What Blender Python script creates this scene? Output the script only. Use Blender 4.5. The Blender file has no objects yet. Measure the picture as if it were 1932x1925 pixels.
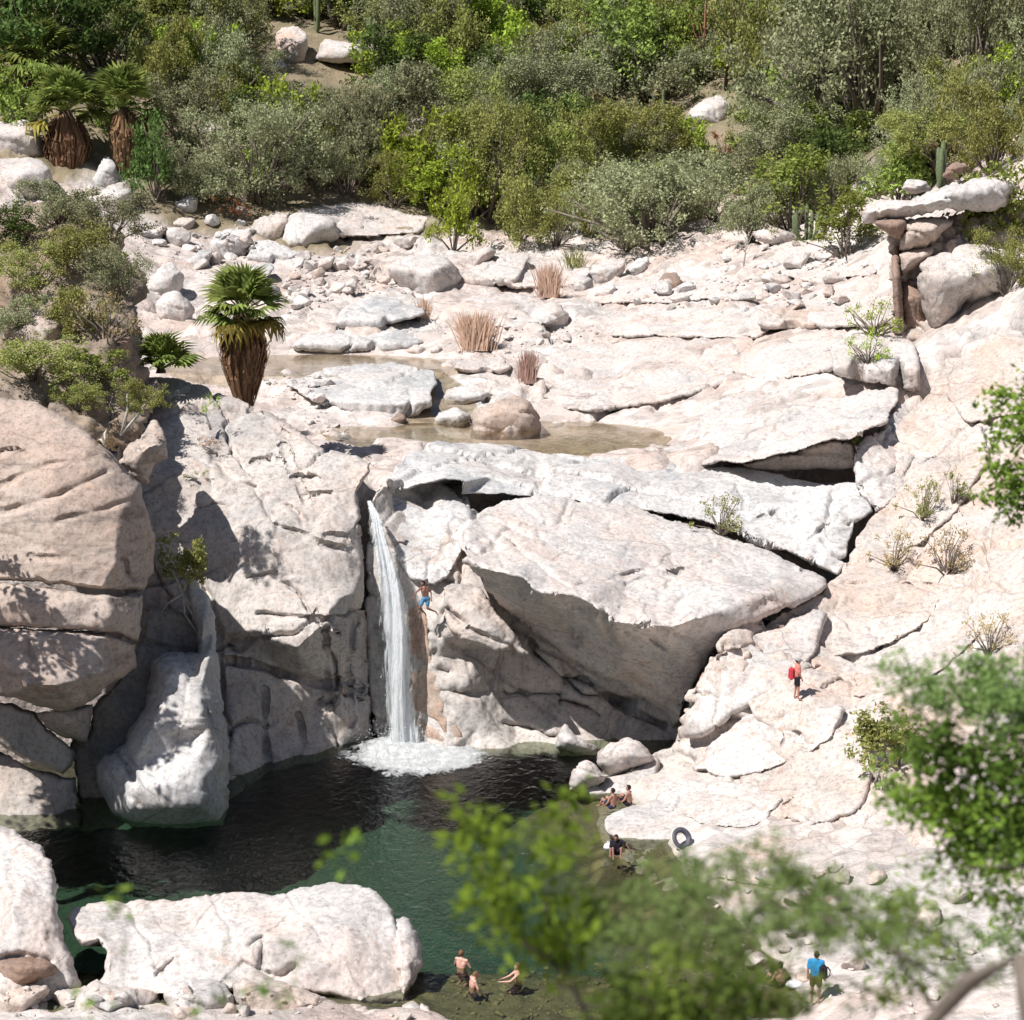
import bpy, bmesh, math, random
import numpy as np
from mathutils import Vector, Matrix, Euler
from mathutils.geometry import delaunay_2d_cdt
from mathutils.bvhtree import BVHTree

SC = bpy.context.scene
COL = SC.collection
R = math.radians
# ------------------------------------------------------------------ camera
F = 3874.0                     # focal length in units of the 1932-wide photo
CAMZ = 26.4
PITCH = R(10.15)
cam_d = bpy.data.cameras.new('camera')
cam_o = bpy.data.objects.new('camera', cam_d)
COL.objects.link(cam_o)
cam_o.location = (0, 0, CAMZ)
cam_o.rotation_euler = (math.pi / 2 - PITCH, 0, 0)
cam_d.sensor_fit = 'HORIZONTAL'
cam_d.sensor_width = 36.0
cam_d.lens = 36.0 * F / 1932.0
cam_d.clip_start = 0.2
cam_d.clip_end = 2000
cam_d.dof.use_dof = True
cam_d.dof.focus_distance = 95.0
cam_d.dof.aperture_fstop = 1.7
SC.camera = cam_o
# ------------------------------------------------------------------ light
SUN_TO = Vector((-0.46, -0.36, 0.81)).normalized()
w = bpy.data.worlds.new('World'); SC.world = w; w.use_nodes = True
nt = w.node_tree; nt.nodes.clear()
sky = nt.nodes.new('ShaderNodeTexSky'); sky.sky_type = 'NISHITA'; sky.sun_disc = False
sky.sun_elevation = math.asin(SUN_TO.z); sky.sun_rotation = math.atan2(SUN_TO.x, SUN_TO.y)
bg = nt.nodes.new('ShaderNodeBackground'); bg.inputs['Strength'].default_value = 0.05
wo = nt.nodes.new('ShaderNodeOutputWorld')
nt.links.new(sky.outputs[0], bg.inputs[0]); nt.links.new(bg.outputs[0], wo.inputs[0])
sun_d = bpy.data.lights.new('sun', 'SUN'); sun_d.energy = 5.0; sun_d.angle = R(0.53); sun_d.color = (1.0, 0.97, 0.935)
sun_o = bpy.data.objects.new('sun', sun_d); COL.objects.link(sun_o)
sun_o.location = (-60, -20, 120)
sun_o.rotation_euler = SUN_TO.to_track_quat('Z', 'Y').to_euler()
SC.view_settings.view_transform = 'Standard'
SC.view_settings.look = 'None'
SC.view_settings.gamma = 1.0
SC.view_settings.exposure = 0.38
SC.view_settings.use_curve_mapping = False
SC.render.engine = 'CYCLES'
try:
    SC.cycles.max_bounces = 5; SC.cycles.diffuse_bounces = 2; SC.cycles.glossy_bounces = 2
    SC.cycles.transmission_bounces = 4; SC.cycles.transparent_max_bounces = 24; SC.cycles.caustics_reflective = False
    SC.cycles.caustics_refractive = False; SC.cycles.use_denoising = True
    SC.cycles.volume_bounces = 0
except Exception:
    pass

# ------------------------------------------------------------------ pixel <-> world (photo measured on a 1932 x 1925 grid)
CP, SP = math.cos(PITCH), math.sin(PITCH)
def rays(x, y):
    """direction with world Y component 1 for arrays of photo positions"""
    u = (np.asarray(x, float) - 966.0) / F
    v = (962.5 - np.asarray(y, float)) / F
    dy = CP + v * SP
    dz = -SP + v * CP
    return u / dy, dz / dy
def P(x, y, Y):
    a, b = rays(x, y)
    return Vector((float(a) * Y, Y, CAMZ + float(b) * Y))
def Yz(x, y, z):
    a, b = rays(x, y)
    return (z - CAMZ) / float(b)
def D2Y(x, y, D):
    return Yz(x, y, D.imag) if isinstance(D, complex) else float(D)
FR = {'A1': (0, 0, .35284), 'A2': (626.4, 0, .35284), 'A3': (1252.8, 0, .35284),
      'B1': (0, 626.4, .35284), 'B2': (626.4, 626.4, .35284), 'B3': (1252.8, 626.4, .35284),
      'C1': (0, 1246.0, .35284), 'C2': (626.4, 1246.0, .35284), 'C3': (1252.8, 1246.0, .35284),
      'D1': (150.9, 679.2, .31364), 'D2': (754.7, 905.6, .31364), 'D3': (226.4, 362.3, .39062), 'D4': (905.6, 415.1, .42969),
      'P': (0, 0, 1.0)}
def Z(fr, pts):
    ox, oy, s = FR[fr]
    return [(ox + p[0] * s, oy + p[1] * s) + tuple(p[2:]) for p in pts]

# ------------------------------------------------------------------ noise (numpy)
def _hash(ix, iy, iz, seed):
    h = (ix.astype(np.int64) * 374761393 + iy.astype(np.int64) * 668265263 + iz.astype(np.int64) * 2147483647 + seed * 974711) & 0xFFFFFFFF
    h = ((h ^ (h >> 13)) * 1274126177) & 0xFFFFFFFF
    h = (h ^ (h >> 16)) & 0xFFFFFFFF
    h = (h * 2246822519) & 0xFFFFFFFF
    h = h ^ (h >> 15)
    return (h & 0xFFFFFF) / float(0xFFFFFF)
def vnoise(p, seed=0):
    i = np.floor(p); f = p - i; i = i.astype(np.int64)
    f = f * f * f * (f * (f * 6 - 15) + 10)
    o = np.zeros(len(p))
    for dx in (0, 1):
        wx = f[:, 0] if dx else 1 - f[:, 0]
        for dy in (0, 1):
            wy = f[:, 1] if dy else 1 - f[:, 1]
            for dz in (0, 1):
                wz = f[:, 2] if dz else 1 - f[:, 2]
                o += wx * wy * wz * _hash(i[:, 0] + dx, i[:, 1] + dy, i[:, 2] + dz, seed)
    return o * 2 - 1
def fbm(p, oct=4, seed=0, gain=.5):
    a, s, t = 1.0, 0, 0
    for k in range(oct):
        s = s + a * vnoise(p * (2 ** k) + 17.3 * k, seed + k); t += a; a *= gain
    return s / t
def worley(p, seed=0):
    """F1, F2, random value of nearest cell"""
    i = np.floor(p).astype(np.int64)
    f1 = np.full(len(p), 9.); f2 = np.full(len(p), 9.); cid = np.zeros(len(p))
    for dx in (-1, 0, 1):
        for dy in (-1, 0, 1):
            for dz in (-1, 0, 1):
                c = i + np.array([dx, dy, dz])
                q = np.stack([_hash(c[:, 0], c[:, 1], c[:, 2], seed + k) for k in (1, 2, 3)], 1) + c
                d = np.sqrt(((q - p) ** 2).sum(1))
                near = d < f1
                f2 = np.where(near, f1, np.minimum(f2, d))
                cid = np.where(near, _hash(c[:, 0], c[:, 1], c[:, 2], seed + 9), cid)
                f1 = np.where(near, d, f1)
    return f1, f2, cid
def sstep(a, b, x):
    t = np.clip((x - a) / (b - a), 0, 1)
    return t * t * (3 - 2 * t)

# ------------------------------------------------------------------ mesh helpers
def new_mesh(name, V, T, smooth=True, mat=None):
    V = np.asarray(V, np.float32); T = np.asarray(T, np.int32)
    me = bpy.data.meshes.new(name)
    n = T.shape[1]
    me.vertices.add(len(V)); me.vertices.foreach_set('co', V.ravel())
    me.loops.add(T.size); me.loops.foreach_set('vertex_index', T.ravel())
    me.polygons.add(len(T))
    me.polygons.foreach_set('loop_start', np.arange(0, T.size, n, dtype=np.int32))
    me.polygons.foreach_set('loop_total', np.full(len(T), n, np.int32))
    if smooth:
        me.polygons.foreach_set('use_smooth', np.ones(len(T), bool))
    me.update(calc_edges=True); me.validate()
    if mat: me.materials.append(mat)
    return me
def link(name, me, parent=None, loc=None):
    o = bpy.data.objects.new(name, me); COL.objects.link(o)
    if parent is not None: o.parent = parent
    if loc is not None: o.location = loc
    return o
def tag(o, label=None, cat=None, group=None, kind=None):
    if label: o['label'] = label
    if cat: o['category'] = cat
    if group: o['group'] = group
    if kind: o['kind'] = kind
    return o
def empty(name, loc=(0, 0, 0), rz=0, sc=1):
    o = bpy.data.objects.new(name, None); COL.objects.link(o)
    o.location = loc; o.rotation_euler = (0, 0, rz); o.scale = (sc, sc, sc); o.empty_display_size = .2
    return o
def pts_in_poly(x, y, poly):
    ins = np.zeros(len(x), bool); n = len(poly)
    for i in range(n):
        x0, y0 = poly[i][:2]; x1, y1 = poly[(i + 1) % n][:2]
        if y0 == y1: continue
        c = (y0 > y) != (y1 > y)
        ins ^= c & (x < (x1 - x0) * (y - y0) / (y1 - y0) + x0)
    return ins
def dist_polyline(x, y, pl, closed=False):
    d = np.full(len(x), 1e9); n = len(pl)
    for i in range(n if closed else n - 1):
        x0, y0 = pl[i][:2]; x1, y1 = pl[(i + 1) % n][:2]
        dx, dy = x1 - x0, y1 - y0; L = dx * dx + dy * dy + 1e-9
        t = np.clip(((x - x0) * dx + (y - y0) * dy) / L, 0, 1)
        d = np.minimum(d, np.hypot(x - x0 - t * dx, y - y0 - t * dy))
    return d
def wiggle(pl, step, amp, seed, closed=False):
    """resample a polyline at the given step and roughen it a little"""
    rng = np.random.RandomState(seed); out = []
    n = len(pl)
    for i in range(n if closed else n - 1):
        a = np.array(pl[i], float); b = np.array(pl[(i + 1) % n], float)
        k = max(1, int(round(np.hypot(*(b - a)[:2]) / step)))
        for j in range(k):
            out.append(a + (b - a) * j / k)
    if not closed: out.append(np.array(pl[-1], float))
    o = np.array(out); m = len(o)
    t = np.arange(m)
    n1 = np.interp(t, np.arange(0, m + 8, 5), rng.randn(len(np.arange(0, m + 8, 5))))
    n2 = rng.randn(m) * .35
    q = np.roll(o, -1, 0)[:, :2] - np.roll(o, 1, 0)[:, :2]
    q /= (np.hypot(q[:, 0], q[:, 1])[:, None] + 1e-9)
    o[:, 0] += -q[:, 1] * (n1 + n2) * amp; o[:, 1] += q[:, 0] * (n1 + n2) * amp
    return o
def cut_corners(pl, r=.22):
    """round the corners of a closed outline once (Chaikin)"""
    out = []
    n = len(pl)
    for i in range(n):
        a = np.array(pl[i], float); b = np.array(pl[(i + 1) % n], float)
        out.append(a + (b - a) * r); out.append(a + (b - a) * (1 - r))
    return out
def tri_interp(cp, x, y):
    """linear interpolation over the Delaunay triangulation of control points (x, y, val); nearest outside"""
    cp = np.asarray(cp, float)
    res = delaunay_2d_cdt([Vector((a, b)) for a, b in cp[:, :2]], [], [], 0, 1e-6)
    vs, fs, orig = res[0], res[2], res[3]
    vv = np.array([[v.x, v.y] for v in vs]); val = np.array([cp[o[0], 2] if o else 0 for o in orig])
    out = np.full(len(x), np.nan)
    for f in fs:
        for k in range(1, len(f) - 1):
            a, b, c = f[0], f[k], f[k + 1]
            A, B, C = vv[a], vv[b], vv[c]
            den = (B[1] - C[1]) * (A[0] - C[0]) + (C[0] - B[0]) * (A[1] - C[1])
            if abs(den) < 1e-9: continue
            l0 = ((B[1] - C[1]) * (x - C[0]) + (C[0] - B[0]) * (y - C[1])) / den
            l1 = ((C[1] - A[1]) * (x - C[0]) + (A[0] - C[0]) * (y - C[1])) / den
            l2 = 1 - l0 - l1
            m = (l0 > -1e-4) & (l1 > -1e-4) & (l2 > -1e-4)
            out[m] = (l0 * val[a] + l1 * val[b] + l2 * val[c])[m]
    bad = np.isnan(out)
    if bad.any():
        xi, yi = x[bad], y[bad]
        d = (xi[:, None] - cp[None, :, 0]) ** 2 + (yi[:, None] - cp[None, :, 1]) ** 2
        out[bad] = cp[d.argmin(1), 2]
    return out
def tri_normals(V, T):
    n = np.cross(V[T[:, 1]] - V[T[:, 0]], V[T[:, 2]] - V[T[:, 0]])
    N = np.zeros_like(V)
    for k in range(3): np.add.at(N, T[:, k], n)
    N /= (np.linalg.norm(N, axis=1)[:, None] + 1e-12)
    return N
def build_rock(outline, depth_fn, step=4.0, rough=1.5, rim=14, rimd=.8, thick=3.0, amp=(.12, .05, .02), freq=.45, cell=(0, 1),
               cracks=(), smooth=3, seed=1, joints=()):
    """a closed stone: outline on the photo grid, front depths from depth_fn(x, y) in metres, real thickness behind.
    returns V, T"""
    bd = wiggle([p[:2] for p in outline], step, rough, seed, True)
    xs = np.arange(bd[:, 0].min() + step * .6, bd[:, 0].max(), step)
    ys = np.arange(bd[:, 1].min() + step * .6, bd[:, 1].max(), step * .87)
    gx, gy = np.meshgrid(xs, ys); gx = gx + (np.arange(len(ys)) % 2)[:, None] * step * .5
    gx, gy = gx.ravel(), gy.ravel()
    rng = np.random.RandomState(seed + 77)
    gx = gx + rng.uniform(-.15, .15, len(gx)) * step; gy = gy + rng.uniform(-.15, .15, len(gy)) * step
    m = pts_in_poly(gx, gy, bd)
    gx, gy = gx[m], gy[m]
    m = dist_polyline(gx, gy, bd, True) > step * .45
    gx, gy = gx[m], gy[m]
    nb = len(bd)
    X = np.concatenate([bd[:, 0], gx]); Yp = np.concatenate([bd[:, 1], gy])
    res = delaunay_2d_cdt([Vector((a, b)) for a, b in zip(X, Yp)], [], [list(range(nb))], 1, 1e-5)
    vv = np.array([[v.x, v.y] for v in res[0]]); orig = res[3]
    T = np.array([f for f in res[2] if len(f) == 3], int)
    X, Yp = vv[:, 0], vv[:, 1]
    isb = np.array([any(k < nb for k in o) if o else False for o in orig])
    D = depth_fn(X, Yp)
    # smoothing over the mesh
    E = np.concatenate([T[:, [0, 1]], T[:, [1, 2]], T[:, [2, 0]]])
    deg = np.zeros(len(X)); np.add.at(deg, E[:, 0], 1); np.add.at(deg, E[:, 1], 1)
    for _ in range(smooth):
        s = np.zeros(len(X)); np.add.at(s, E[:, 0], D[E[:, 1]]); np.add.at(s, E[:, 1], D[E[:, 0]])
        D = .4 * D + .6 * s / np.maximum(deg, 1)
    dist = dist_polyline(X, Yp, bd, True)
    t = np.clip(dist / max(rim, 1e-3), 0, 1)
    D = D + rimd * (1 - np.sqrt(np.clip(1 - (1 - t) ** 2, 0, 1)))
    for pl, wd, dp in cracks:
        q = wiggle([p[:2] for p in pl], 9, 1.5, int(abs(pl[0][0] * 7 + pl[0][1])) % 9999)
        dc = dist_polyline(X, Yp, q)
        L = np.hypot(X - pl[0][0], Yp - pl[0][1])
        D = D + dp * np.exp(-(dc / wd) ** 2) * (0.75 + .35 * np.sin(L * .07))
    a, b = rays(X, Yp)
    V = np.stack([a * D, D, CAMZ + b * D], 1)
    # orient triangles to face the camera
    n = np.cross(V[T[:, 1]] - V[T[:, 0]], V[T[:, 2]] - V[T[:, 0]])
    c = V[T].mean(1) - np.array([0, 0, CAMZ])
    flip = (n * c).sum(1) > 0
    T[flip] = T[flip][:, ::-1]
    N = tri_normals(V, T)
    d = amp[0] * fbm(V * freq, 3, seed)
    if len(amp) > 1: d = d + amp[1] * fbm(V * freq * 4, 3, seed + 5)
    if len(amp) > 2: d = d + amp[2] * fbm(V * freq * 14, 2, seed + 9)
    if cell[0] > 0:
        q = V / cell[1] + .35 * np.stack([fbm(V / cell[1] * .8, 2, seed + 20 + k) for k in range(3)], 1)
        f1, f2, cid = worley(q, seed + 3)
        d = d + cell[0] * ((cid - .5) * 1.2 - .9 * np.exp(-((f2 - f1) / .07) ** 2))
    for (nx, ny, nz, sp, stp, gd, gw) in joints:      # sets of parallel joints: small steps and open cracks
        q = (V @ np.array([nx, ny, nz])) / sp + .30 * fbm(V * .25, 3, seed + 60) + .05 * fbm(V * 1.5, 2, seed + 61)
        c = np.floor(q); fq = q - c
        hh = _hash(c.astype(np.int64), 0 * c.astype(np.int64), 0 * c.astype(np.int64), seed + 4)
        h2 = _hash(c.astype(np.int64) + (fq > .5), 0 * c.astype(np.int64) + 3, 0 * c.astype(np.int64), seed + 4)
        fade = sstep(-.25, .25, fbm(V * .22, 2, seed + 63) + .25)
        d = d + (hh - .5) * stp - gd * fade * (.3 + .9 * h2) * np.exp(-(np.minimum(fq, 1 - fq) * sp / gw) ** 2)
    V = V + N * d[:, None]
    # boundary loop, in order, extruded away from the viewer into a closed back
    bl = [i for i in range(len(X)) if isb[i]]
    key = {}
    for i in bl:
        for k in orig[i]:
            if k < nb: key[k] = i
    loop = [key[k] for k in range(nb) if k in key]
    lo = []
    for i in loop:
        if not lo or lo[-1] != i: lo.append(i)
    loop = lo
    L = V[loop]; cen = L.mean(0)
    away = cen - np.array([0, 0, CAMZ]); away /= np.linalg.norm(away)
    dirs = L - np.array([0, 0, CAMZ]); dirs /= np.linalg.norm(dirs, axis=1)[:, None]
    rings = [L]
    for fr, shr in ((.35, .985), (.75, .93), (1.0, .75)):
        flat = cen + (L - cen)
        q = flat + dirs * thick * fr
        c2 = q.mean(0)
        q = c2 + (q - c2) * shr
        rings.append(q)
    VV = [V]; TT = [T]; base = len(V); prev = np.array(loop); m = len(loop)
    for q in rings[1:]:
        idx = np.arange(base, base + m); base += m; VV.append(q)
        a0, a1 = prev, np.roll(prev, -1); b0, b1 = idx, np.roll(idx, -1)
        TT.append(np.stack([a0, b0, a1], 1)); TT.append(np.stack([a1, b0, b1], 1)); prev = idx
    VV.append(rings[-1].mean(0)[None] + away * thick * .1)
    TT.append(np.stack([prev, np.full(m, base), np.roll(prev, -1)], 1))
    V = np.concatenate(VV); T = np.concatenate(TT)
    # make sure the sides face outwards
    nb_t = len(T) - len(TT[0])
    side = np.arange(len(TT[0]), len(T))
    n = np.cross(V[T[side, 1]] - V[T[side, 0]], V[T[side, 2]] - V[T[side, 0]])
    c = V[T[side]].mean(1) - (cen + away * thick * .4)
    if ((n * c).sum(1) < 0).mean() > .5:
        T[side] = T[side][:, ::-1]
    return V, T
SOLIDS = []      # (V, T) of everything one can stand on, for ray tests
def rock(name, outline, pts=(), mat=None, label=None, cat='boulder', group=None, kind=None, **kw):
    cp = [(p[0], p[1], D2Y(*p[:3])) for p in list(outline) + list(pts)]
    fn = lambda x, y: tri_interp(cp, x, y)
    V, T = build_rock(outline, fn, **kw)
    me = new_mesh(name, V, T, True, mat)
    o = link(name, me); SOLIDS.append((V, T))
    if kind: tag(o, None, None, None, kind)
    if label: tag(o, label, cat, group)
    return o
# ------------------------------------------------------------------ materials
def mat_new(name):
    m = bpy.data.materials.new(name); m.use_nodes = True
    n = m.node_tree; n.nodes.clear()
    return m, n, n.nodes, n.links
class NB:
    """small node builder"""
    def __init__(s, name):
        s.m, s.t, s.n, s.l = mat_new(name)
        s.out = s.n.new('ShaderNodeOutputMaterial')
    def node(s, typ, **kw):
        q = s.n.new(typ)
        for k, v in kw.items():
            if k.startswith('i_'):
                key = k[2:]
                key = int(key) if key.isdigit() else key.replace('_', ' ')
                if hasattr(v, 'is_output') or isinstance(v, bpy.types.NodeSocket): s.l.new(v, q.inputs[key])
                else: q.inputs[key].default_value = v
            else: setattr(q, k, v)
        return q
    def pos(s, scale=(1, 1, 1), rot=(0, 0, 0), obj=False):
        if obj: v = s.node('ShaderNodeTexCoord').outputs['Object']
        else: v = s.node('ShaderNodeNewGeometry').outputs['Position']
        return s.node('ShaderNodeMapping', i_Vector=v, i_Scale=scale, i_Rotation=rot).outputs[0]
    def noise(s, vec, scale, detail=4, rough=.55, dist=0):
        return s.node('ShaderNodeTexNoise', i_Vector=vec, i_Scale=scale, i_Detail=detail, i_Roughness=rough, i_Distortion=dist).outputs[0]
    def ramp(s, fac, stops):
        r = s.node('ShaderNodeValToRGB', i_Fac=fac); e = r.color_ramp.elements
        while len(e) < len(stops): e.new(.5)
        for q, (p, c) in zip(e, stops):
            q.position = p; q.color = (c, c, c, 1) if isinstance(c, (int, float)) else (*c, 1)
        return r.outputs[0]
    def mix(s, fac, a, b, blend='MIX'):
        q = s.node('ShaderNodeMix', data_type='RGBA', blend_type=blend)
        for key, v in ((0, fac), (6, a), (7, b)):
            if isinstance(v, bpy.types.NodeSocket): s.l.new(v, q.inputs[key])
            elif isinstance(v, (int, float)): q.inputs[key].default_value = v
            else: q.inputs[key].default_value = (*v, 1)
        return q.outputs[2]
    def math(s, op, a, b=0.0):
        q = s.node('ShaderNodeMath', operation=op)
        for k, v in ((0, a), (1, b)):
            if isinstance(v, bpy.types.NodeSocket): s.l.new(v, q.inputs[k])
            else: q.inputs[k].default_value = v
        return q.outputs[0]
    def surf(s, sh): s.l.new(sh, s.out.inputs['Surface'])
def granite(name, base, tint, grey, tint_amt=.5, grey_amt=.5, stain=0.0, streak=0.0, bump=.5, scale=1.0, rough=.85, speck=.13, crack=.55, sdir=None):
    b = NB(name)
    p = b.pos()
    n1 = b.noise(p, .22 * scale, 3, .6, .6)
    col = b.mix(b.math('MULTIPLY', b.ramp(n1, [(.40, 0), (.66, 1)]), tint_amt), base, tint)
    n2 = b.noise(b.pos((1, 1, .6), (0, .5, .3)), .33 * scale, 4, .65, .4)
    col = b.mix(b.math('MULTIPLY', b.ramp(n2, [(.47, 0), (.66, 1)]), grey_amt), col, grey)
    # rusty iron stains in small patches
    n3 = b.noise(b.pos((1, 1, .5)), .8 * scale, 3, .7, 1.2)
    col = b.mix(b.math('MULTIPLY', b.ramp(n3, [(.60, 0), (.74, 1)]), stain), col, (.46, .26, .17))
    if streak > 0:      # rain streaks and flow banding
        sc, ro = sdir or ((2.2, 2.2, .16), (0, .12, 0))
        n4 = b.noise(b.pos(sc, ro), .9, 4, .68, .3)
        col = b.mix(b.math('MULTIPLY', b.ramp(n4, [(.52, 0), (.70, 1)]), streak), col, (.20, .165, .145))
    # feldspar / mica grain
    g = b.noise(p, 5.0, 3, .85)
    col = b.mix(1.0, col, b.ramp(g, [(.34, 1 - speck * 2.6), (.5, 1.0), (.68, 1 + speck * .8)]), 'MULTIPLY')
    # dark lichen specks
    n5 = b.noise(p, 2.2, 5, .82)
    col = b.mix(b.math('MULTIPLY', b.ramp(n5, [(.57, 0), (.66, 1)]), .55), col, (.17, .15, .14))
    if crack > 0:       # hairline joints with dirt in them
        wv = b.node('ShaderNodeVectorMath', operation='ADD', i_0=b.pos((1, .7, 2.0), (.2, .5, .3)), i_1=b.node('ShaderNodeVectorMath', operation='SCALE', i_0=b.node('ShaderNodeTexNoise', i_Vector=p, i_Scale=.35, i_Detail=3.0).outputs[1], i_Scale=2.4).outputs[0]).outputs[0]
        vo = b.node('ShaderNodeTexVoronoi', i_Vector=wv, i_Scale=.13 * scale, feature='DISTANCE_TO_EDGE').outputs['Distance']
        cr = b.math('MULTIPLY', b.ramp(vo, [(.0, 1), (.009, 0)]), b.ramp(n1, [(.45, 0), (.55, 1)]))
        col = b.mix(b.math('MULTIPLY', cr, crack), col, (.13, .11, .10))
    h = b.noise(p, .9, 7, .7)
    bp = b.node('ShaderNodeBump', i_Height=h, i_Strength=bump * .6, i_Distance=.30)
    s = b.node('ShaderNodeBsdfPrincipled', i_Base_Color=col, i_Roughness=rough, i_Normal=bp.outputs[0])
    s.inputs['Specular IOR Level'].default_value = .25
    b.surf(s.outputs[0]); return b.m
M_WHITE = granite('granite_white', (.58, .545, .52), (.56, .43, .37), (.37, .36, .355), .55, .65, .5, .35, .4)
M_GREY = granite('granite_polished', (.57, .555, .545), (.55, .47, .42), (.33, .335, .34), .4, .8, .3, .45, .4)
M_PINK = granite('granite_pink', (.57, .515, .475), (.53, .38, .30), (.41, .39, .375), .75, .6, .7, .35, .8, 1.2, .85, .13)
M_TAN = granite('granite_weathered', (.49, .41, .36), (.41, .295, .235), (.33, .305, .285), .6, .55, .4, .85, .6, 1.0, .85, .14, .4, ((.28, .5, 1.9), (0, .28, 0)))
M_CLIFF = granite('granite_cliff', (.55, .505, .47), (.51, .395, .335), (.33, .32, .315), .55, .7, .45, .55, .55)
M_WALL = granite('granite_dark_wall', (.45, .42, .39), (.42, .31, .245), (.28, .27, .265), .55, .7, .45, .6, .6)  # darker, greyer granite than the cliff's, for low blocks and gully wall
M_BED = granite('granite_riverbed', (.60, .555, .525), (.57, .44, .38), (.42, .41, .40), .6, .6, .45, .2, 1.0, 1.5)
M_BROWN = granite('granite_brown', (.30, .21, .165), (.24, .16, .12), (.25, .225, .21), .7, .5, .4, .3, .8)
M_SPUR = granite('granite_brown_bank', (.33, .26, .20), (.24, .165, .115), (.24, .21, .185), .7, .6, .4, .4, .8)
M_ALGAE = granite('granite_algae_covered', (.34, .29, .16), (.42, .33, .17), (.16, .17, .10), .7, .7, .3, 0, .6, 3.0)
M_RUST = granite('granite_rust_stained', (.47, .36, .29), (.40, .235, .165), (.40, .36, .32), .8, .5, .8, .4, .6, 2.5)

def ground_material():
    b = NB('ground_soil_and_sand')
    p = b.pos()
    n1 = b.noise(p, .12, 6, .65, .5)
    bed = b.mix(b.ramp(n1, [(.38, 0), (.62, 1)]), (.60, .555, .525), (.58, .465, .41))
    g = b.noise(p, 1.1, 6, .75)
    bed = b.mix(1, bed, b.ramp(g, [(.3, .55), (.5, 1.0), (.7, 1.12)]), 'MULTIPLY')
    wp = b.node('ShaderNodeVectorMath', operation='ADD', i_0=p, i_1=b.node('ShaderNodeVectorMath', operation='SCALE', i_0=b.node('ShaderNodeTexNoise', i_Vector=p, i_Scale=.6, i_Detail=3.0).outputs[1], i_Scale=1.1).outputs[0]).outputs[0]
    vc = b.node('ShaderNodeTexVoronoi', i_Vector=wp, i_Scale=.75); ve = b.node('ShaderNodeTexVoronoi', i_Vector=wp, i_Scale=.75, feature='DISTANCE_TO_EDGE').outputs['Distance']
    bed = b.mix(1, bed, b.ramp(b.node('ShaderNodeSeparateXYZ', i_Vector=vc.outputs['Color']).outputs[0], [(0, .78), (.5, 1.0), (1, 1.12)]), 'MULTIPLY')
    gap = b.math('MULTIPLY', b.ramp(ve, [(.0, 1), (.05, 0)]), b.ramp(b.noise(p, .2, 3), [(.4, 0), (.55, 1)]))
    bed = b.mix(b.math('MULTIPLY', gap, .4), bed, (.20, .165, .14))
    soil = b.mix(b.ramp(b.noise(p, .35, 6, .7), [(.35, 0), (.65, 1)]), (.30, .235, .16), (.17, .15, .09))
    # hill starts beyond about y = 186 m, left bank at x < -30 ; wobbly border
    sp = b.node('ShaderNodeSeparateXYZ', i_Vector=b.node('ShaderNodeNewGeometry').outputs['Position'])
    wob = b.math('MULTIPLY', b.math('SUBTRACT', b.noise(p, .09, 3), .5), 46.0)
    rx = b.math('MULTIPLY', b.math('MAXIMUM', b.math('SUBTRACT', sp.outputs[0], 24.0), 0.0), 3.0)
    hill = b.node('ShaderNodeMapRange', i_Value=b.math('ADD', b.math('ADD', sp.outputs[1], rx), wob), i_1=182.0, i_2=190.0).outputs[0]
    col = b.mix(hill, bed, soil)
    # pool floor: sand and algae covered cobbles below the water line
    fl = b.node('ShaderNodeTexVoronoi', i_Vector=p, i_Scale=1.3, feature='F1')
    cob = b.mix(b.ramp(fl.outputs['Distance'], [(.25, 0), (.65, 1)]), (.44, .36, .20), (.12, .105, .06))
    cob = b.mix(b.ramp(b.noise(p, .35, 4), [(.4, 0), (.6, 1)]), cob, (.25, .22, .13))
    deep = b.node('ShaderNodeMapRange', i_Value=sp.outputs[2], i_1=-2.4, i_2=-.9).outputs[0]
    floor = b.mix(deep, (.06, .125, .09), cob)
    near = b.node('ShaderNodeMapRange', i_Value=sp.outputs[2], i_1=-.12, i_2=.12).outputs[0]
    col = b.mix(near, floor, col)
    h = b.noise(p, .9, 7, .7)
    bp = b.node('ShaderNodeBump', i_Height=h, i_Strength=.8, i_Distance=.4)
    s = b.node('ShaderNodeBsdfPrincipled', i_Base_Color=col, i_Roughness=.9, i_Normal=bp.outputs[0])
    s.inputs['Specular IOR Level'].default_value = .2
    b.surf(s.outputs[0]); return b.m
M_GROUND = ground_material()

def water_material(name, tint, bump=.35, sc=2.6, dens=.35):
    b = NB(name)
    p = b.pos((1, .55, 1))
    n = b.math('ADD', b.noise(p, sc, 3, .55, .6), b.math('MULTIPLY', b.noise(p, sc * 3.3, 2, .5), .3))
    bp = b.node('ShaderNodeBump', i_Height=n, i_Strength=bump, i_Distance=.22)
    fr = b.node('ShaderNodeFresnel', i_IOR=1.33, i_Normal=bp.outputs[0])
    tr = b.node('ShaderNodeBsdfTransparent', i_Color=(*tint, 1))
    gl = b.node('ShaderNodeBsdfGlossy', i_Roughness=.04, i_Normal=bp.outputs[0])
    mx = b.node('ShaderNodeMixShader', i_0=fr.outputs[0], i_1=tr.outputs[0], i_2=gl.outputs[0])
    b.surf(mx.outputs[0])
    return b.m
M_POOL = water_material('pool_water', (.60, .64, .55))
M_BROOK = water_material('brook_water', (.80, .76, .66), .10, 1.6)
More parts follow.
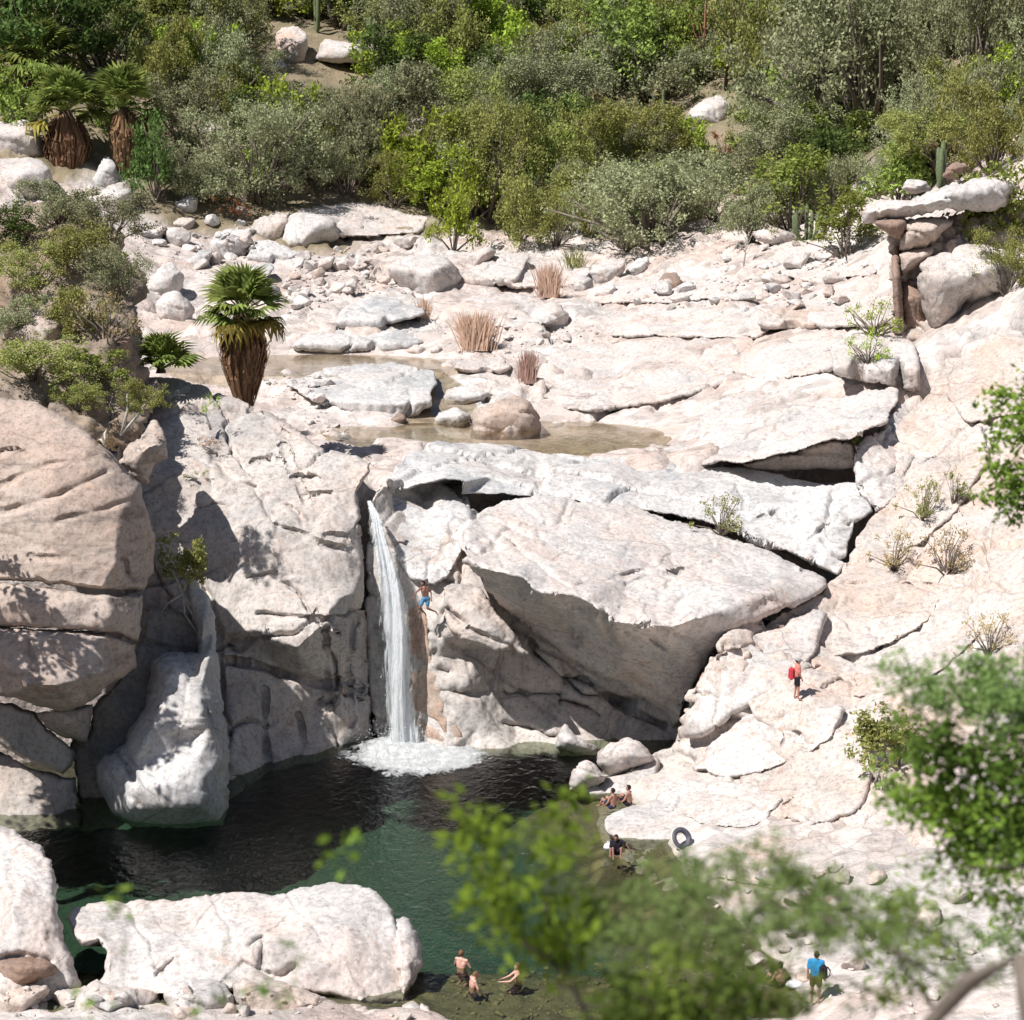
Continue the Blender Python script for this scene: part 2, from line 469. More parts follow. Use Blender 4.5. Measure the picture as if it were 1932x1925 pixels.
# ------------------------------------------------------------------ terrain
def ell(X, Y, cx, cy, rx, ry):
    return np.sqrt(((X - cx) / rx) ** 2 + ((Y - cy) / ry) ** 2)
def seg_d(X, Y, pl):
    return dist_polyline(X, Y, pl)
BROOK = [(-6.5, 129), (-4.8, 125), (-4.0, 121), (-4.5, 117)]
def ground_h(X, Y):
    X = np.asarray(X, float); Y = np.asarray(Y, float)
    p3 = np.stack([X, Y, np.zeros_like(X)], 1)
    # upper valley
    up = 10.3 + .108 * np.maximum(Y - 112, 0) + .02 * np.minimum(Y - 112, 0)
    rb = X - 6 - .02 * (Y - 112)
    up += .24 * np.maximum(rb, 0) + .45 * np.maximum(X - 22 - .04 * (Y - 120), 0)
    lb = -X - (24 + .03 * (Y - 112))
    up += .30 * np.maximum(lb, 0)
    hy = Y - (186 + 6 * np.sin(X * .07 + .6))
    up += .31 * np.maximum(hy, 0) * (1 + .25 * fbm(p3 * .02, 2, 51))
    up += .55 * fbm(p3 * .16, 4, 3) + .25 * fbm(p3 * .6, 3, 4)
    f1, f2, cid = worley(p3 * .22 + .3 * np.stack([fbm(p3 * .3, 2, 8), fbm(p3 * .3, 2, 9), 0 * X], 1), 5)
    up += np.where((X > 2) & (Y < 190), 1, .4) * ((cid - .5) * .55 - .25 * np.exp(-((f2 - f1) / .06) ** 2))
    f1, f2, cid = worley(p3 * np.array([.42, .30, 1]) + .35 * np.stack([fbm(p3 * .5, 2, 28), fbm(p3 * .5, 2, 29), 0 * X], 1), 25)
    blk = sstep(205, 190, Y) * (.35 + .65 * sstep(-.15, .2, fbm(p3 * .07, 2, 33)))
    up += blk * ((cid - .5) * .9 - .35 * np.exp(-((f2 - f1) / .07) ** 2))
    up += 1.1 * np.maximum(fbm(p3 * .05, 3, 60), 0) * sstep(190, 215, Y)
    # brook and tinajas
    e1 = ell(X, Y, .8, 113.5, 9.0, 6.0); up = np.where(e1 < 1.5, up + (np.minimum(up, 9.9 + 2.2 * np.maximum(e1 - .62, 0)) - up) * sstep(1.5, 1.0, e1), up)
    e2 = ell(X, Y, -13.0, 134.0, 10.0, 5.6); up = np.where(e2 < 1.5, up + (np.minimum(up, 11.7 + 2.2 * np.maximum(e2 - .62, 0)) - up) * sstep(1.5, 1.0, e2), up)
    db = seg_d(X, Y, BROOK); zb = np.interp(Y, [112, 118, 129, 140], [10.2, 10.4, 12.0, 12.0])
    up = up + (np.minimum(up, zb + .3 * np.maximum(db - 1.5, 0)) - up) * sstep(5, 1.5, db)
    # lower basin
    Xs = np.interp(Y, [55, 63, 67.3, 73.9, 78.4, 82.5, 87, 92], [9.5, 7.4, 6.1, 4.6, 3.9, 2.6, 7.0, 7.6])
    sh = sstep(72, 62, Y) * .92
    sh2 = sstep(-5.5, 0, X - Xs)
    lo = -3.3 + 3.0 * np.maximum(sh, sh2 * .9)
    lo = lo + np.maximum(X - Xs, 0) * .17 + .5 * sstep(0, 2.5, X - Xs)
    lo = lo + .18 * fbm(p3 * .5, 3, 12) + .12 * fbm(p3 * 1.7, 2, 13)
    lo = lo + 7.0 * sstep(-20.5, -24.5, X) * sstep(50, 56, Y) * sstep(84, 78, Y)
    nr = np.clip((59.0 - Y) / 54.0, 0, 1.05)
    lo = lo + 1.0 * sstep(62, 56, Y) + 21.0 * nr ** 1.8
    lo = lo + .3 * sstep(63, 60.6, Y) * sstep(-1.6, -3.0, X)
    lo = np.where(Y < 56, np.minimum(lo, np.where(Y < 9, CAMZ - 1.7, 99)), lo)
    ycl = np.interp(X, [-60, -22, -14, -7, 9, 15, 30, 60], [84, 86, 90, 98, 100, 107, 112, 116])
    s = sstep(-2.2, 1.6, Y - ycl)
    return lo * (1 - s) + up * s
def make_ground():
    Ys = [3.0]
    while Ys[-1] < 360:
        Ys.append(Ys[-1] * (1.0058 if 55 < Ys[-1] < 235 else 1.014))
    Ys = np.array(Ys); As = np.linspace(-.47, .47, 460)
    A, YY = np.meshgrid(As, Ys)
    X = (A * np.maximum(YY, 22)).ravel(); Y = YY.ravel()
    H = ground_h(X, Y)
    V = np.stack([X, Y, H], 1)
    nr, nc = len(Ys), len(As)
    i = (np.arange(nr - 1)[:, None] * nc + np.arange(nc - 1)[None]).ravel()
    T = np.concatenate([np.stack([i, i + 1, i + nc + 1], 1), np.stack([i, i + nc + 1, i + nc], 1)])
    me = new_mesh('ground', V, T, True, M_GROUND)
    o = link('ground', me); tag(o, kind='structure')
    SOLIDS.append((V, T))
    return o
make_ground()
GROUND_BVH = BVHTree.FromPolygons([tuple(v) for v in SOLIDS[0][0]], [tuple(t) for t in SOLIDS[0][1]])
CAM = Vector((0, 0, CAMZ))
def hit(x, y, bvh=None):
    """where the line of sight at a photo position first meets the ground (or another tested surface)"""
    d = (P(x, y, 100.) - CAM).normalized()
    h = (bvh or GROUND_BVH).ray_cast(CAM, d)
    return h[0]

def flat_water(name, pts, z, mat, n=60):
    V = [(x, y, z) for x, y in pts]
    me = bpy.data.meshes.new(name); me.from_pydata(V, [], [list(range(len(V)))]); me.materials.append(mat); me.update()
    o = link(name, me); tag(o, kind='structure'); return o
def oval(cx, cy, rx, ry, n=48):
    return [(cx + rx * math.cos(t) * (1 + .05 * math.sin(3 * t)), cy + ry * math.sin(t)) for t in np.linspace(0, 2 * math.pi, n, endpoint=False)]
flat_water('pool_water', [(-40, 55.5), (12, 55.5), (12, 93), (4, 96), (-40, 96)], 0.0, M_POOL)
flat_water('brook_water', oval(.8, 113.5, 11.5, 8.5), 10.42, M_BROOK)
flat_water('brook_water', oval(-13, 134, 13, 8.5), 12.25, M_BROOK)
def brook_ribbon():
    V, Fc = [], []
    pl = wiggle(BROOK, 1.0, .0, 3)
    for k, q in enumerate(pl):
        z = float(np.interp(q[1], [112, 118, 129, 140], [10.45, 10.62, 12.34, 12.36]))
        V += [(q[0] + 1.9, q[1], z), (q[0] - 1.9, q[1], z)]
    Fc = [(2 * k, 2 * k + 1, 2 * k + 3, 2 * k + 2) for k in range(len(pl) - 1)]
    me = bpy.data.meshes.new('brook_water'); me.from_pydata(V, [], Fc); me.materials.append(M_BROOK); me.update()
    tag(link('brook_water', me), kind='structure')
brook_ribbon()

# ------------------------------------------------------------------ the big rock masses
# left cliff, three courses of blocks split by open joints
rock('cliff_block', Z('B1', [(-160, 360, 82), (0, 378, 82), (200, 380, 82), (330, 450, 81.5), (480, 545, 81), (620, 700, 80.6), (740, 820, 80.6), (800, 980, 81), (832, 1080, 81.6),
     (825, 1280, 81.2), (770, 1384, 80), (540, 1390, 77.8), (270, 1360, 77.6), (90, 1338, 77.5), (-160, 1330, 77.5), (-160, 800, 79)]),
     Z('B1', [(745, 1000, 79.9), (742, 1250, 79.5), (640, 1000, 78.9), (300, 1000, 78.4), (300, 700, 79.2), (100, 600, 80), (450, 700, 79.5), (300, 1250, 77.7), (620, 1250, 78.2), (600, 850, 79.2), (680, 900, 79.3)]),
     M_TAN, 'high tan cliff block with slanting streaks, topmost on the left of the gully', 'rock', 'courses of the left cliff', step=4.0, rough=1.6, rim=10, rimd=.6, thick=6,
     amp=(.24, .05, .02), freq=.3, joints=[(.25, .2, .9, 1.9, .05, .08, .07)], cracks=[(Z('B1', [(660, 1200), (690, 1300), (760, 1320)]), 4, .5), (Z('B1', [(0, 640), (60, 625), (140, 650)]), 3, .3), (Z('B1', [(160, 1200), (330, 1215)]), 4, .2),
      (Z('B1', [(0, 820), (300, 700), (480, 690)]), 5, .18), (Z('B1', [(0, 960), (300, 880), (560, 760)]), 6, .2), (Z('B1', [(300, 1010), (560, 940), (700, 900)]), 5, .15)], seed=11)
rock('cliff_block', Z('B1', [(-160, 1345, 77.4), (90, 1352, 77.4), (270, 1374, 77.5), (560, 1400, 77.7), (768, 1395, 79.6), (752, 1600, 79.4), (735, 1648, 79.3), (560, 1606, 77.3), (380, 1586, 77), (-160, 1558, 76.9)]),
     Z('B1', [(600, 1500, 77.4), (700, 1510, 78.5), (300, 1480, 77), (100, 1450, 77)]),
     M_TAN, 'middle course of the left cliff, between two long dark joints', 'rock', 'courses of the left cliff', rough=1.4, rim=7, rimd=.45, thick=6, amp=(.2, .05, .02), freq=.35, seed=12)
rock('cliff_block', Z('B1', [(-160, 1570, 76.8), (380, 1598, 76.9), (560, 1618, 77.2), (740, 1660, 79.2), (728, 1790, 78.9), (620, 1870, 78.4), (540, 1940, 77.8), (440, 2006, 77.2), (300, 2026, 76.9), (150, 2000, 76.8), (0, 1972, 76.6), (-160, 1970, 76.6)]),
     Z('B1', [(640, 1700, 78.2), (300, 1750, 75.9), (300, 1900, 75.2), (150, 1900, 75.1), (560, 1830, 76.3), (520, 1700, 76.7)]),
     M_TAN, 'bulging lowest lit block of the left cliff, undercut below', 'rock', 'courses of the left cliff', rough=1.6, rim=12, rimd=.9, thick=5, amp=(.24, .05, .02), freq=.4,
     cracks=[(Z('B1', [(150, 1650), (180, 1750), (200, 1925)]), 5, .3), (Z('B1', [(330, 1700), (400, 1800), (470, 1960)]), 5, .25)], seed=13)
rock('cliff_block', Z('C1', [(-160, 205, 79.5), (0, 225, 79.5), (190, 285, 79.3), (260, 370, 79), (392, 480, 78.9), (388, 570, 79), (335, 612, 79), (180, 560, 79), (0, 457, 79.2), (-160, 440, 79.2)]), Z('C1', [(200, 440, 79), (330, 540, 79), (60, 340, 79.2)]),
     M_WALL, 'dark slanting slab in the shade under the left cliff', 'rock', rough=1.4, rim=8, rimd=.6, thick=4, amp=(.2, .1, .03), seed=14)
rock('cliff_block', Z('C1', [(185, 280, 78.6), (300, 268, 78.2), (485, 245, 78.8), (472, 440, 79), (385, 425, 79), (265, 378, 79)]), Z('C1', [(380, 330, 77.8)]),
     M_TAN, 'small wedge of tan rock hanging under the left cliff bulge', 'rock', rough=1.2, rim=8, rimd=.4, thick=4, amp=(.2, .1, .03), seed=15)
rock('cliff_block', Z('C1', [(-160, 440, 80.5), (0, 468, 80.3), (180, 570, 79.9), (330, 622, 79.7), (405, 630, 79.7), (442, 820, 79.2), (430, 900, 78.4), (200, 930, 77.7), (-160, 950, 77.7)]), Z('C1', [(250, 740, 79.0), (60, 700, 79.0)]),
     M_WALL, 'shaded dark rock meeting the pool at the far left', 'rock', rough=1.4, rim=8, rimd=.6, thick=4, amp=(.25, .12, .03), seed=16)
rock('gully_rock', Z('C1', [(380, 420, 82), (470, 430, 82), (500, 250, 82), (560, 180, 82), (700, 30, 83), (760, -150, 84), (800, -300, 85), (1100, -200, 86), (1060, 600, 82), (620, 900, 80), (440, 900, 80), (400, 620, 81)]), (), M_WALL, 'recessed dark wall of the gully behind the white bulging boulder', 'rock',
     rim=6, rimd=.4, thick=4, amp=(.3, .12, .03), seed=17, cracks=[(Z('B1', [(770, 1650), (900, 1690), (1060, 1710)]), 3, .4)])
# pillar with the white foot
rock('gully_stone', Z('B1', [(1000, 1298, 83.8), (1050, 1308, 84.4), (1112, 1430, 83.6), (1152, 1590, 83), (1168, 1750, 82.4), (1178, 1925, 81.4), (1190, 1980, 81), (1222, 2156, 80.2), (1226, 2320, 79.6), (1216, 2536, 78.8), (1190, 2640, 78.2), (900, 2650, 77.6),
     (700, 2640, 77.8), (612, 2590, 78.3), (560, 2490, 79), (512, 2410, 79.4), (505, 2316, 79.6), (560, 2246, 79.6), (660, 2190, 79.6), (682, 2126, 79.8), (770, 1996, 79.8), (796, 1850, 80.8), (802, 1762, 81.4), (870, 1722, 81.8), (935, 1700, 82.2), (1000, 1722, 82.2), (1060, 1712, 82.4), (1042, 1550, 83.2), (1005, 1420, 83.7)]),
     Z('B1', [(1080, 1560, 81.7), (1110, 1750, 80.7), (1080, 1900, 79.7), (930, 1780, 80.1), (880, 1880, 79.3), (860, 2000, 78.5), (800, 2110, 77.7), (1000, 2020, 78.3), (1080, 2050, 78.1), (1120, 2120, 78.3), (760, 2180, 77.4), (1000, 2120, 78.0), (1000, 2200, 78.4), (850, 2260, 77.8), (1050, 2300, 77.4), (700, 2330, 77.4),
      (1080, 2420, 76.9), (900, 2420, 76.4), (760, 2440, 76.6), (900, 2540, 76.3), (1080, 2530, 76.7), (700, 2520, 76.8), (600, 2360, 78.0), (1170, 2300, 78.1), (1170, 2500, 77.7)]),
     M_GREY, 'tall gully pillar whose swollen white foot stands in the pool', 'rock', rough=1.6, rim=10, rimd=.8, thick=4, amp=(.16, .045, .018), freq=.45, smooth=3, joints=[(.3, .2, .9, 2.6, .08, .16, .07), (.9, .2, -.2, 3.0, .06, .12, .07)],
     cracks=[(Z('C1', [(1090, 230), (1130, 320), (1160, 400)]), 4, .4), (Z('C1', [(670, 530), (730, 660)]), 7, .5), (Z('C1', [(860, 360), (960, 345), (1080, 330)]), 3, .10), (Z('C1', [(560, 560), (640, 690), (740, 770)]), 4, .25)], seed=21)
# middle cliff beside the fall
rock('waterfall_cliff', Z('P', [(235, 712, 101), (330, 720, 100), (400, 736, 99), (490, 764, 97.5), (560, 806, 95.8), (620, 848, 94.4), (672, 862, 93.6), (700, 872, 93), (702, 890, 92.6), (676, 930, 91.6), (684, 985, 90.8), (690, 1060, 90.2), (697, 1150, 89.8), (702, 1250, 89.5), (708, 1400, 89.4),
     (640, 1420, 88), (600, 1436, 86.6), (500, 1468, 84.4), (430, 1516, 81.8), (400, 1530, 81.4), (330, 1520, 82.5), (250, 1440, 85.5), (225, 1250, 87.5), (225, 1000, 89.2), (228, 850, 92)]),
     Z('P', [(330, 800, 95.2), (430, 800, 96), (520, 830, 94.9), (600, 880, 93.0), (400, 900, 91.8), (480, 915, 91.6), (560, 925, 91.4), (640, 930, 91.4), (640, 890, 92.6), (420, 1000, 89.8), (520, 1000, 89.3), (600, 1000, 89.5), (655, 1000, 90),
      (460, 1100, 88.3), (540, 1080, 88.2), (620, 1100, 88.0), (665, 1090, 88.8), (480, 1190, 87.0), (560, 1225, 86.2), (600, 1190, 86.4), (640, 1130, 87.5), (672, 1120, 88.2), (672, 1230, 88.1), (640, 1240, 87.9), (500, 1240, 88.0), (570, 1285, 88.2), (600, 1290, 88.3), (640, 1330, 88), (680, 1320, 88.9),
      (450, 1300, 86.6), (520, 1360, 87.0), (600, 1380, 87.8), (660, 1370, 88.4), (300, 900, 91.5), (330, 1000, 90), (350, 1100, 89.2), (330, 1200, 88.4), (410, 1200, 87.7), (430, 1300, 86.4), (330, 1350, 86.8), (440, 1400, 84.6)]),
     M_CLIFF, 'pale granite cliff sloping down to the left edge of the waterfall', 'cliff', None, step=3.6, rough=1.6, rim=9, rimd=.6, thick=7, amp=(.26, .05, .02), freq=.26, smooth=3, cell=(.06, 4.5), joints=[(-.25, .2, .95, 3.6, .14, .5, .08), (.9, .3, .25, 5.0, .14, .45, .08)],
     cracks=[(Z('D1', [(1280, 700), (1420, 705)]), 3, .5), (Z('D1', [(1220, 500), (1270, 640), (1310, 720), (1360, 850)]), 4, .55), (Z('D1', [(1040, 600), (1220, 590)]), 3, .4), (Z('D1', [(1360, 810), (1540, 800)]), 3, .4),
      (Z('D1', [(800, 560), (880, 680), (960, 740), (1050, 770)]), 6, .5), (Z('D1', [(1250, 870), (1350, 970)]), 3, .35), (Z('D1', [(1180, 995), (1330, 1040), (1490, 1110), (1640, 1150)]), 4, .45), (Z('D1', [(1480, 1050), (1600, 1060), (1660, 1160)]), 4, .3),
      (Z('D1', [(1010, 1310), (1150, 1285), (1270, 1290)]), 3, .3), (Z('D1', [(1070, 1520), (1300, 1550), (1500, 1570), (1680, 1580)]), 3, .45), (Z('D1', [(840, 1810), (1030, 1820), (1200, 1890), (1400, 1950), (1700, 1990)]), 4, .6), (Z('D1', [(720, 1300), (790, 1450), (830, 1620), (840, 1900), (845, 2100)]), 5, .6),
      (Z('D1', [(1490, 1600), (1480, 1900), (1500, 2100)]), 3, .35), (Z('D1', [(1650, 1600), (1620, 1850), (1640, 2200)]), 4, .4), (Z('D1', [(700, 900), (800, 870), (900, 890)]), 4, .3), (Z('D1', [(960, 240), (1100, 330), (1230, 440)]), 4, .3), (Z('D1', [(560, 230), (750, 160)]), 4, .3),
      (Z('C1', [(1420, 160), (1425, 420), (1440, 560)]), 4, .45), (Z('C1', [(1600, 300), (1620, 420), (1590, 520)]), 4, .4), (Z('C1', [(1240, 0), (1400, 40), (1720, 120), (1925, 130)]), 4, .5)], seed=31)
# wall to the right of the fall
rock('waterfall_rock', Z('P', [(690, 985, 91.5), (700, 940, 92.2), (730, 900, 93.6), (770, 905, 97.5), (830, 905, 98), (880, 935, 97), (900, 1000, 93.5), (1000, 1050, 91.5), (1150, 1100, 90.5), (1300, 1190, 90), (1345, 1240, 89.5), (1300, 1425, 88.6), (1200, 1425, 88.4), (1050, 1425, 88), (960, 1425, 87.6), (880, 1425, 87.4), (790, 1425, 88), (705, 1425, 89), (692, 1200, 90.4), (688, 1060, 91)]),
     Z('P', [(740, 960, 93), (790, 968, 94.2), (800, 935, 97.5), (830, 980, 93.6), (870, 1010, 92.2), (740, 1010, 91.6), (800, 1040, 91.2), (860, 1080, 90.4), (770, 1090, 90.2), (800, 1130, 89.7), (770, 1200, 89.5), (810, 1240, 88.8), (840, 1200, 88.6), (830, 1300, 88.4), (880, 1200, 88.4), (900, 1230, 89.6), (940, 1320, 89.8), (880, 1300, 88.3), (925, 1385, 88.2), (975, 1385, 89.4), (980, 1300, 90.2), (960, 1240, 90.2), (1050, 1300, 90.2), (1100, 1250, 90.4), (1100, 1340, 89.9), (1200, 1330, 90.2), (1150, 1380, 89.4), (850, 1380, 87.8), (790, 1330, 88.8)]),
     M_CLIFF, 'grey rock wall behind the jumping swimmer, streaked with rust next to the fall', 'cliff', None, step=3.8, rough=1.2, rim=5, rimd=.3, thick=5, amp=(.18, .05, .02), freq=.4, cell=(.06, 3.2), joints=[(.55, .2, .8, 2.2, .14, .35, .10), (.85, .2, -.45, 3.2, .12, .3, .10)],
     cracks=[(Z('D2', [(0, 400), (100, 370), (200, 320)]), 4, .35), (Z('D2', [(40, 530), (170, 540)]), 3, .4), (Z('D2', [(780, 1000), (960, 1180), (1100, 1280), (1400, 1330)]), 5, .9), (Z('D2', [(960, 1320), (1150, 1380), (1200, 1420)]), 4, .8), (Z('D2', [(620, 1470), (800, 1500), (930, 1550)]), 4, .8),
      (Z('D2', [(620, 1280), (800, 1290), (960, 1290)]), 4, .6), (Z('D2', [(1000, 1180), (1200, 1250), (1500, 1430), (1600, 1480)]), 5, .9), (Z('D2', [(330, 1270), (420, 1290), (500, 1280)]), 7, .5), (Z('D2', [(240, 1140), (290, 1160)]), 6, .4), (Z('D2', [(160, 900), (160, 1250)]), 4, .25), (Z('D2', [(0, 1250), (150, 1260), (320, 1270)]), 3, .25)], seed=32)
rock('wedge_block', Z('D2', [(265, 650, 89.3), (330, 625, 89.5), (420, 620, 89.8), (490, 650, 89.3), (600, 800, 88.4), (700, 930, 87.7), (778, 1055, 87.1), (720, 1040, 87), (680, 1020, 87), (560, 1030, 87), (370, 960, 87.2), (300, 900, 87.6), (262, 760, 88.5)]),
     Z('D2', [(430, 760, 88), (560, 900, 87), (400, 880, 87.3), (350, 740, 88.3)]),
     M_CLIFF, 'slanted wedge of pale rock tucked under the overhanging boulder, right of the jumper', 'rock', step=3.2, rough=1.0, rim=6, rimd=.35, thick=3, amp=(.14, .08, .04), freq=.6,
     cracks=[(Z('D2', [(290, 780), (380, 860)]), 5, .6), (Z('D2', [(410, 890), (560, 960), (690, 1020)]), 3, .4)], seed=33)
rock('overhanging_boulder', Z('D2', [(372, 420, 86.8), (395, 310, 89), (465, 200, 91.6), (620, 118, 93.8), (840, 88, 95.0), (960, 108, 95.2), (1110, 126, 95.2), (1250, 130, 95.2), (1400, 158, 95), (1550, 205, 94.7), (1700, 252, 94.3), (1900, 312, 93.7), (2240, 448, 92), (2560, 600, 89.6), (2575, 640, 88.8), (2460, 725, 87),
     (2070, 860, 85), (1940, 950, 85.2), (1860, 1050, 85.8), (1800, 1180, 86.4), (1730, 1300, 87), (1700, 1440, 87.8), (1640, 1500, 88.8), (1560, 1400, 88.8), (1400, 1290, 88.6), (1230, 1190, 88.8), (1080, 1110, 88.9), (1000, 1050, 88.9), (900, 950, 88.8), (760, 860, 88.6), (640, 770, 88.2), (520, 660, 87.6), (450, 580, 87.2), (385, 490, 86.7)]),
     Z('D2', [(460, 520, 85.2), (540, 545, 84.9), (640, 568, 84.5), (720, 578, 84.3), (790, 635, 83.9), (850, 690, 83.6), (950, 690, 83.6), (1050, 690, 83.6), (1110, 720, 83.4), (1190, 785, 83.0), (1260, 835, 82.7), (1300, 860, 82.6), (1450, 875, 82.5), (1640, 890, 82.9), (1800, 830, 83.6), (1925, 785, 84.4), (2100, 720, 85.4), (2300, 650, 86.8),
      (700, 300, 89.8), (950, 300, 90.4), (1250, 380, 89.6), (1550, 450, 89.4), (1900, 520, 89.5), (2200, 580, 89.0), (560, 420, 88), (800, 480, 87.4), (1050, 560, 86.6), (1350, 560, 87.3), (1700, 600, 87.2), (1350, 720, 85.5), (1650, 760, 85.0), (1900, 680, 86),
      (700, 720, 87), (850, 820, 87.4), (1000, 880, 87.6), (1150, 900, 86.6), (1250, 960, 86.4), (1300, 930, 85), (1480, 960, 84.9), (1700, 960, 84.7), (1350, 1100, 86.8), (1600, 1100, 86), (1780, 1080, 85.6), (1550, 1280, 87.4), (1900, 900, 84.7)]),
     M_WHITE, 'huge overhanging white boulder with a dark concave underside, right of the waterfall', 'boulder', None, step=3.6, rough=1.4, rim=8, rimd=.5, thick=5, amp=(.22, .045, .018), freq=.28, smooth=3, cell=(.05, 2.6), joints=[(.3, .25, .9, 2.6, .08, .22, .10), (.8, -.5, .3, 6.0, .08, .2, .10)],
     cracks=[(Z('D2', [(610, 340), (700, 410), (800, 500), (920, 590), (1015, 660)]), 3, .35), (Z('D2', [(1020, 660), (1150, 630), (1300, 600)]), 3, .25), (Z('D2', [(1310, 580), (1450, 550), (1600, 545), (1700, 525), (1880, 500)]), 5, .5), (Z('D2', [(1650, 775), (1720, 720), (1800, 690)]), 8, .35),
      (Z('D2', [(1210, 810), (1250, 880), (1320, 1020)]), 6, .9), (Z('D2', [(1480, 930), (1600, 1020)]), 4, .5), (Z('D2', [(1020, 900), (1010, 980), (1060, 1000), (1080, 930)]), 5, .3), (Z('D2', [(1360, 640), (1450, 600), (1550, 600)]), 5, .3)], seed=34)
rock('ledge_rock', Z('B2', [(296, 820, 95.4), (330, 742, 97), (365, 690, 98.8), (425, 622, 101.5), (560, 592, 104), (800, 606, 105), (1100, 630, 105), (1350, 648, 104.5), (1600, 670, 103.8), (1775, 690, 103), (1950, 722, 102), (2175, 720, 101.5), (2320, 750, 101), (2480, 788, 100.4), (2650, 815, 99.4), (2740, 800, 99), (2810, 815, 98.6), (2895, 960, 96.2),
     (2815, 1020, 95), (2760, 1130, 93.8), (2752, 1250, 93), (2705, 1304, 92.2), (2620, 1270, 92.6), (2420, 1172, 93.4), (2260, 1122, 94), (2030, 1032, 94.8), (1780, 975, 95.4), (1600, 958, 95.6), (1480, 946, 95.7), (1210, 902, 96), (1000, 882, 96), (690, 868, 95.8), (692, 800, 95.2), (600, 794, 95.1), (470, 822, 95), (345, 868, 95.2)]),
     Z('B2', [(600, 710, 97.4), (900, 760, 97.6), (800, 690, 99.5), (450, 720, 97.6), (1200, 760, 98.4), (1500, 780, 98.5), (1500, 860, 96.8), (1700, 880, 97.2), (2000, 860, 98), (2200, 900, 97.6), (2400, 960, 96.6), (2600, 1000, 95.6), (2500, 1130, 94), (2100, 1000, 95.4), (1900, 780, 100), (1100, 850, 96.4), (2640, 1180, 93)]),
     M_GREY, 'long pale ledge slab lying across the top of the overhanging boulder', 'rock', None, step=3.4, rough=1.0, rim=5, rimd=.3, thick=4, amp=(.20, .06, .02), freq=.26, cell=(.03, 4.0), joints=[(.25, .4, .85, 1.9, .16, .35, .10), (.85, -.4, .2, 4.0, .16, .35, .12)],
     cracks=[(Z('B2', [(970, 720), (1040, 680)]), 4, .3), (Z('B2', [(1150, 635), (1300, 640)]), 3, .2), (Z('B2', [(1600, 1000), (1780, 1030), (1920, 1050)]), 4, .4), (Z('B2', [(1420, 670), (1480, 630), (1500, 600)]), 3, .25), (Z('B3', [(380, 850), (600, 880), (850, 870)]), 4, .3), (Z('B3', [(480, 1010), (620, 960), (680, 950)]), 4, .3), (Z('B3', [(780, 1110), (860, 1040), (1040, 1010)]), 4, .35), (Z('B3', [(830, 1060), (880, 1140), (960, 1170)]), 4, .35)], seed=35)
rock('tilted_rock', Z('B3', [(-70, 690, 105), (60, 600, 109), (200, 440, 113), (400, 310, 116), (600, 262, 117), (860, 250, 116), (1050, 275, 113), (1140, 300, 110.5), (1250, 322, 108), (1240, 385, 105), (1185, 490, 100.5), (1040, 548, 98.6), (1000, 574, 98), (900, 574, 97.9), (740, 632, 98), (600, 664, 98.2), (420, 702, 99), (300, 692, 100), (170, 722, 101.5), (20, 735, 103)]),
     Z('B3', [(300, 560, 106), (600, 420, 109), (800, 480, 104), (1000, 440, 104), (600, 600, 100.8), (850, 380, 109), (1100, 420, 103)]),
     M_WHITE, 'broad tilted white slab jutting out over a dark hollow', 'rock', None, step=3.6, rough=1.3, rim=7, rimd=.3, thick=3, amp=(.22, .09, .03), freq=.3, cell=(.05, 3.0), joints=[(.4, .5, .75, 2.2, .10, .25, .10), (.9, -.3, .1, 4.5, .10, .25, .10)],
     cracks=[(Z('B3', [(420, 640), (500, 590), (560, 590)]), 5, .4), (Z('B3', [(540, 590), (620, 600)]), 5, .4), (Z('B3', [(170, 440), (260, 370), (330, 400)]), 8, .3)], seed=36)
rock('underside_fill', Z('B3', [(420, 712, 101.2), (600, 668, 101), (740, 636, 100.6), (900, 580, 100.2), (1012, 585, 100.2), (1030, 720, 100.4), (900, 738, 100.8), (700, 742, 101.2), (520, 738, 101.4)]), (), M_TAN, 'added tan rock standing in for the bounce-lit slab underside in the dark hollow', 'rock', rim=4, rimd=.2, thick=2, amp=(.15, .06, .02), seed=37, joints=[(.1, .2, .95, .7, .15, .2, .07)])  # rock added under the lip; its tan gives the bounce-lit underside
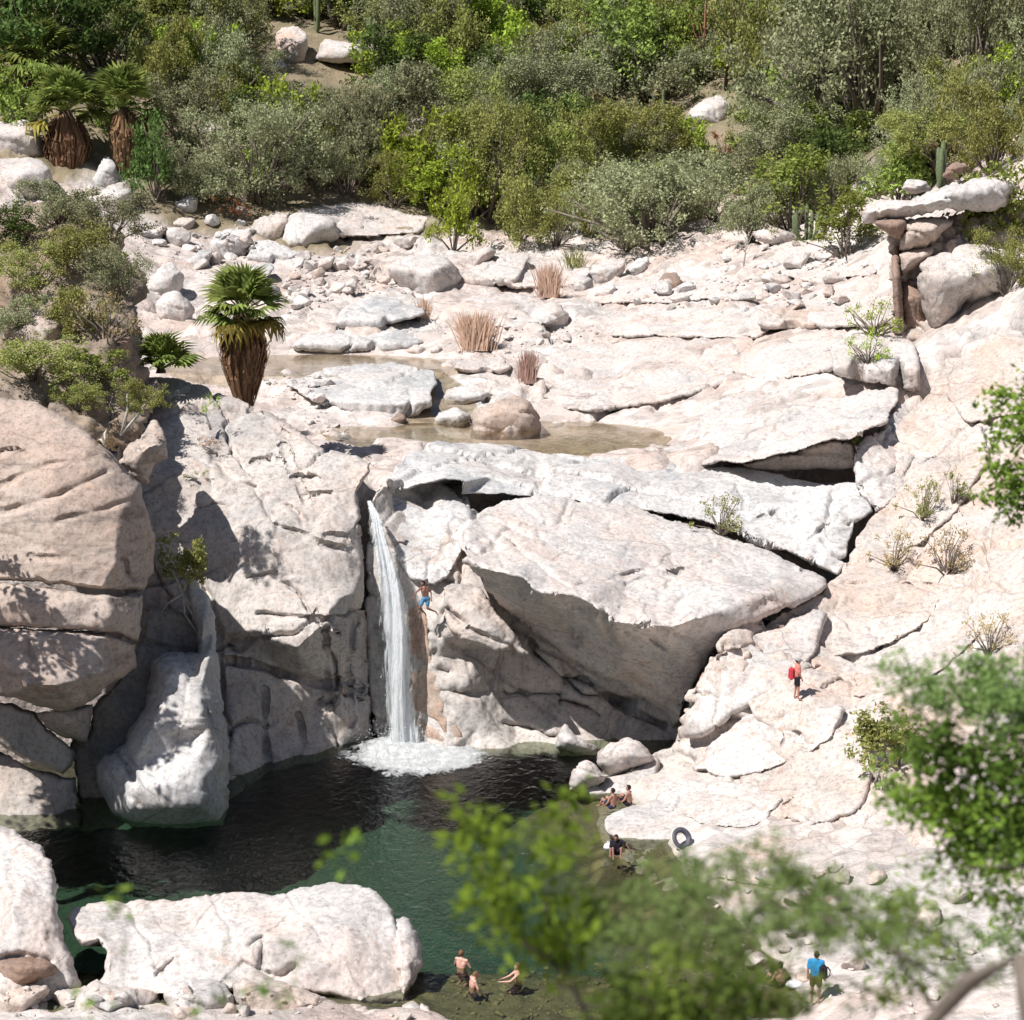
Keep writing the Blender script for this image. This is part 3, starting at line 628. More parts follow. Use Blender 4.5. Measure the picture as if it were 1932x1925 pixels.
# right bank
rock('granite_bank', Z('P', [(1262, 1400, 85.2), (1285, 1352, 84.0), (1290, 1320, 83.8), (1304, 1300, 83.6), (1335, 1240, 83.8), (1360, 1206, 84.2), (1402, 1171, 85.4), (1524, 1129, 88.3), (1575, 1093, 90.4), (1592, 1058, 92.5), (1648, 965, 96), (1690, 930, 97), (1640, 905, 99), (1610, 860, 102), (1680, 800, 104), (1705, 750, 107), (1760, 738, 107), (1775, 690, 110), (1800, 640, 113), (1890, 590, 114), (2120, 560, 116),
     (2120, 2010, 56), (1560, 2010, 55), (1480, 1950, -.4j), (1385, 1865, -.5j), (1285, 1765, -.5j), (1225, 1675, -.5j), (1175, 1625, -.5j), (1130, 1585, -.5j), (1135, 1545, -.5j), (1110, 1500, -.5j), (1085, 1475, -.5j), (1170, 1440, -.4j)]),
     Z('P', [(1503, 1322, 81.0), (1440, 1250, 83.6), (1420, 1330, 81.8), (1350, 1300, 82.6), (1340, 1400, 82.4), (1600, 1200, 86.2), (1700, 1100, 89.4), (1800, 950, 94.5), (1720, 1000, 94.2), (1650, 1080, 91), (1900, 760, 102), (1860, 880, 97), (1900, 1100, 84.5), (1800, 1150, 86), (1900, 1300, 77.5), (1750, 1300, 80.4), (1900, 1500, 71), (1700, 1450, 75.6), (1600, 1400, 78.5),
      (1500, 1450, 78.5), (1400, 1450, 80.5), (1300, 1460, 82), (1280, 1540, 78.6), (1350, 1600, 74.4), (1500, 1600, 72.6), (1700, 1600, 71), (1900, 1700, 65.5), (1700, 1750, 66.2), (1500, 1750, 67), (1550, 1880, 61.2), (1800, 1880, 60.4), (2050, 1700, 62), (2050, 1300, 76), (2050, 1000, 86), (2050, 750, 101), (1760, 870, 99.5), (1800, 800, 102.5)]),
     M_PINK, None, kind='structure', step=4.4, rough=1.5, rim=6, rimd=.3, thick=6, amp=(.4, .12, .03), freq=.2, smooth=4, cell=(.12, 5.0), joints=[(.45, .3, .85, 2.6, .22, .5, .16), (.8, -.5, .3, 3.6, .18, .45, .14), (.2, .9, -.1, 5.5, .2, .4, .14)],
     cracks=[(Z('B3', [(310, 1750), (540, 1650), (700, 1560)]), 4, .3), (Z('B3', [(1100, 1560), (1300, 1490), (1500, 1440)]), 4, .3), (Z('C3', [(750, 60), (870, 40)]), 3, .3), (Z('C3', [(860, 140), (960, 100)]), 3, .3), (Z('C3', [(640, 780), (720, 760), (765, 680)]), 6, .5), (Z('C3', [(250, 620), (330, 560), (470, 610)]), 4, .35),
      (Z('B3', [(960, 1350), (1150, 1345), (1300, 1350)]), 4, .4), (Z('B3', [(1060, 900), (1110, 960), (1240, 850), (1340, 680)]), 5, .45), (Z('B3', [(1290, 1080), (1400, 1100), (1500, 1080)]), 5, .45), (Z('C3', [(640, 450), (700, 400)]), 5, .35), (Z('B3', [(1480, 350), (1640, 350)]), 4, .35), (Z('B3', [(1380, 720), (1500, 650), (1600, 520)]), 4, .4), (Z('B3', [(1590, 830), (1620, 960), (1560, 760)]), 5, .4), (Z('C2', [(1690, 720), (1720, 620), (1735, 545)]), 3, .4)], seed=41)
# left bank spur above the cliff
rock('bank_spur', Z('P', [(-120, 400, 116), (0, 396, 116), (70, 384, 116), (150, 388, 114), (225, 440, 110), (262, 540, 104), (262, 620, 99), (252, 700, 96), (300, 722, 97), (300, 770, 92), (240, 850, 88.5), (150, 830, 86), (60, 800, 84.4), (-120, 790, 84)]),
     Z('P', [(60, 480, 108), (160, 500, 105), (60, 580, 100), (180, 600, 98), (60, 680, 93), (180, 690, 93), (100, 750, 88), (220, 760, 90), (190, 640, 94)]),
     M_SPUR, None, kind='structure', step=5, rough=2.5, rim=8, rimd=.6, thick=5, amp=(.8, .4, .1), freq=.25, cell=(.4, 4.0), seed=42)
# ------------------------------------------------------------------ boulders
def boulder(fr, outline, mat, label, Yc=None, zb=None, seed=0, T=None, lean=2.0, block=.85, cracks=(), step=None, amp=(.10, .06, .02), name='boulder', cat='boulder', group=None, rimk=.35):
    ol = Z(fr, outline); ol = [tuple(p) for p in cut_corners(ol, .13)]
    a = np.array(ol); x0, x1 = a[:, 0].min(), a[:, 0].max(); y0, y1 = a[:, 1].min(), a[:, 1].max()
    xc, yc = (x0 + x1) / 2, (y0 + y1) / 2
    sink = False
    if Yc is None:
        if zb is not None: Yc = Yz(xc, y1 - 2, zb)
        else:
            h = hit(xc, y1 - 2); Yc = h.y if h else 150.
            sink = True
    s = Yc / F * 1.02
    W, H = (x1 - x0) * s, (y1 - y0) * s
    T = T or .42 * min(W, H * 1.5)
    if sink:      # bed the foot of the stone in the ground
        Yc += T * .5
        yb = y0 + .62 * (y1 - y0)
        ol = [(p[0] + (xc - p[0]) * -.02, p[1] + (.14 * (y1 - y0) + 3) * max(0, min(1, (p[1] - yb) / (.3 * (y1 - y0))))) for p in ol]
    rng = np.random.RandomState(seed * 13 + int(xc) + int(yc) * 3)
    j = lambda a_, b_: rng.uniform(a_, b_)
    kt, kr, kl = lean * j(.8, 1.3), j(.7, 1.3), j(.4, .9)
    v0, u0, u1 = H * j(.0, .2), W * j(.08, .26), W * j(.15, .35)
    kk = [(j(-.5, .5), j(-.5, .5), j(.0, .1)) for _ in range(3)]
    bd = np.array(ol)[:, :2]
    def fn(x, y):
        u = (x - xc) * s; v = (yc - y) * s
        d = dist_polyline(x, y, bd, True) * s
        R_ = .5 * min(W, H)
        t = np.clip(d / R_, 0, 1)
        e = T * (1 - np.sqrt(np.clip(1 - (1 - t) ** 2, 0, 1)))
        pl = [(v - v0) * kt, (u - u0) * kr, (-u - u1) * kl, (-v - H * .34) * .5]
        pl += [a_ * u + b_ * v + c_ * T for a_, b_, c_ in kk]
        m = np.maximum.reduce(pl + [np.zeros_like(u)])
        return Yc - T * .55 + np.maximum(e * .8, m * block + e * .45)
    st = step or max(2.2, min(4.5, (x1 - x0) / 26))
    V, Tt = build_rock(ol, fn, step=st, rough=st * .28, rim=max(3, .3 * min(x1 - x0, y1 - y0)), rimd=T * rimk, thick=T * 1.5, amp=tuple(q * min(1.2, max(.35, W / 3)) for q in amp), freq=1.6 / max(W, .8) + .3, smooth=1, seed=seed + 100, joints=[(.3, .3, .9, max(.8, H * .6), .05 * T, .10 * T, .05 * max(1, T)), (.9, .2, .2, max(1., W * .45), .05 * T, .08 * T, .05 * max(1, T))], cracks=cracks)
    me = new_mesh(name, V, Tt, True, mat)
    o = link(name, me); SOLIDS.append((V, Tt)); tag(o, label, cat, group)
    return o
Bd = boulder
def slab(fr, outline, mat, label, front=.35, k=.12, Yf=None, cracks=(), seed=0, thick=2.5, cat='boulder', name='boulder', amp=(.12, .05, .02), lift=0.0, joints=None):
    """a low rock: a steep front edge and a top that runs back at slope k"""
    ol = [tuple(p) for p in cut_corners(Z(fr, outline), .13)]
    a = np.array(ol); x0, x1 = a[:, 0].min(), a[:, 0].max(); y0, y1 = a[:, 1].min(), a[:, 1].max(); xc = (x0 + x1) / 2
    if Yf is None:
        h = hit(xc, y1 - 1); Yf = (h.y if h else 140.) - .2
    yE = y1 - front * (y1 - y0); zE = P(xc, yE, Yf).z + lift
    yl = np.array([p[1] for p in ol])
    def fn(x, y):
        # local front edge follows the lower outline
        xs = np.linspace(x0, x1, 40); low = np.array([max([q[1] for q in ol if abs(q[0] - t) < (x1 - x0) * .12] or [y1]) for t in xs])
        dl = (y1 - np.interp(x, xs, low))
        _, b = rays(x, y - 0 * dl)
        Yl = Yf + dl * .02
        top = (zE - k * Yf - CAMZ) / np.minimum(b - k, -.004)
        top = np.clip(top, Yf - .5, Yf + 16)
        fr_ = Yl - .25 * (y1 - y) / max(1, y1 - y0)
        return np.maximum(fr_, top)
    V, T = build_rock([p[:2] for p in ol], fn, step=max(2.2, min(4, (x1 - x0) / 40)), rough=1.0, rim=5, rimd=.35, thick=thick, amp=amp, freq=.5, smooth=2, seed=seed + 400, cracks=cracks,
                      joints=joints or [(.5, .3, .5, 2.4, .10, .22, .09), (.8, -.5, .2, 3.3, .10, .2, .09)])
    o = link(name, new_mesh(name, V, T, True, mat)); SOLIDS.append((V, T)); tag(o, label, cat); return o
def plate(outline, mat, label, off=.3, seed=0, bvh=None, rim=8, cat='rock', name='granite_sheet', thick=1.5, cracks=(), amp=(.16, .05, .02)):
    """a sheet of rock lying on what is already there, standing proud of it by off metres"""
    ol = [tuple(p) for p in cut_corners(outline, .12)]; a = np.array(ol)
    gx, gy = np.meshgrid(np.linspace(a[:, 0].min(), a[:, 0].max(), 11), np.linspace(a[:, 1].min(), a[:, 1].max(), 9)); cp = []
    for x, y in list(zip(gx.ravel(), gy.ravel())):
        h = hit(x, y, bvh)
        if h is not None: cp.append((x, y, h.y))
    med = np.median([c[2] for c in cp]); cp = [c for c in cp if abs(c[2] - med) < 22]
    A = np.array([[c[0], c[1], 1] for c in cp]); yv = np.array([c[2] for c in cp]); co, *_ = np.linalg.lstsq(A, yv, rcond=None)
    def fn(x, y):
        pl = co[0] * x + co[1] * y + co[2]; it = tri_interp(cp, x, y)
        return .45 * pl + .55 * it - off
    V, T = build_rock(ol, fn, step=3.6, rough=1.6, rim=rim, rimd=off * 1.6, thick=thick, amp=amp, freq=.35, smooth=6, seed=seed + 500, cracks=cracks, joints=[(.45, .3, .6, 2.8, .08, .2, .09), (.8, -.5, .2, 4.2, .08, .2, .09)])
    o = link(name, new_mesh(name, V, T, True, mat)); SOLIDS.append((V, T)); tag(o, label, cat, 'slabs of the bank and riverbed'); return o
def bvh_of(sol):
    off = 0; VV, TT = [], []
    for v, t in sol: VV.append(v); TT.append(t + off); off += len(v)
    return BVHTree.FromPolygons(np.concatenate(VV).tolist(), np.concatenate(TT).tolist())
# foreground blocks
rock('foreground_boulder', Z('C1', [(-170, 800, 68), (0, 882, 67), (130, 940, 66.5), (240, 995, 66), (282, 1070, 65.3), (300, 1200, 64), (312, 1350, 62.6), (342, 1480, 61.9), (382, 1600, 61.5), (425, 1760, 61), (300, 1830, 60.6), (100, 2000, 59), (-170, 2000, 59)]),
     Z('C1', [(0, 1100, 65), (180, 1150, 64.3), (60, 1340, 61.8), (220, 1370, 62), (60, 1560, 60.9), (260, 1560, 61.2), (330, 1700, 61)]),
     M_WHITE, 'white boulder in the bottom left corner with a pinkish foot', 'boulder', None, step=4, rim=14, rimd=.7, thick=3, amp=(.2, .1, .03), freq=.5, seed=51, cracks=[(Z('C1', [(0, 1600), (120, 1580), (260, 1610)]), 8, .4)])
rock('foreground_boulder', Z('C1', [(358, 1378, 64), (400, 1326, 65), (520, 1302, 65.6), (940, 1282, 65.8), (1200, 1252, 65.6), (1470, 1242, 65.4), (1600, 1202, 65.6), (1750, 1182, 65.6), (1925, 1192, 65.2), (2010, 1240, 64.6), (2100, 1330, 63.8), (2140, 1500, 62.8), (2170, 1680, 61.8), (2190, 1830, 61), (1900, 1830, 60.5), (1800, 1800, 60.8), (1440, 1760, 60.8), (870, 1800, 60.6), (480, 1790, 60.8), (555, 1660, 61.4), (570, 1560, 62), (530, 1492, 62.4), (440, 1540, 62.6), (392, 1470, 63)]),
     Z('C1', [(700, 1420, 64), (1200, 1400, 63.6), (1650, 1340, 63.6), (1900, 1340, 63.6), (700, 1600, 62), (1100, 1560, 62.2), (1400, 1560, 61.7), (1600, 1500, 62.1), (1850, 1550, 61.5), (1000, 1700, 61), (1600, 1700, 61), (560, 1420, 63.8)]),
     M_WHITE, 'wide flat-topped white boulder in front of the pool, split at its right end', 'boulder', None, step=3.8, rough=1.4, rim=10, rimd=.35, thick=3, amp=(.22, .06, .02), freq=.4, seed=52, cell=(.03, 1.8), joints=[(.7, .3, .5, 2.2, .06, .12, .06)],
     cracks=[(Z('C1', [(840, 1680), (930, 1600)]), 4, .3), (Z('C1', [(1340, 1530), (1400, 1490), (1400, 1640)]), 6, .35), (Z('C1', [(1440, 1680), (1300, 1620), (1200, 1720)]), 5, .3), (Z('C1', [(1480, 1700), (1580, 1640)]), 10, .35)])
rock('foreground_boulder', Z('C2', [(292, 1400, 63.6), (320, 1376, 63.8), (400, 1384, 63.8), (468, 1450, 63.4), (490, 1560, 62.6), (480, 1650, 62), (430, 1745, 61.2), (372, 1830, 60.6), (340, 1650, 61.4), (318, 1530, 62.2)]), Z('C2', [(400, 1480, 62.6), (410, 1620, 61.6)]),
     M_WHITE, 'rounded pale boulder leaning on the right end of the wide flat-topped one', 'boulder', None, step=3.4, rim=14, rimd=.7, thick=2, amp=(.15, .08, .03), freq=.6, seed=53)
Bd('C1', [(-60, 1600), (150, 1588), (250, 1600), (312, 1662), (120, 1760), (-60, 1750)], M_BROWN, 'brown stained stone at the foot of the corner boulder', Yc=60.4, seed=1)
Bd('C1', [(-60, 1762), (130, 1748), (250, 1728), (275, 1765), (200, 1850), (110, 1990), (-60, 1990)], M_PINK, 'pink broken stone in the bottom left corner', Yc=59.6, seed=2)
Bd('C1', [(280, 1752), (450, 1738), (520, 1688), (560, 1722), (850, 1765), (885, 1850), (950, 2000), (220, 2000), (218, 1850)], M_PINK, 'low pinkish rock slab along the bottom edge, left of the crack', Yc=60, seed=3)
Bd('C1', [(868, 1762), (1000, 1690), (1200, 1722), (1255, 1800), (1310, 2000), (950, 2000)], M_WHITE, 'pale rock slab along the bottom edge, right of the crack', Yc=59.8, seed=4)
Bd('C1', [(1240, 1722), (1340, 1650), (1440, 1682), (1700, 1790), (1832, 1850), (1690, 1890), (1650, 2000), (1310, 2000), (1250, 1850)], M_PINK, 'pink angular slab in front of the flat-topped boulder', Yc=59.9, seed=5)
Bd('C2', [(48, 1872), (120, 1838), (190, 1850), (250, 1990), (60, 1990)], M_WHITE, 'small white stone below the flat-topped boulder at the bottom edge', Yc=59.6, seed=6)
Bd('C2', [(368, 1850), (430, 1820), (470, 1850), (465, 1990), (390, 1990)], M_PINK, 'salmon coloured stone wedged beside the leaning boulder', Yc=59.7, seed=7)
Bd('C2', [(468, 1830), (520, 1850), (600, 1990), (462, 1990)], M_WHITE, 'pale sloping stone dipping into the shallow water', Yc=59.6, seed=8)
# at the water's edge
Bd('C2', [(1196, 430), (1210, 380), (1250, 338), (1290, 392), (1432, 470), (1422, 510), (1330, 505), (1196, 470)], M_WHITE, 'small pointed boulder at the foot of the dark overhang', zb=-.05, seed=9)
Bd('C2', [(1428, 490), (1490, 440), (1560, 418), (1632, 428), (1692, 480), (1725, 535), (1550, 620), (1480, 612), (1420, 560)], M_WHITE, 'smooth white boulder at the pool edge, larger of the pair', zb=.25, seed=10, block=.25)
Bd('C2', [(1268, 660), (1280, 590), (1310, 550), (1360, 530), (1412, 560), (1436, 590), (1490, 622), (1400, 675), (1320, 715), (1268, 700)], M_WHITE, 'smooth white boulder at the pool edge, smaller of the pair', zb=.0, seed=11, block=.25)
slab('C2', [(1300, 715), (1400, 660), (1480, 622), (1560, 606), (1742, 522), (1735, 620), (1700, 705), (1560, 750), (1440, 755)], M_WHITE, 'sloping white slab behind the two seated bathers', front=.25, k=.25, Yf=81.2, seed=12, thick=1.2)
slab('C2', [(1448, 850), (1480, 820), (1600, 775), (1750, 740), (1900, 722), (2000, 760), (1992, 900), (1940, 1000), (1800, 1042), (1700, 1040), (1600, 1015), (1540, 970), (1468, 920)], M_WHITE, 'large rounded white rock between the seated pair and the crouching bather', front=.3, k=.1, Yf=75.6, seed=13, thick=1.2)
# upper valley
MW, MG, MB, MP = M_WHITE, M_GREY, M_BED, M_PINK
Bd('A1', [(1330, 1232), (1380, 1172), (1480, 1132), (1556, 1128), (1504, 1292), (1430, 1275), (1350, 1258)], MP, 'pink-tinged left piece of the split boulder below the thicket', seed=21)
Bd('A1', [(1560, 1130), (1700, 1150), (1800, 1180), (1816, 1262), (1700, 1302), (1610, 1335), (1508, 1294)], MW, 'broad pale right piece of the split boulder below the thicket', seed=22, cracks=[(Z('A1', [(1575, 1170), (1590, 1260), (1610, 1330)]), 2, .4)])
Bd('A2', [(36, 1180), (150, 1190), (206, 1242), (90, 1278), (36, 1272)], MB, 'oblong pale stone just right of the split boulder', seed=23)
Bd('A1', [(1150, 1240), (1240, 1220), (1320, 1250), (1352, 1290), (1342, 1345), (1290, 1395), (1180, 1395), (1118, 1320)], MG, 'grey-white block with a dark notch, left of the split boulder', seed=24)
slab('A1', [(1360, 1292), (1450, 1280), (1602, 1342), (1560, 1395), (1400, 1415), (1318, 1385)], MG, 'flat grey slab in front of the split boulder', front=.35, k=.2, seed=25)
Bd('A1', [(985, 1402), (1080, 1330), (1132, 1350), (1122, 1425), (1040, 1445)], MG, 'small grey wedge-shaped rock among the cobbles', seed=26)
Bd('A1', [(768, 1542), (800, 1480), (870, 1410), (930, 1400), (992, 1480), (980, 1545), (880, 1585), (830, 1615), (790, 1582)], MW, 'tall white boulder behind the round one near the left bank', seed=27)
Bd('A1', [(828, 1625), (880, 1570), (950, 1558), (1010, 1608), (1042, 1660), (1000, 1725), (920, 1708), (840, 1695)], MW, 'round bright white boulder behind the young palm', seed=28, block=.2)
slab('A1', [(1160, 1530), (1300, 1420), (1440, 1400), (1472, 1430), (1420, 1500), (1300, 1545)], MG, 'long grey slab behind the crown of the young palm', front=.35, k=.2, seed=29)
Bd('A1', [(1308, 1532), (1400, 1500), (1490, 1530), (1502, 1585), (1440, 1625), (1330, 1605)], MW, 'white boulder beside the crown of the young palm', seed=30)
Bd('A1', [(740, 1252), (800, 1230), (890, 1200), (902, 1232), (840, 1275), (760, 1292)], MB, 'pale stone at the upper left end of the riverbed', seed=31)
Bd('A1', [(890, 1190), (960, 1160), (1050, 1170), (1032, 1222), (910, 1235)], MP, 'pinkish stone below the reddish soil bank', seed=32)
slab('D3', [(820, 745), (900, 690), (1080, 665), (1230, 635), (1400, 605), (1520, 615), (1535, 660), (1480, 720), (1380, 768), (1100, 778), (860, 774)], MG, 'long blue-grey slab along the far side of the upper pool', front=.3, k=.16, seed=33, cracks=[(Z('D3', [(1130, 690), (1110, 740), (1080, 770)]), 2, .5)])
slab('D3', [(1040, 640), (1080, 560), (1180, 510), (1300, 500), (1450, 540), (1480, 590), (1380, 620), (1200, 665), (1080, 665)], MG, 'pale slab leaning behind the long blue-grey one', front=.3, k=.22, seed=34)
Bd('A2', [(300, 1432), (330, 1390), (440, 1360), (560, 1354), (620, 1380), (680, 1450), (690, 1492), (620, 1565), (520, 1605), (478, 1585), (380, 1535), (318, 1472)], MW, 'largest boulder of the riverbed, flat white top and shaded right face', seed=35, block=.9, lean=2.2, T=2.4)
slab('A2', [(700, 1452), (800, 1420), (1000, 1350), (1062, 1370), (1020, 1452), (980, 1512), (800, 1545), (716, 1522)], MB, 'low pale slab right of the largest riverbed boulder', front=.3, k=.2, seed=36)
Bd('A2', [(1378, 1452), (1430, 1400), (1500, 1378), (1572, 1390), (1567, 1452), (1490, 1515), (1410, 1505)], MB, 'rounded tan boulder near the dry reeds, largest of its cluster', seed=37)
Bd('A2', [(1288, 1502), (1330, 1470), (1390, 1490), (1397, 1545), (1330, 1565), (1288, 1542)], MW, 'white stone left of the rounded tan boulder', seed=38)
Bd('A2', [(1398, 1572), (1450, 1520), (1510, 1518), (1522, 1572), (1450, 1615)], MB, 'pale stone just below the rounded tan boulder', seed=39)
Bd('A2', [(1568, 1442), (1620, 1390), (1690, 1370), (1702, 1422), (1640, 1482), (1578, 1482)], MG, 'grey stone right of the rounded tan boulder', seed=40)
Bd('A2', [(1738, 1502), (1780, 1455), (1852, 1460), (1902, 1562), (1840, 1585), (1748, 1562)], M_BROWN, 'brown stone standing alone on the pale granite', seed=41)
Bd('A2', [(1028, 1742), (1100, 1670), (1200, 1628), (1272, 1680), (1252, 1745), (1150, 1765)], MB, 'angular pale block right of the pink reed clumps', seed=42)
Bd('A2', [(1098, 1242), (1200, 1200), (1382, 1222), (1372, 1255), (1220, 1295), (1108, 1295)], MG, 'layered grey ledge under the thicket', seed=43)
Bd('A2', [(1148, 1122), (1260, 1080), (1342, 1120), (1302, 1205), (1180, 1205)], MG, 'grey block on top of the layered ledge', seed=44)
Bd('A2', [(738, 1362), (830, 1310), (882, 1350), (820, 1405), (748, 1415)], MB, 'pale stone below the yellow-green bush', seed=45)
Bd('A2', [(408, 735), (418, 640), (480, 590), (512, 600), (524, 700), (480, 765)], MP, 'upright pink rock standing in the hillside brush', seed=46)
Bd('A3', [(106, 622), (200, 530), (280, 498), (352, 540), (362, 622), (300, 675), (180, 655)], MW, 'white triangular boulder on the hillside among cacti', seed=47)
Bd('A1', [(1468, 192), (1500, 150), (1580, 138), (1642, 180), (1652, 232), (1622, 335), (1560, 385), (1500, 332), (1478, 262)], MP, 'tall rounded boulder high on the hillside', seed=48, Yc=222)
Bd('A1', [(1676, 332), (1720, 220), (1870, 228), (2030, 240), (2020, 330), (1900, 345)], MB, 'blocky rock beside the tall rounded hillside boulder', seed=49, Yc=222)
Bd('A1', [(1418, 385), (1440, 320), (1500, 308), (1556, 372), (1480, 425)], MB, 'small rock at the foot of the tall hillside boulder', seed=50, Yc=219)
Bd('A1', [(-80, 652), (150, 638), (220, 720), (236, 822), (100, 845), (-80, 845)], MB, 'tan slab behind the left palms, upper of two', seed=51)
Bd('A1', [(-80, 850), (200, 848), (262, 900), (302, 1030), (150, 1050), (-80, 1020)], MB, 'pinkish white slab behind the left palms, lower of two', seed=52)
Bd('A1', [(28, 962), (130, 898), (152, 992), (70, 1025)], M_BROWN, 'dark wedge of rock resting on the slab by the left edge', seed=53)
Bd('A1', [(490, 962), (560, 828), (602, 850), (665, 972), (600, 1010), (500, 1000)], MG, 'grey-white rock between the two front palms', seed=54)
Bd('A1', [(430, 1130), (480, 1045), (600, 1000), (710, 1010), (700, 1090), (600, 1150)], MW, 'white rock below the two front palms', seed=55)
Bd('A1', [(-80, 500), (120, 530), (152, 622), (60, 645), (-80, 640)], MG, 'grey rock behind the tallest palm at the left edge', seed=56)
Bd('A1', [(1058, 692), (1100, 650), (1210, 682), (1150, 725), (1090, 745)], MW, 'white rock poking out above the large grey-green dome bush', seed=57)
Bd('A1', [(928, 1085), (1010, 1040), (1062, 1060), (1052, 1125), (950, 1155)], MG, 'grey rock in the shade left of the dome bush', seed=58)
slab('B2', [(-260, 275), (-100, 215), (0, 180), (200, 160), (400, 180), (540, 210), (566, 280), (524, 315), (545, 392), (480, 435), (400, 475), (320, 505), (270, 525), (150, 450), (0, 420), (-150, 350)], MG, 'broad low white boulder with dark pits in front of the upper pool', front=.42, k=.1, seed=59, Yf=118.5, thick=4, cracks=[(Z('B2', [(120, 300), (190, 290), (220, 300)]), 4, .4), (Z('B2', [(390, 340), (420, 300), (470, 290)]), 5, .4), (Z('B2', [(420, 320), (410, 420), (370, 480)]), 4, .5)])
Bd('B2', [(310, 475), (360, 425), (406, 470), (372, 500)], M_BROWN, 'dark wet wedge of rock at the brook edge', seed=60)
Bd('B2', [(588, 382), (610, 310), (700, 288), (800, 310), (862, 340), (760, 375), (680, 405)], MW, 'white stone in the middle of the brook, farther of two', seed=61)
Bd('B2', [(528, 502), (580, 420), (660, 400), (742, 450), (722, 492), (620, 525)], MG, 'flat layered stone in the brook, nearer of two', seed=62)
Bd('B2', [(730, 560), (745, 450), (775, 400), (860, 368), (960, 338), (1052, 370), (1112, 450), (1118, 525), (1050, 560), (900, 590)], M_TAN, 'brown arched boulder standing in the lip pool', seed=63, block=.3)
Bd('B2', [(848, 545), (870, 470), (940, 438), (1010, 470), (1052, 535), (1032, 565), (920, 590)], MW, 'white stone in front of the brown arched boulder', seed=64)
Bd('B2', [(1146, 505), (1190, 473), (1254, 490), (1222, 525)], MB, 'small flat stone out in the lip pool', seed=65)
slab('B2', [(648, 192), (700, 150), (800, 128), (922, 140), (962, 190), (900, 230), (740, 222)], MB, 'pinkish slab at the outflow of the upper pool', front=.4, k=.12, seed=66)
Bd('B2', [(398, 105), (450, 58), (512, 90), (502, 128)], MW, 'small white stone at the tip of the blue-grey slab', seed=67)
Bd('B2', [(518, 105), (560, 68), (592, 90), (572, 126)], MB, 'small pale stone beside the pink reed clump', seed=68)
slab('A3', [(488, 1730), (540, 1670), (700, 1612), (850, 1640), (902, 1722), (800, 1770), (560, 1770)], MP, 'low pink dome of rock on the granite slope', front=.3, k=.2, seed=69)
Bd('A3', [(456, 1245), (620, 1208), (762, 1290), (640, 1325), (500, 1295)], MW, 'overhanging ledge with a dark shadow at the thicket edge', seed=70, Yc=158)
Bd('A3', [(728, 1392), (770, 1348), (822, 1380), (812, 1425), (750, 1435)], MW, 'small round white stone below the dark ledge', seed=71)
Bd('A3', [(486, 1425), (600, 1388), (642, 1430), (560, 1475)], MG, 'flat grey stone below the dark ledge', seed=72)
rock('shoulder_rock', Z('A3', [(1200, 1215, 121.5), (1300, 1180, 121.5), (1480, 1140, 122), (1700, 1110, 123), (2050, 1080, 124), (2050, 1700, 117.5), (1700, 1900, 115.5), (1560, 1920, 114.5), (1420, 1840, 116.5), (1290, 1820, 118.5), (1236, 1770, 119.5), (1208, 1480, 120.5)]), Z('A3', [(1330, 1300, 120.6), (1300, 1500, 120), (1330, 1650, 119.4), (1600, 1300, 120.4), (1700, 1250, 121)]), M_TAN, 'broken rock face of the right shoulder behind the thin pillar', 'rock', rim=6, rimd=.5, thick=5, amp=(.4, .2, .05), cell=(.45, 1.8), joints=[(.2, .2, .9, 1.6, .3, .4, .12), (.9, .3, .1, 2.0, .3, .4, .12)], seed=93)
rock('bank_block', Z('B3', [(1018, 600, 99.5), (1090, 570, 100.5), (1190, 490, 103), (1250, 400, 106), (1320, 350, 108), (1400, 460, 106), (1400, 660, 101.5), (1300, 860, 97.5), (1130, 975, 95.6), (1040, 850, 97.6), (1025, 720, 98.6)]), Z('B3', [(1200, 650, 100.2), (1150, 800, 97.8), (1280, 560, 102.6)]), M_WHITE, 'grey-white block closing the right end of the dark hollow', 'rock', rim=7, rimd=.4, thick=4, amp=(.25, .12, .04), cell=(.15, 2.0), seed=94, cracks=[(Z('B3', [(1220, 760), (1330, 680)]), 4, .4)])
# right shoulder: caprock, pillar and big boulder
Bd('A3', [(1048, 1132), (1080, 1090), (1210, 1056), (1360, 1040), (1520, 995), (1700, 950), (1860, 955), (1920, 1000), (1850, 1100), (1700, 1122), (1550, 1132), (1450, 1142), (1290, 1162), (1120, 1186), (1080, 1192)], MW, 'long caprock slab jutting out on the right shoulder', Yc=119.5, seed=81, lean=3.0, block=.8, T=2.6, amp=(.25, .14, .05), rimk=.15)
Bd('A3', [(1110, 1184), (1290, 1156), (1302, 1200), (1272, 1275), (1228, 1275)], M_BROWN, 'brown wedge right under the caprock slab', Yc=119.5, seed=82)
Bd('A3', [(1288, 1168), (1450, 1148), (1562, 1180), (1452, 1305), (1258, 1345), (1272, 1262)], M_TAN, 'tan block under the caprock slab, upper of two', Yc=119.6, seed=83)
Bd('A3', [(1258, 1345), (1462, 1300), (1442, 1352), (1342, 1435), (1268, 1485)], M_TAN, 'tan block under the caprock slab, lower of two', Yc=119.2, seed=84)
Bd('A3', [(1226, 1290), (1240, 1260), (1264, 1270), (1258, 1400), (1278, 1600), (1288, 1748), (1238, 1748), (1224, 1600), (1214, 1400)], M_BROWN, 'thin upright rock pillar under the caprock, shade put into its dark brown', Yc=118, seed=85, T=.8)  # the shade on the pillar is put into its dark brown colour
Bd('A3', [(1266, 1478), (1350, 1432), (1352, 1520), (1392, 1620), (1425, 1805), (1296, 1805), (1280, 1700)], M_BROWN, 'brown rock in the cleft beside the big shoulder boulder, darkened for its shade', Yc=118.6, seed=86)  # dark brown also stands in for the shade inside the cleft
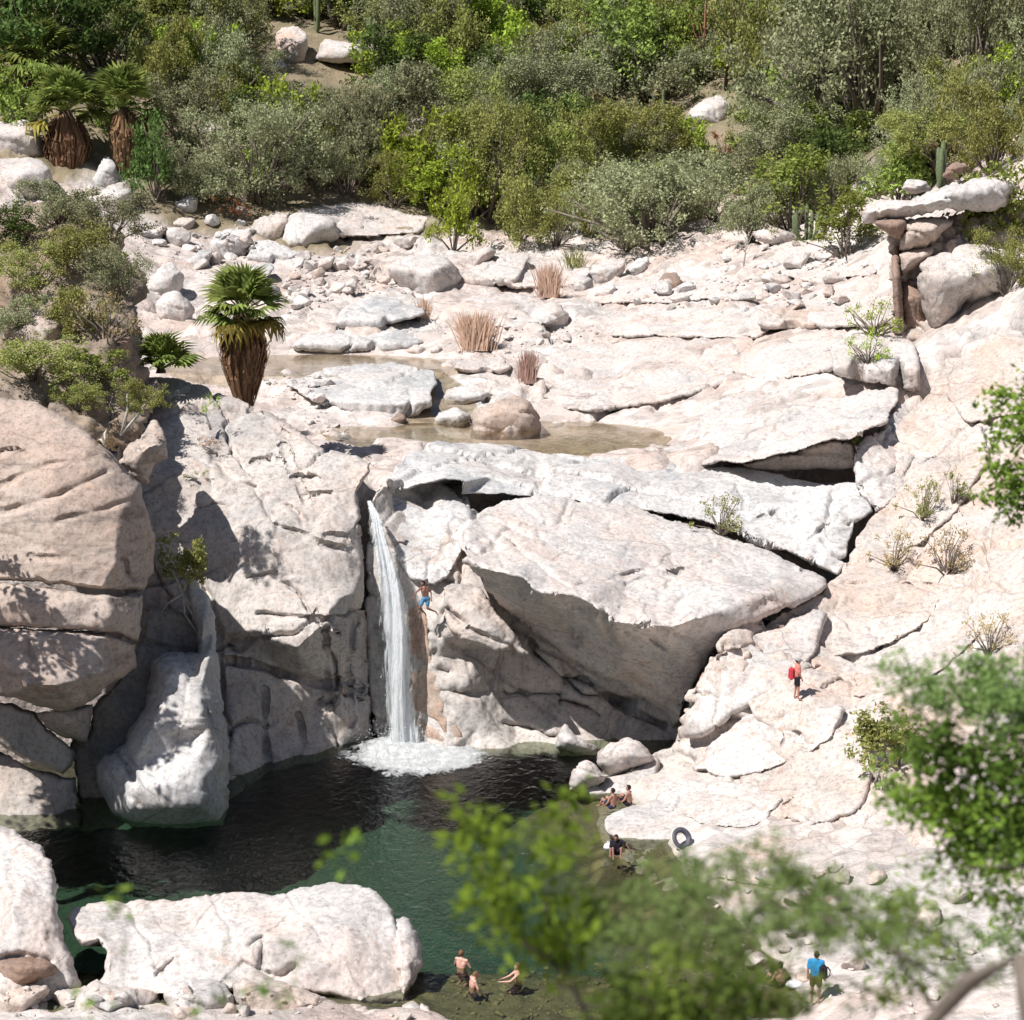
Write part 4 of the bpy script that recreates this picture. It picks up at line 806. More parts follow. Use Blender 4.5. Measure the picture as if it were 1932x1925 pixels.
Bd('A3', [(1344, 1482), (1370, 1420), (1430, 1374), (1600, 1308), (1720, 1318), (1862, 1338), (1895, 1500), (1875, 1602), (1700, 1602), (1610, 1622), (1542, 1742), (1500, 1795), (1420, 1778), (1390, 1680), (1364, 1580)], M_CLIFF, 'big rounded boulder on the right shoulder with an orange lower face', Yc=116.2, seed=87, T=2.6, block=.6)
Bd('A3', [(1608, 1755), (1680, 1668), (1765, 1680), (1755, 1762), (1650, 1855), (1556, 1905)], M_CLIFF, 'slanting rock below the big shoulder boulder', Yc=114, seed=88)
Bd('A3', [(1500, 905), (1560, 860), (1620, 870), (1640, 900), (1540, 960), (1490, 950)], M_BROWN, 'rust red rock on top of the caprock slab', Yc=124, seed=89)
Bd('A3', [(1262, 1010), (1300, 950), (1400, 960), (1440, 1020), (1330, 1040)], MW, 'white rock behind the tip of the caprock slab', Yc=126, seed=90)
slab('D4', [(1535, 560), (1640, 500), (1900, 520), (1930, 640), (1930, 760), (1760, 720), (1560, 690)], MB, 'pale slab at the foot of the shoulder, above the tilted slab', front=.4, k=.25, Yf=109, seed=91)

PB = bvh_of(SOLIDS)
for k, (ol, m, off, lab) in enumerate([
  ([(1300, 1318), (1360, 1222), (1480, 1172), (1560, 1150), (1545, 1230), (1495, 1290), (1400, 1335), (1325, 1392), (1288, 1390)], M_WHITE, .3, 'smooth white slab right below the overhanging boulder'),
  ([(1335, 1402), (1410, 1345), (1490, 1335), (1600, 1330), (1570, 1400), (1480, 1452), (1370, 1472), (1300, 1452)], M_WHITE, .25, 'white slab at the feet of the hiker'),
  ([(1590, 1112), (1700, 1100), (1785, 1120), (1750, 1182), (1650, 1232), (1560, 1242), (1570, 1162)], M_PINK, .35, 'pink slab above the hiker, left of the dry weeds'),
  ([(1600, 1252), (1700, 1212), (1800, 1170), (1870, 1180), (1790, 1262), (1690, 1312), (1610, 1322)], M_PINK, .3, 'pink slab right of the hiker'),
  ([(1650, 985), (1700, 935), (1800, 832), (1850, 800), (1872, 860), (1812, 962), (1740, 1032), (1660, 1052), (1606, 1062)], M_PINK, .4, 'long slanting pink slab climbing the right bank'),
  ([(1780, 742), (1860, 692), (1940, 650), (2010, 660), (2010, 762), (1900, 792), (1820, 802)], M_PINK, .5, 'pink slab at the right edge below the shoulder boulder'),
  ([(1240, 1472), (1330, 1470), (1420, 1482), (1482, 1502), (1440, 1562), (1330, 1562), (1240, 1522)], M_WHITE, .25, 'flat white slab uphill of the seated pair'),
  ([(1500, 1482), (1600, 1432), (1652, 1452), (1622, 1532), (1540, 1562), (1470, 1542)], M_PINK, .35, 'pinkish slab left of the fig roots'),
  ([(1330, 1600), (1450, 1572), (1560, 1582), (1602, 1642), (1480, 1682), (1350, 1662)], M_PINK, .3, 'pink slab behind the feathery bough'),
  ([(1700, 1330), (1800, 1290), (1900, 1270), (2000, 1280), (1960, 1380), (1820, 1420), (1710, 1410)], M_PINK, .35, 'pink slab behind the dark green tree'),
  ([(1000, 690), (1080, 652), (1250, 640), (1400, 650), (1380, 722), (1250, 762), (1080, 782), (1006, 740)], M_BED, .5, 'broad pale granite sheet right of the lip reeds'),
  ([(1080, 602), (1250, 576), (1420, 582), (1505, 600), (1420, 642), (1250, 636), (1090, 642)], M_BED, .6, 'pinkish granite sheet above the broad pale one'),
  ([(1400, 662), (1560, 632), (1645, 650), (1600, 692), (1480, 722), (1390, 716)], M_BED, .6, 'granite sheet between tilted slab and pink dome'),
  ([(1470, 562), (1600, 540), (1692, 560), (1682, 612), (1560, 622), (1465, 600)], M_BED, .7, 'granite sheet at the foot of the thin pillar'),
  ([(560, 392), (700, 378), (815, 410), (800, 442), (660, 452), (560, 432)], M_BED, .8, 'pale granite sheet below the thicket, right of the split boulder'),
  ([(920, 502), (1010, 480), (1125, 510), (1080, 542), (960, 547)], M_BED, .6, 'pale slab behind the tan boulder cluster'),
  ([(1110, 542), (1260, 520), (1405, 530), (1380, 567), (1220, 574), (1105, 577)], M_BED, .7, 'pale granite shelf below the brown stone'),
  ([(880, 560), (980, 556), (1060, 575), (1050, 610), (960, 625), (880, 600)], M_BED, .6, 'pale slab right behind the largest reed clump'),
  ([(722, 962), (760, 946), (800, 970), (850, 946), (905, 965), (882, 1010), (874, 1045), (850, 1085), (820, 1108), (775, 1096), (748, 1050), (730, 1000)], M_GREY, .22, 'polished grey rock between waterfall and overhanging boulder'),
  ([(768, 1150), (790, 1140), (806, 1180), (812, 1240), (832, 1300), (840, 1350), (880, 1396), (800, 1406), (782, 1340), (772, 1260)], M_RUST, .05, 'rust red stained strip of rock right beside the fall'),
  ([(380, 640), (450, 625), (520, 640), (500, 660), (400, 664)], M_BED, .3, 'low shelf at the near side of the palm'),
  ([(1420, 470), (1540, 450), (1640, 470), (1660, 520), (1540, 535), (1430, 520)], M_BED, .8, 'broken granite shelf below the dark ledge'),
  ]): plate(ol, m, lab, off, k, PB)
# ------------------------------------------------------------------ loose stones
def stone_proto(k):
    rng = np.random.RandomState(900 + k)
    bm = bmesh.new(); bmesh.ops.create_icosphere(bm, subdivisions=4 if k < 10 else 2, radius=1)
    V = np.array([v.co[:] for v in bm.verts]); bm.faces.ensure_lookup_table()
    T = np.array([[v.index for v in f.verts] for f in bm.faces]); bm.free()
    for _ in range(11):
        n = rng.randn(3); n /= np.linalg.norm(n); c = rng.uniform(.38, .8)
        d = V @ n; V = V - np.maximum(d - c, 0)[:, None] * n * .92
    V = V * (1 + .10 * fbm(V * 2 + k, 3, k) + .04 * fbm(V * 7 + k, 2, k))[:, None]
    V *= np.array([rng.uniform(.9, 1.3), rng.uniform(.8, 1.1), rng.uniform(.55, .8)])
    return V, T
PROTO = [stone_proto(k) for k in range(10)]; PROTO_S = [stone_proto(k + 10) for k in range(10)]
STONE_ME = {}
for k in range(10):
    for nm, m in (('w', MW), ('b', MB), ('p', MP), ('g', MG), ('a', M_ALGAE)):
        STONE_ME[(k, nm)] = new_mesh('loose_stone', PROTO[k][0], PROTO[k][1], True, m)
ALLV = np.concatenate([v for v, t in SOLIDS]); off = 0; AT = []
for v, t in SOLIDS:
    AT.append(t + off); off += len(v)
ALL_BVH = BVHTree.FromPolygons(ALLV.tolist(), np.concatenate(AT).tolist())
rnd = random.Random(5)
# where stones lie, on the photo grid: polygon, count, size range in px, label
STONE_AREAS = [
    (Z('D3', [(110, 210), (600, 100), (660, 220), (640, 340), (420, 420), (280, 320), (110, 300)]), 35, (12, 60), 'bwg', 'loose stone in the cobble spread left of the split boulder', 'stones left of the split boulder', 60),
    (Z('D3', [(860, 290), (1500, 240), (1300, 320), (1290, 440), (1440, 500), (1100, 500), (800, 640), (790, 470)]), 65, (12, 52), 'bwp', 'loose stone in the cobble spread left of the largest riverbed boulder', 'stones left of the largest riverbed boulder', 190),
    (Z('D3', [(1500, 640), (1900, 560), (1930, 800), (1640, 800), (1560, 740)]), 15, (8, 20), 'bp', 'loose stone around the pink reed clumps', 'stones around the reed clumps', 60),
    (Z('D1', [(1100, 90), (1500, 100), (1480, 320), (1640, 420), (1700, 520), (1560, 520), (1380, 400), (1150, 270)]), 26, (10, 40), 'bwg', 'loose stone on the slope between young palm and pitted boulder', 'stones below the pitted boulder', 70),
    (Z('D4', [(0, 450), (380, 480), (600, 440), (560, 560), (250, 560), (60, 560)]), 15, (8, 26), 'bp', 'loose stone scattered on the pale granite right of the reeds', 'stones on the pale granite', 60),
    (Z('D4', [(640, 300), (1200, 240), (1560, 300), (1600, 380), (1200, 400), (960, 420), (640, 360)]), 38, (12, 55), 'bgp', 'loose stone strewn below the thicket on the right of the riverbed', 'stones below the right thicket', 90),
    (Z('P', [(1250, 1660), (1480, 1640), (1700, 1650), (1932, 1700), (1932, 1925), (1520, 1925), (1400, 1840)]), 36, (18, 80), 'pb', 'pink rubble stone on the beach behind the foreground branches', 'rubble on the beach', 120),
    (Z('P', [(-20, 1868), (300, 1862), (640, 1875), (800, 1890), (800, 1925), (-20, 1925)]), 18, (16, 60), 'pw', 'pink or white rubble stone along the bottom left edge', 'rubble at the bottom left', 60),
    (Z('P', [(830, 1840), (1080, 1820), (1300, 1820), (1380, 1900), (1380, 1925), (840, 1925)]), 24, (14, 36), 'a', 'algae-covered cobble under the shallow water near the bathers', 'cobbles in the shallows', 260),
    (Z('A3', [(200, 1200), (480, 1160), (640, 1300), (900, 1330), (1160, 1450), (900, 1560), (500, 1500), (240, 1420)]), 18, (12, 60), 'bw', 'loose pale stone on the slope below the caprock shoulder', 'stones below the caprock shoulder', 40),
]
stuffV, stuffT, so = {}, {}, {}
for poly, n, (s0, s1), cols, lab, grp, nst in STONE_AREAS:
    xs = [p[0] for p in poly]; ys = [p[1] for p in poly]
    k = 0; tries = 0
    while k < n + nst and tries < 6000:
        tries += 1
        x = rnd.uniform(min(xs), max(xs)); y = rnd.uniform(min(ys), max(ys))
        if not pts_in_poly(np.array([x]), np.array([y]), poly)[0]: continue
        h = hit(x, y, ALL_BVH)
        if h is None: continue
        big = k < n
        sz = (s0 + (s1 - s0) * rnd.random() ** 2.0) if big else rnd.uniform(3, s0)
        rad = sz * .5 * h.y / F
        pk = rnd.randrange(10); c = rnd.choice(cols)
        rot = Euler((rnd.uniform(-.4, .4), rnd.uniform(-.4, .4), rnd.uniform(0, 6.28)))
        if big:
            szw = 'small' if sz < s0 + (s1 - s0) * .10 else ('middling' if sz < s0 + (s1 - s0) * .45 else 'large')
            cw = {'w': 'white', 'b': 'pale', 'p': 'pinkish', 'g': 'grey', 'a': 'olive'}[c]
            lb = '%s %s %s' % (szw, cw, lab.replace('loose pale stone', 'loose stone').replace('pink rubble', 'rubble').replace('pink or white rubble', 'rubble'))
            o = link('loose_stone', STONE_ME[(pk, c)], None, (h.x, h.y, h.z + rad * .25)); o.rotation_euler = rot; o.scale = (rad, rad, rad)
            tag(o, lb, 'stone', grp)
        else:
            V = PROTO_S[pk][0] @ np.array(rot.to_matrix()).T * rad + np.array([h.x, h.y, h.z + rad * .2])
            stuffV.setdefault(c, []).append(V); b0 = so.get(c, 0); stuffT.setdefault(c, []).append(PROTO_S[pk][1] + b0); so[c] = b0 + len(V)
        k += 1
for c, nm in (('w', MW), ('b', MB), ('p', MP), ('g', MG), ('a', M_ALGAE)):
    if c in stuffV:
        o = link('gravel', new_mesh('gravel', np.concatenate(stuffV[c]), np.concatenate(stuffT[c]), False, nm)); tag(o, kind='stuff')
# ------------------------------------------------------------------ plants
def leaf_mat(name, c, var=.35, trans=.32, hue=.03):
    b = NB(name)
    g = b.node('ShaderNodeNewGeometry'); oi = b.node('ShaderNodeObjectInfo')
    v = b.math('ADD', b.math('MULTIPLY', b.math('SUBTRACT', g.outputs['Random Per Island'], .5), var * 2), 1.0)
    v = b.math('MULTIPLY', v, b.math('ADD', b.math('MULTIPLY', oi.outputs['Random'], .5), .75))
    hs = b.node('ShaderNodeHueSaturation', i_Color=(*c, 1), i_Value=v)
    hv = b.math('ADD', .5 - hue / 2, b.math('MULTIPLY', oi.outputs['Random'], hue))
    b.l.new(hv, hs.inputs['Hue'])
    d = b.node('ShaderNodeBsdfDiffuse', i_Color=hs.outputs[0])
    t = b.node('ShaderNodeBsdfTranslucent', i_Color=hs.outputs[0])
    m = b.node('ShaderNodeMixShader', i_0=trans, i_1=d.outputs[0], i_2=t.outputs[0])
    b.surf(m.outputs[0]); return b.m
def plain_mat(name, c, rough=.85, nscale=6, var=.35, obj=True):
    b = NB(name); p = b.pos(obj=obj)
    n = b.noise(p, nscale, 4, .6)
    col = b.mix(1, c, b.ramp(n, [(.3, 1 - var), (.7, 1 + var)]), 'MULTIPLY')
    s = b.node('ShaderNodeBsdfPrincipled', i_Base_Color=col, i_Roughness=rough); s.inputs['Specular IOR Level'].default_value = .2
    b.surf(s.outputs[0]); return b.m
LM = {'grey': leaf_mat('leaf_grey_green', (.31, .325, .185)), 'olive': leaf_mat('leaf_olive', (.31, .325, .105)), 'bright': leaf_mat('leaf_bright', (.33, .42, .06)),
      'green': leaf_mat('leaf_green', (.25, .305, .075)), 'dark': leaf_mat('leaf_dark', (.11, .165, .05)), 'dry': leaf_mat('leaf_dry', (.26, .20, .11)), 'rust': leaf_mat('leaf_rust', (.36, .17, .07)),
      'frond': leaf_mat('leaf_palm', (.22, .27, .07)), 'dead': leaf_mat('leaf_palm_dead', (.20, .115, .070), .45, .15), 'reed': leaf_mat('leaf_reed', (.52, .35, .28), .3, .2), 'straw': leaf_mat('leaf_straw', (.42, .32, .17))}
M_BARK = plain_mat('bark_grey', (.17, .14, .115)); M_BARKW = plain_mat('bark_white', (.50, .47, .42)); M_BARKD = plain_mat('bark_dark', (.07, .045, .035))
M_CACT = plain_mat('cactus_skin', (.12, .15, .075), .7)
def leaves(C, per, spread, size, rng, aspect=1.6, up=.5):
    """quads scattered round clump centres; C is (n, 3), returns V, F"""
    n = len(C) * per
    c = np.repeat(C, per, 0) + rng.randn(n, 3) * spread * np.array([1, 1, .75])
    nr = rng.randn(n, 3); nr[:, 2] = np.abs(nr[:, 2]) + up; nr /= np.linalg.norm(nr, axis=1)[:, None]
    a = np.cross(nr, rng.randn(n, 3)); a /= np.linalg.norm(a, axis=1)[:, None]; b = np.cross(nr, a)
    sz = size * rng.uniform(.6, 1.35, (n, 1)); a = a * sz * aspect * .5; b = b * sz * .5
    V = np.stack([c - a, c - b * .9, c + a, c + b * .9], 1).reshape(-1, 3)
    return V, np.arange(4 * n).reshape(-1, 4)
def tube(pts, rad, k=5):
    """tapered tube through points; returns V, quads"""
    pts = np.asarray(pts, float); n = len(pts); V = []; Fq = []
    for i in range(n):
        d = pts[min(i + 1, n - 1)] - pts[max(i - 1, 0)]; d /= np.linalg.norm(d) + 1e-9
        u = np.cross(d, [.31, .17, .93]); u /= np.linalg.norm(u) + 1e-9; w_ = np.cross(d, u)
        for j in range(k):
            t = 2 * math.pi * j / k
            V.append(pts[i] + (u * math.cos(t) + w_ * math.sin(t)) * rad[i])
    for i in range(n - 1):
        for j in range(k):
            Fq.append((i * k + j, i * k + (j + 1) % k, (i + 1) * k + (j + 1) % k, (i + 1) * k + j))
    # close both ends with degenerate-free quads
    V.append(pts[0]); V.append(pts[-1]); a, b = len(V) - 2, len(V) - 1
    for j in range(0, k):
        Fq.append((a, (j + 1) % k, j, j)); Fq.append((b, (n - 1) * k + j, (n - 1) * k + (j + 1) % k, (n - 1) * k + (j + 1) % k))
    return np.array(V), Fq
def join(parts):
    V = []; Fq = []; o = 0
    for v, f in parts:
        V.append(np.asarray(v)); Fq += [tuple(int(i) + o for i in q) for q in f]; o += len(v)
    return np.concatenate(V), Fq
def poly_mesh(name, V, Fq, mat, smooth=True):
    me = bpy.data.meshes.new(name)
    Fq = [tuple(dict.fromkeys(q)) for q in Fq]; Fq = [q for q in Fq if len(q) > 2]
    me.from_pydata([tuple(v) for v in V], [], Fq)
    if smooth: me.polygons.foreach_set('use_smooth', np.ones(len(me.polygons), bool))
    if mat: me.materials.append(mat)
    me.update(); return me
def bush_proto(seed, n=70, per=70, spread=.085, size=.05, h=1.1, flat=.35, shell=.55, limbs=9):
    """a crown about 2 wide and h tall standing on z = 0, with its limbs"""
    rng = np.random.RandomState(seed); C = []
    lob = [(rng.uniform(-.68, .68), rng.uniform(-.6, .6), rng.uniform(.28, .92) * h, rng.uniform(.22, .55)) for _ in range(11)]
    while len(C) < n:
        if rng.rand() < .10:      # stray shoots that break the outline
            a_ = rng.rand() * 6.28; r_ = rng.uniform(.5, 1.12); q = np.array([math.cos(a_) * r_, math.sin(a_) * r_, h * rng.uniform(.25, 1.12) * (1.15 - .45 * r_)])
        else:
            lx, ly, lz, lr = lob[rng.randint(11)]
            d = rng.randn(3); d /= np.linalg.norm(d); r = lr * (shell + (1 - shell) * rng.rand())
            q = np.array([lx + d[0] * r, ly + d[1] * r, lz + d[2] * r * .62])
        if q[2] < flat * h * rng.rand() * .6 + .03: continue
        if np.hypot(q[0], q[1]) > 1.12 or q[2] > h * 1.08: continue
        C.append(q)
    C = np.array(C)
    keep = rng.rand(n) < .35
    V1, F1 = leaves(C, int(per * .75), spread, size, rng); V2, F2 = leaves(C[keep], int(per * .9), spread * .8, size, rng)
    V = np.concatenate([V1, V2]); Fq = np.concatenate([F1, F2 + len(V1)])
    V[:, 2] = np.maximum(V[:, 2], .01)
    parts = []
    base = [np.array([rng.uniform(-.06, .06), rng.uniform(-.06, .06), -.05]) for _ in range(3)]
    for q in C[rng.permutation(n)[:limbs + 6]]:
        b0 = base[rng.randint(3)]; m = b0 + (q - b0) * .5 + np.array([rng.uniform(-.12, .12), rng.uniform(-.12, .12), .06])
        parts.append(tube([b0, m, q], [.028, .017, .006], 4))
    TV, TF = join(parts)
    return (V, Fq), (TV, TF)
PK = {'fine': [dict(n=120, per=70, spread=.075, size=.030, h=1.0), dict(n=130, per=65, spread=.07, size=.032, h=.85, flat=.25), dict(n=110, per=75, spread=.08, size=.030, h=1.2, flat=.45)],
      'finebig': [dict(n=300, per=75, spread=.05, size=.0185, h=1.0, flat=.3, limbs=22), dict(n=300, per=75, spread=.052, size=.019, h=.85, flat=.25, limbs=22)],
      'leafy': [dict(n=90, per=34, spread=.085, size=.058, h=1.3, flat=.2), dict(n=80, per=36, spread=.09, size=.062, h=1.1, flat=.15), dict(n=100, per=32, spread=.08, size=.054, h=1.6, flat=.3)],
      'sparse': [dict(n=34, per=26, spread=.075, size=.04, h=1.0, flat=.2, limbs=18), dict(n=28, per=24, spread=.07, size=.042, h=1.2, flat=.3, limbs=18)]}
CROWNS = {}
def crown(kind, v, matkey):
    key = (kind, v, matkey)
    if key not in CROWNS:
        base = ('geo', kind, v)
        if base not in CROWNS: CROWNS[base] = bush_proto(hash_s(kind) + v * 7, **PK[kind][v])
        (V, Fq), (TV, TF) = CROWNS[base]
        me = new_mesh('crown', V, Fq, False, LM[matkey])
        tm = poly_mesh('stems', TV, TF, M_BARK)
        CROWNS[key] = (me, tm)
    return CROWNS[key]
def hash_s(s): return sum(ord(c) * (i + 3) for i, c in enumerate(s))
KIND = {'grey': 'fine', 'olive': 'fine', 'bright': 'leafy', 'green': 'leafy', 'dark': 'leafy', 'dry': 'sparse', 'rust': 'sparse', 'straw': 'sparse'}
def bush(x, yb, wpx, hpx, mk, label, name='shrub', cat='shrub', group=None, Y=None, bvh=None, kind=None, v=None, seed=None, tall=1.18):
    """a bush whose foot sits at photo position (x, yb)"""
    if Y is None:
        h = hit(x, yb, bvh); p = h if h else P(x, yb, 200)
    else: p = P(x, yb, Y)
    kd = kind or KIND[mk]
    if kd == 'fine' and wpx > 215: kd = 'finebig'
    v = v if v is not None else int(x * 3 + yb) % len(PK[kd])
    cm, tm = crown(kd, v, mk)
    r = wpx * .5 * p.y / F; hh = tall * hpx * p.y / F / PK[kd][v]['h']; r *= 1.1
    o = empty(name, (p.x, p.y + r * .3, p.z - .05)); o.rotation_euler = (0, 0, (x * 7.3 + yb * 3.1) % 6.28); o.scale = (r, r, hh)
    tag(o, label, cat, group)
    link('crown', cm, o); link('stems', tm, o)
    return o
HG = 'thicket on the hillside'
HB = [  # foot x, foot y, width, height, leaf, label
 (480, 402, 290, 175, 'grey', 'large grey-green dome shrub above the split boulder'),
 (690, 352, 170, 130, 'grey', 'grey-green shrub between dome shrub and olive thicket, near bare stems'),
 (920, 432, 235, 205, 'olive', 'big olive shrub above the largest riverbed boulder'),
 (856, 475, 85, 92, 'bright', 'small yellow-green bush at the foot of the big olive shrub'),
 (975, 472, 150, 105, 'olive', 'dark olive shrub right beside the small yellow-green bush'),
 (1180, 372, 290, 150, 'olive', 'widest olive dome shrub in the middle of the hillside'),
 (1225, 482, 340, 150, 'grey', 'broad grey-green shrub overhanging the riverbed in the middle'),
 (1040, 262, 270, 130, 'grey', 'grey-green canopy above and left of the widest olive dome'),
 (1500, 440, 210, 140, 'green', 'green shrub with ragged top left of the caprock shoulder'),
 (770, 262, 210, 105, 'grey', 'feathery grey shrub left of the upright pink rock'),
 (610, 240, 250, 62, 'grey', 'feathery grey shrub below the tall rounded hillside boulder'),
 (905, 125, 180, 165, 'bright', 'brightest yellow-green tree at the top centre'),
 (1035, 190, 150, 105, 'bright', 'yellow-green bush below and right of the brightest tree'),
 (1185, 200, 180, 180, 'green', 'leafy green tree beside the dead tree'),
 (1225, 205, 210, 90, 'grey', 'grey-green shrub at the foot of the leafy green tree'),
 (1095, 105, 190, 130, 'olive', 'olive tree at the top edge right of the brightest tree'),
 (1440, 200, 170, 230, 'olive', 'tall olive tree right of the dead tree'),
 (1640, 275, 430, 270, 'grey', 'largest grey-green tree filling the upper right'),
 (1850, 215, 270, 240, 'grey', 'grey-green tree in the top right corner'),
 (1540, 350, 260, 130, 'grey', 'grey-green shrub below the largest tree'),
 (1480, 318, 170, 95, 'green', 'green bush right of the white triangular boulder'),
 (1780, 330, 270, 105, 'olive', 'low olive scrub above the caprock slab'),
 (1885, 478, 170, 125, 'green', 'dark green bush growing over the right end of the caprock'),
 (1905, 560, 120, 105, 'olive', 'olive bush behind the big shoulder boulder'),
 (15, 110, 150, 130, 'dark', 'dark treetop at the very left of the top edge'),
 (110, 60, 160, 110, 'green', 'green treetop at the top edge above the tallest palm'),
 (200, 255, 90, 70, 'green', 'green bush between the two front palms'),
 (50, 150, 230, 190, 'dark', 'dark green tree in the top left corner'),
 (185, 150, 170, 150, 'dark', 'dark leafy tree behind the tallest palm'),
 (330, 205, 150, 130, 'olive', 'olive shrub right of the palms'),
 (345, 165, 110, 95, 'bright', 'yellow-green bush high on the left hillside'),
 (290, 385, 105, 125, 'dark', 'dark green bush on the reddish soil bank beside the palms'),
 (285, 100, 190, 130, 'green', 'green tree near the top edge left of the tall boulder'),
 (425, 125, 150, 130, 'grey', 'grey-green tree left of the tall rounded hillside boulder'),
 (640, 62, 180, 110, 'dark', 'dark tree above the tall rounded hillside boulder'),
 (750, 125, 150, 130, 'grey', 'grey-green tree right of the tall rounded hillside boulder'),
 (815, 110, 150, 140, 'grey', 'pale feathery tree left of the brightest tree'),
 (1300, 325, 100, 75, 'bright', 'small bright green bush left of the orange dry slope'),
 (1600, 488, 150, 115, 'green', 'green bush just left of the caprock tip'),
 (1550, 60, 170, 110, 'bright', 'bright green tree top at the upper edge, right of the tall olive tree'),
 (340, 305, 170, 130, 'grey', 'grey shrub right of the front palms'),
 (800, 370, 130, 110, 'olive', 'olive shrub in front of the upright pink rock'),
 (1340, 420, 190, 100, 'grey', 'grey-green shrub at the riverbed edge below the orange slope'),
 (1110, 450, 150, 110, 'olive', 'olive shrub behind the layered ledge'),
 (1700, 400, 160, 100, 'green', 'leafy green scrub behind the caprock tip'),
 (1330, 110, 120, 110, 'green', 'green bush behind the dead tree'),
 (30, 250, 120, 95, 'green', 'green bush at the left edge below the dark tree'),
 (1000, 40, 130, 90, 'grey', 'grey treetop at the top edge right of the brightest tree'),
 (430, 235, 150, 90, 'olive', 'olive scrub above the white rock behind the dome shrub'),
 (1840, 110, 240, 130, 'grey', 'grey treetop cut by the top right edge'),
 (900, 270, 160, 110, 'olive', 'olive shrub above the big olive shrub'),
 (655, 378, 130, 95, 'grey', 'grey-green bush at the riverbed edge right of the dome shrub'),
 (745, 398, 120, 90, 'olive', 'olive bush at the riverbed edge, left of the big olive shrub'),
 (375, 392, 120, 90, 'grey', 'grey bush at the left foot of the dome shrub'),
 (1050, 470, 120, 90, 'olive', 'olive bush left of the layered ledge'),
 (1420, 460, 130, 85, 'grey', 'grey-green bush at the riverbed edge near the leafless sapling'),
 (1290, 150, 120, 110, 'green', 'green bush left of the dead tree'),
 (1405, 165, 110, 90, 'olive', 'olive bush at the foot of the tall olive tree, right of the dead tree'),
 (1320, 60, 150, 100, 'olive', 'olive treetop behind the crown of the dead tree'),
 (590, 40, 150, 70, 'grey', 'grey treetop at the top edge above the tall boulder'),
 (560, 18, 130, 70, 'green', 'green treetop cut by the top edge above the tall boulder'),
 (590, 345, 110, 90, 'olive', 'olive scrub on the right flank of the dome shrub'),
]
for q in HB:
    bush(*q, group=HG, name='shrub' if q[3] < 165 else 'tree', cat='shrub' if q[3] < 165 else 'tree')
# smaller brush that fills the slope between them
PREP = ' above | below | right | left | beside | between | in front | at the | filling | in the | on the | near | behind | high | growing | poking | overhanging | with | just | cut | and left | of | beside '.split('|')
USED = set()
def filler_label(x, y, mk, wpx=100):
    q = min(HB, key=lambda h_: ((h_[0] - x) / 1.3) ** 2 + (h_[1] - h_[4 - 1] * .4 - y) ** 2)
    full = q[5]; dx, dy = x - q[0], y - q[1]
    rel = 'to the left of' if dx < -abs(dy) * 1.5 else 'to the right of' if dx > abs(dy) * 1.5 else 'in front of' if dy > 0 else 'behind'
    col = {'grey': 'grey-green', 'olive': 'olive', 'green': 'leafy green', 'dark': 'dark green', 'bright': 'yellow-green', 'dry': 'dry thin'}[mk]
    for cut in range(2):
        t = '%s %s bush %s the %s' % ('small' if wpx < 110 else 'middling' if wpx < 145 else 'wide', col, rel, full)
        if len(t.split()) > 16: t = ' '.join(t.split()[:16])
        for bad in (' the', ' of', ' and', ' left', ' at', ' in', ' on', ' right', ' by', ' a'):
            if t.endswith(bad): t = t[:-len(bad)]
    return t
CLEAR = [(30, 90, 130, 250), (75, 170, 185, 370), (195, 170, 290, 330), (515, 45, 665, 150), (1288, 175, 1385, 245), (768, 205, 815, 270), (370, 225, 430, 262), (0, 180, 60, 410), (60, 290, 110, 400), (170, 300, 235, 400), (1335, 270, 1395, 335)]
rnd = random.Random(77); placed = []
hill_poly = [(-60, 190), (60, 60), (-60, -80), (2000, -80), (2000, 420), (1900, 330), (1640, 380), (1560, 430), (1420, 440), (1060, 440), (840, 430), (700, 370), (620, 345), (360, 395), (260, 380), (240, 250), (60, 200)]
tries = 0
while len(placed) < 205 and tries < 8000:
    tries += 1
    x = rnd.uniform(-60, 2000); y = rnd.uniform(-70, 440)
    if not pts_in_poly(np.array([x]), np.array([y]), hill_poly)[0]: continue
    wpx = rnd.uniform(85, 175)
    if any(a - wpx * .3 < x < c + wpx * .3 and b_ < y < d + 95 for a, b_, c, d in CLEAR): continue
    if any(abs(x - a) < 50 and abs(y - b_) < 20 for a, b_ in placed): continue
    placed.append((x, y))
    mk = rnd.choice(['grey', 'grey', 'olive', 'olive', 'green', 'dark', 'bright', 'dry', 'grey'])
    bush(x, y, wpx, wpx * rnd.uniform(.55, .9), mk, filler_label(x, y, mk, wpx), group='low %s brush filling the hillside' % mk)
SHADE = empty('shore_tree', (-24.5, 72.5, float(ground_h(np.array([-24.5]), np.array([72.5]))[0]) - .1)); tag(SHADE, 'tall tree on the left shore that shades the lower left cliff', 'tree')
cm_, tm_ = crown('leafy', 2, 'green')
f_ = link('crown', cm_, SHADE, (.9, .3, 8.0)); f_.scale = (4.2, 4.0, 3.6)
V_, F_ = tube([(0, 0, 0), (.3, 0, 5.5), (.9, .3, 12.0)], [.28, .2, .06], 8); link('trunk', poly_mesh('trunk', V_, F_, M_BARK), SHADE)
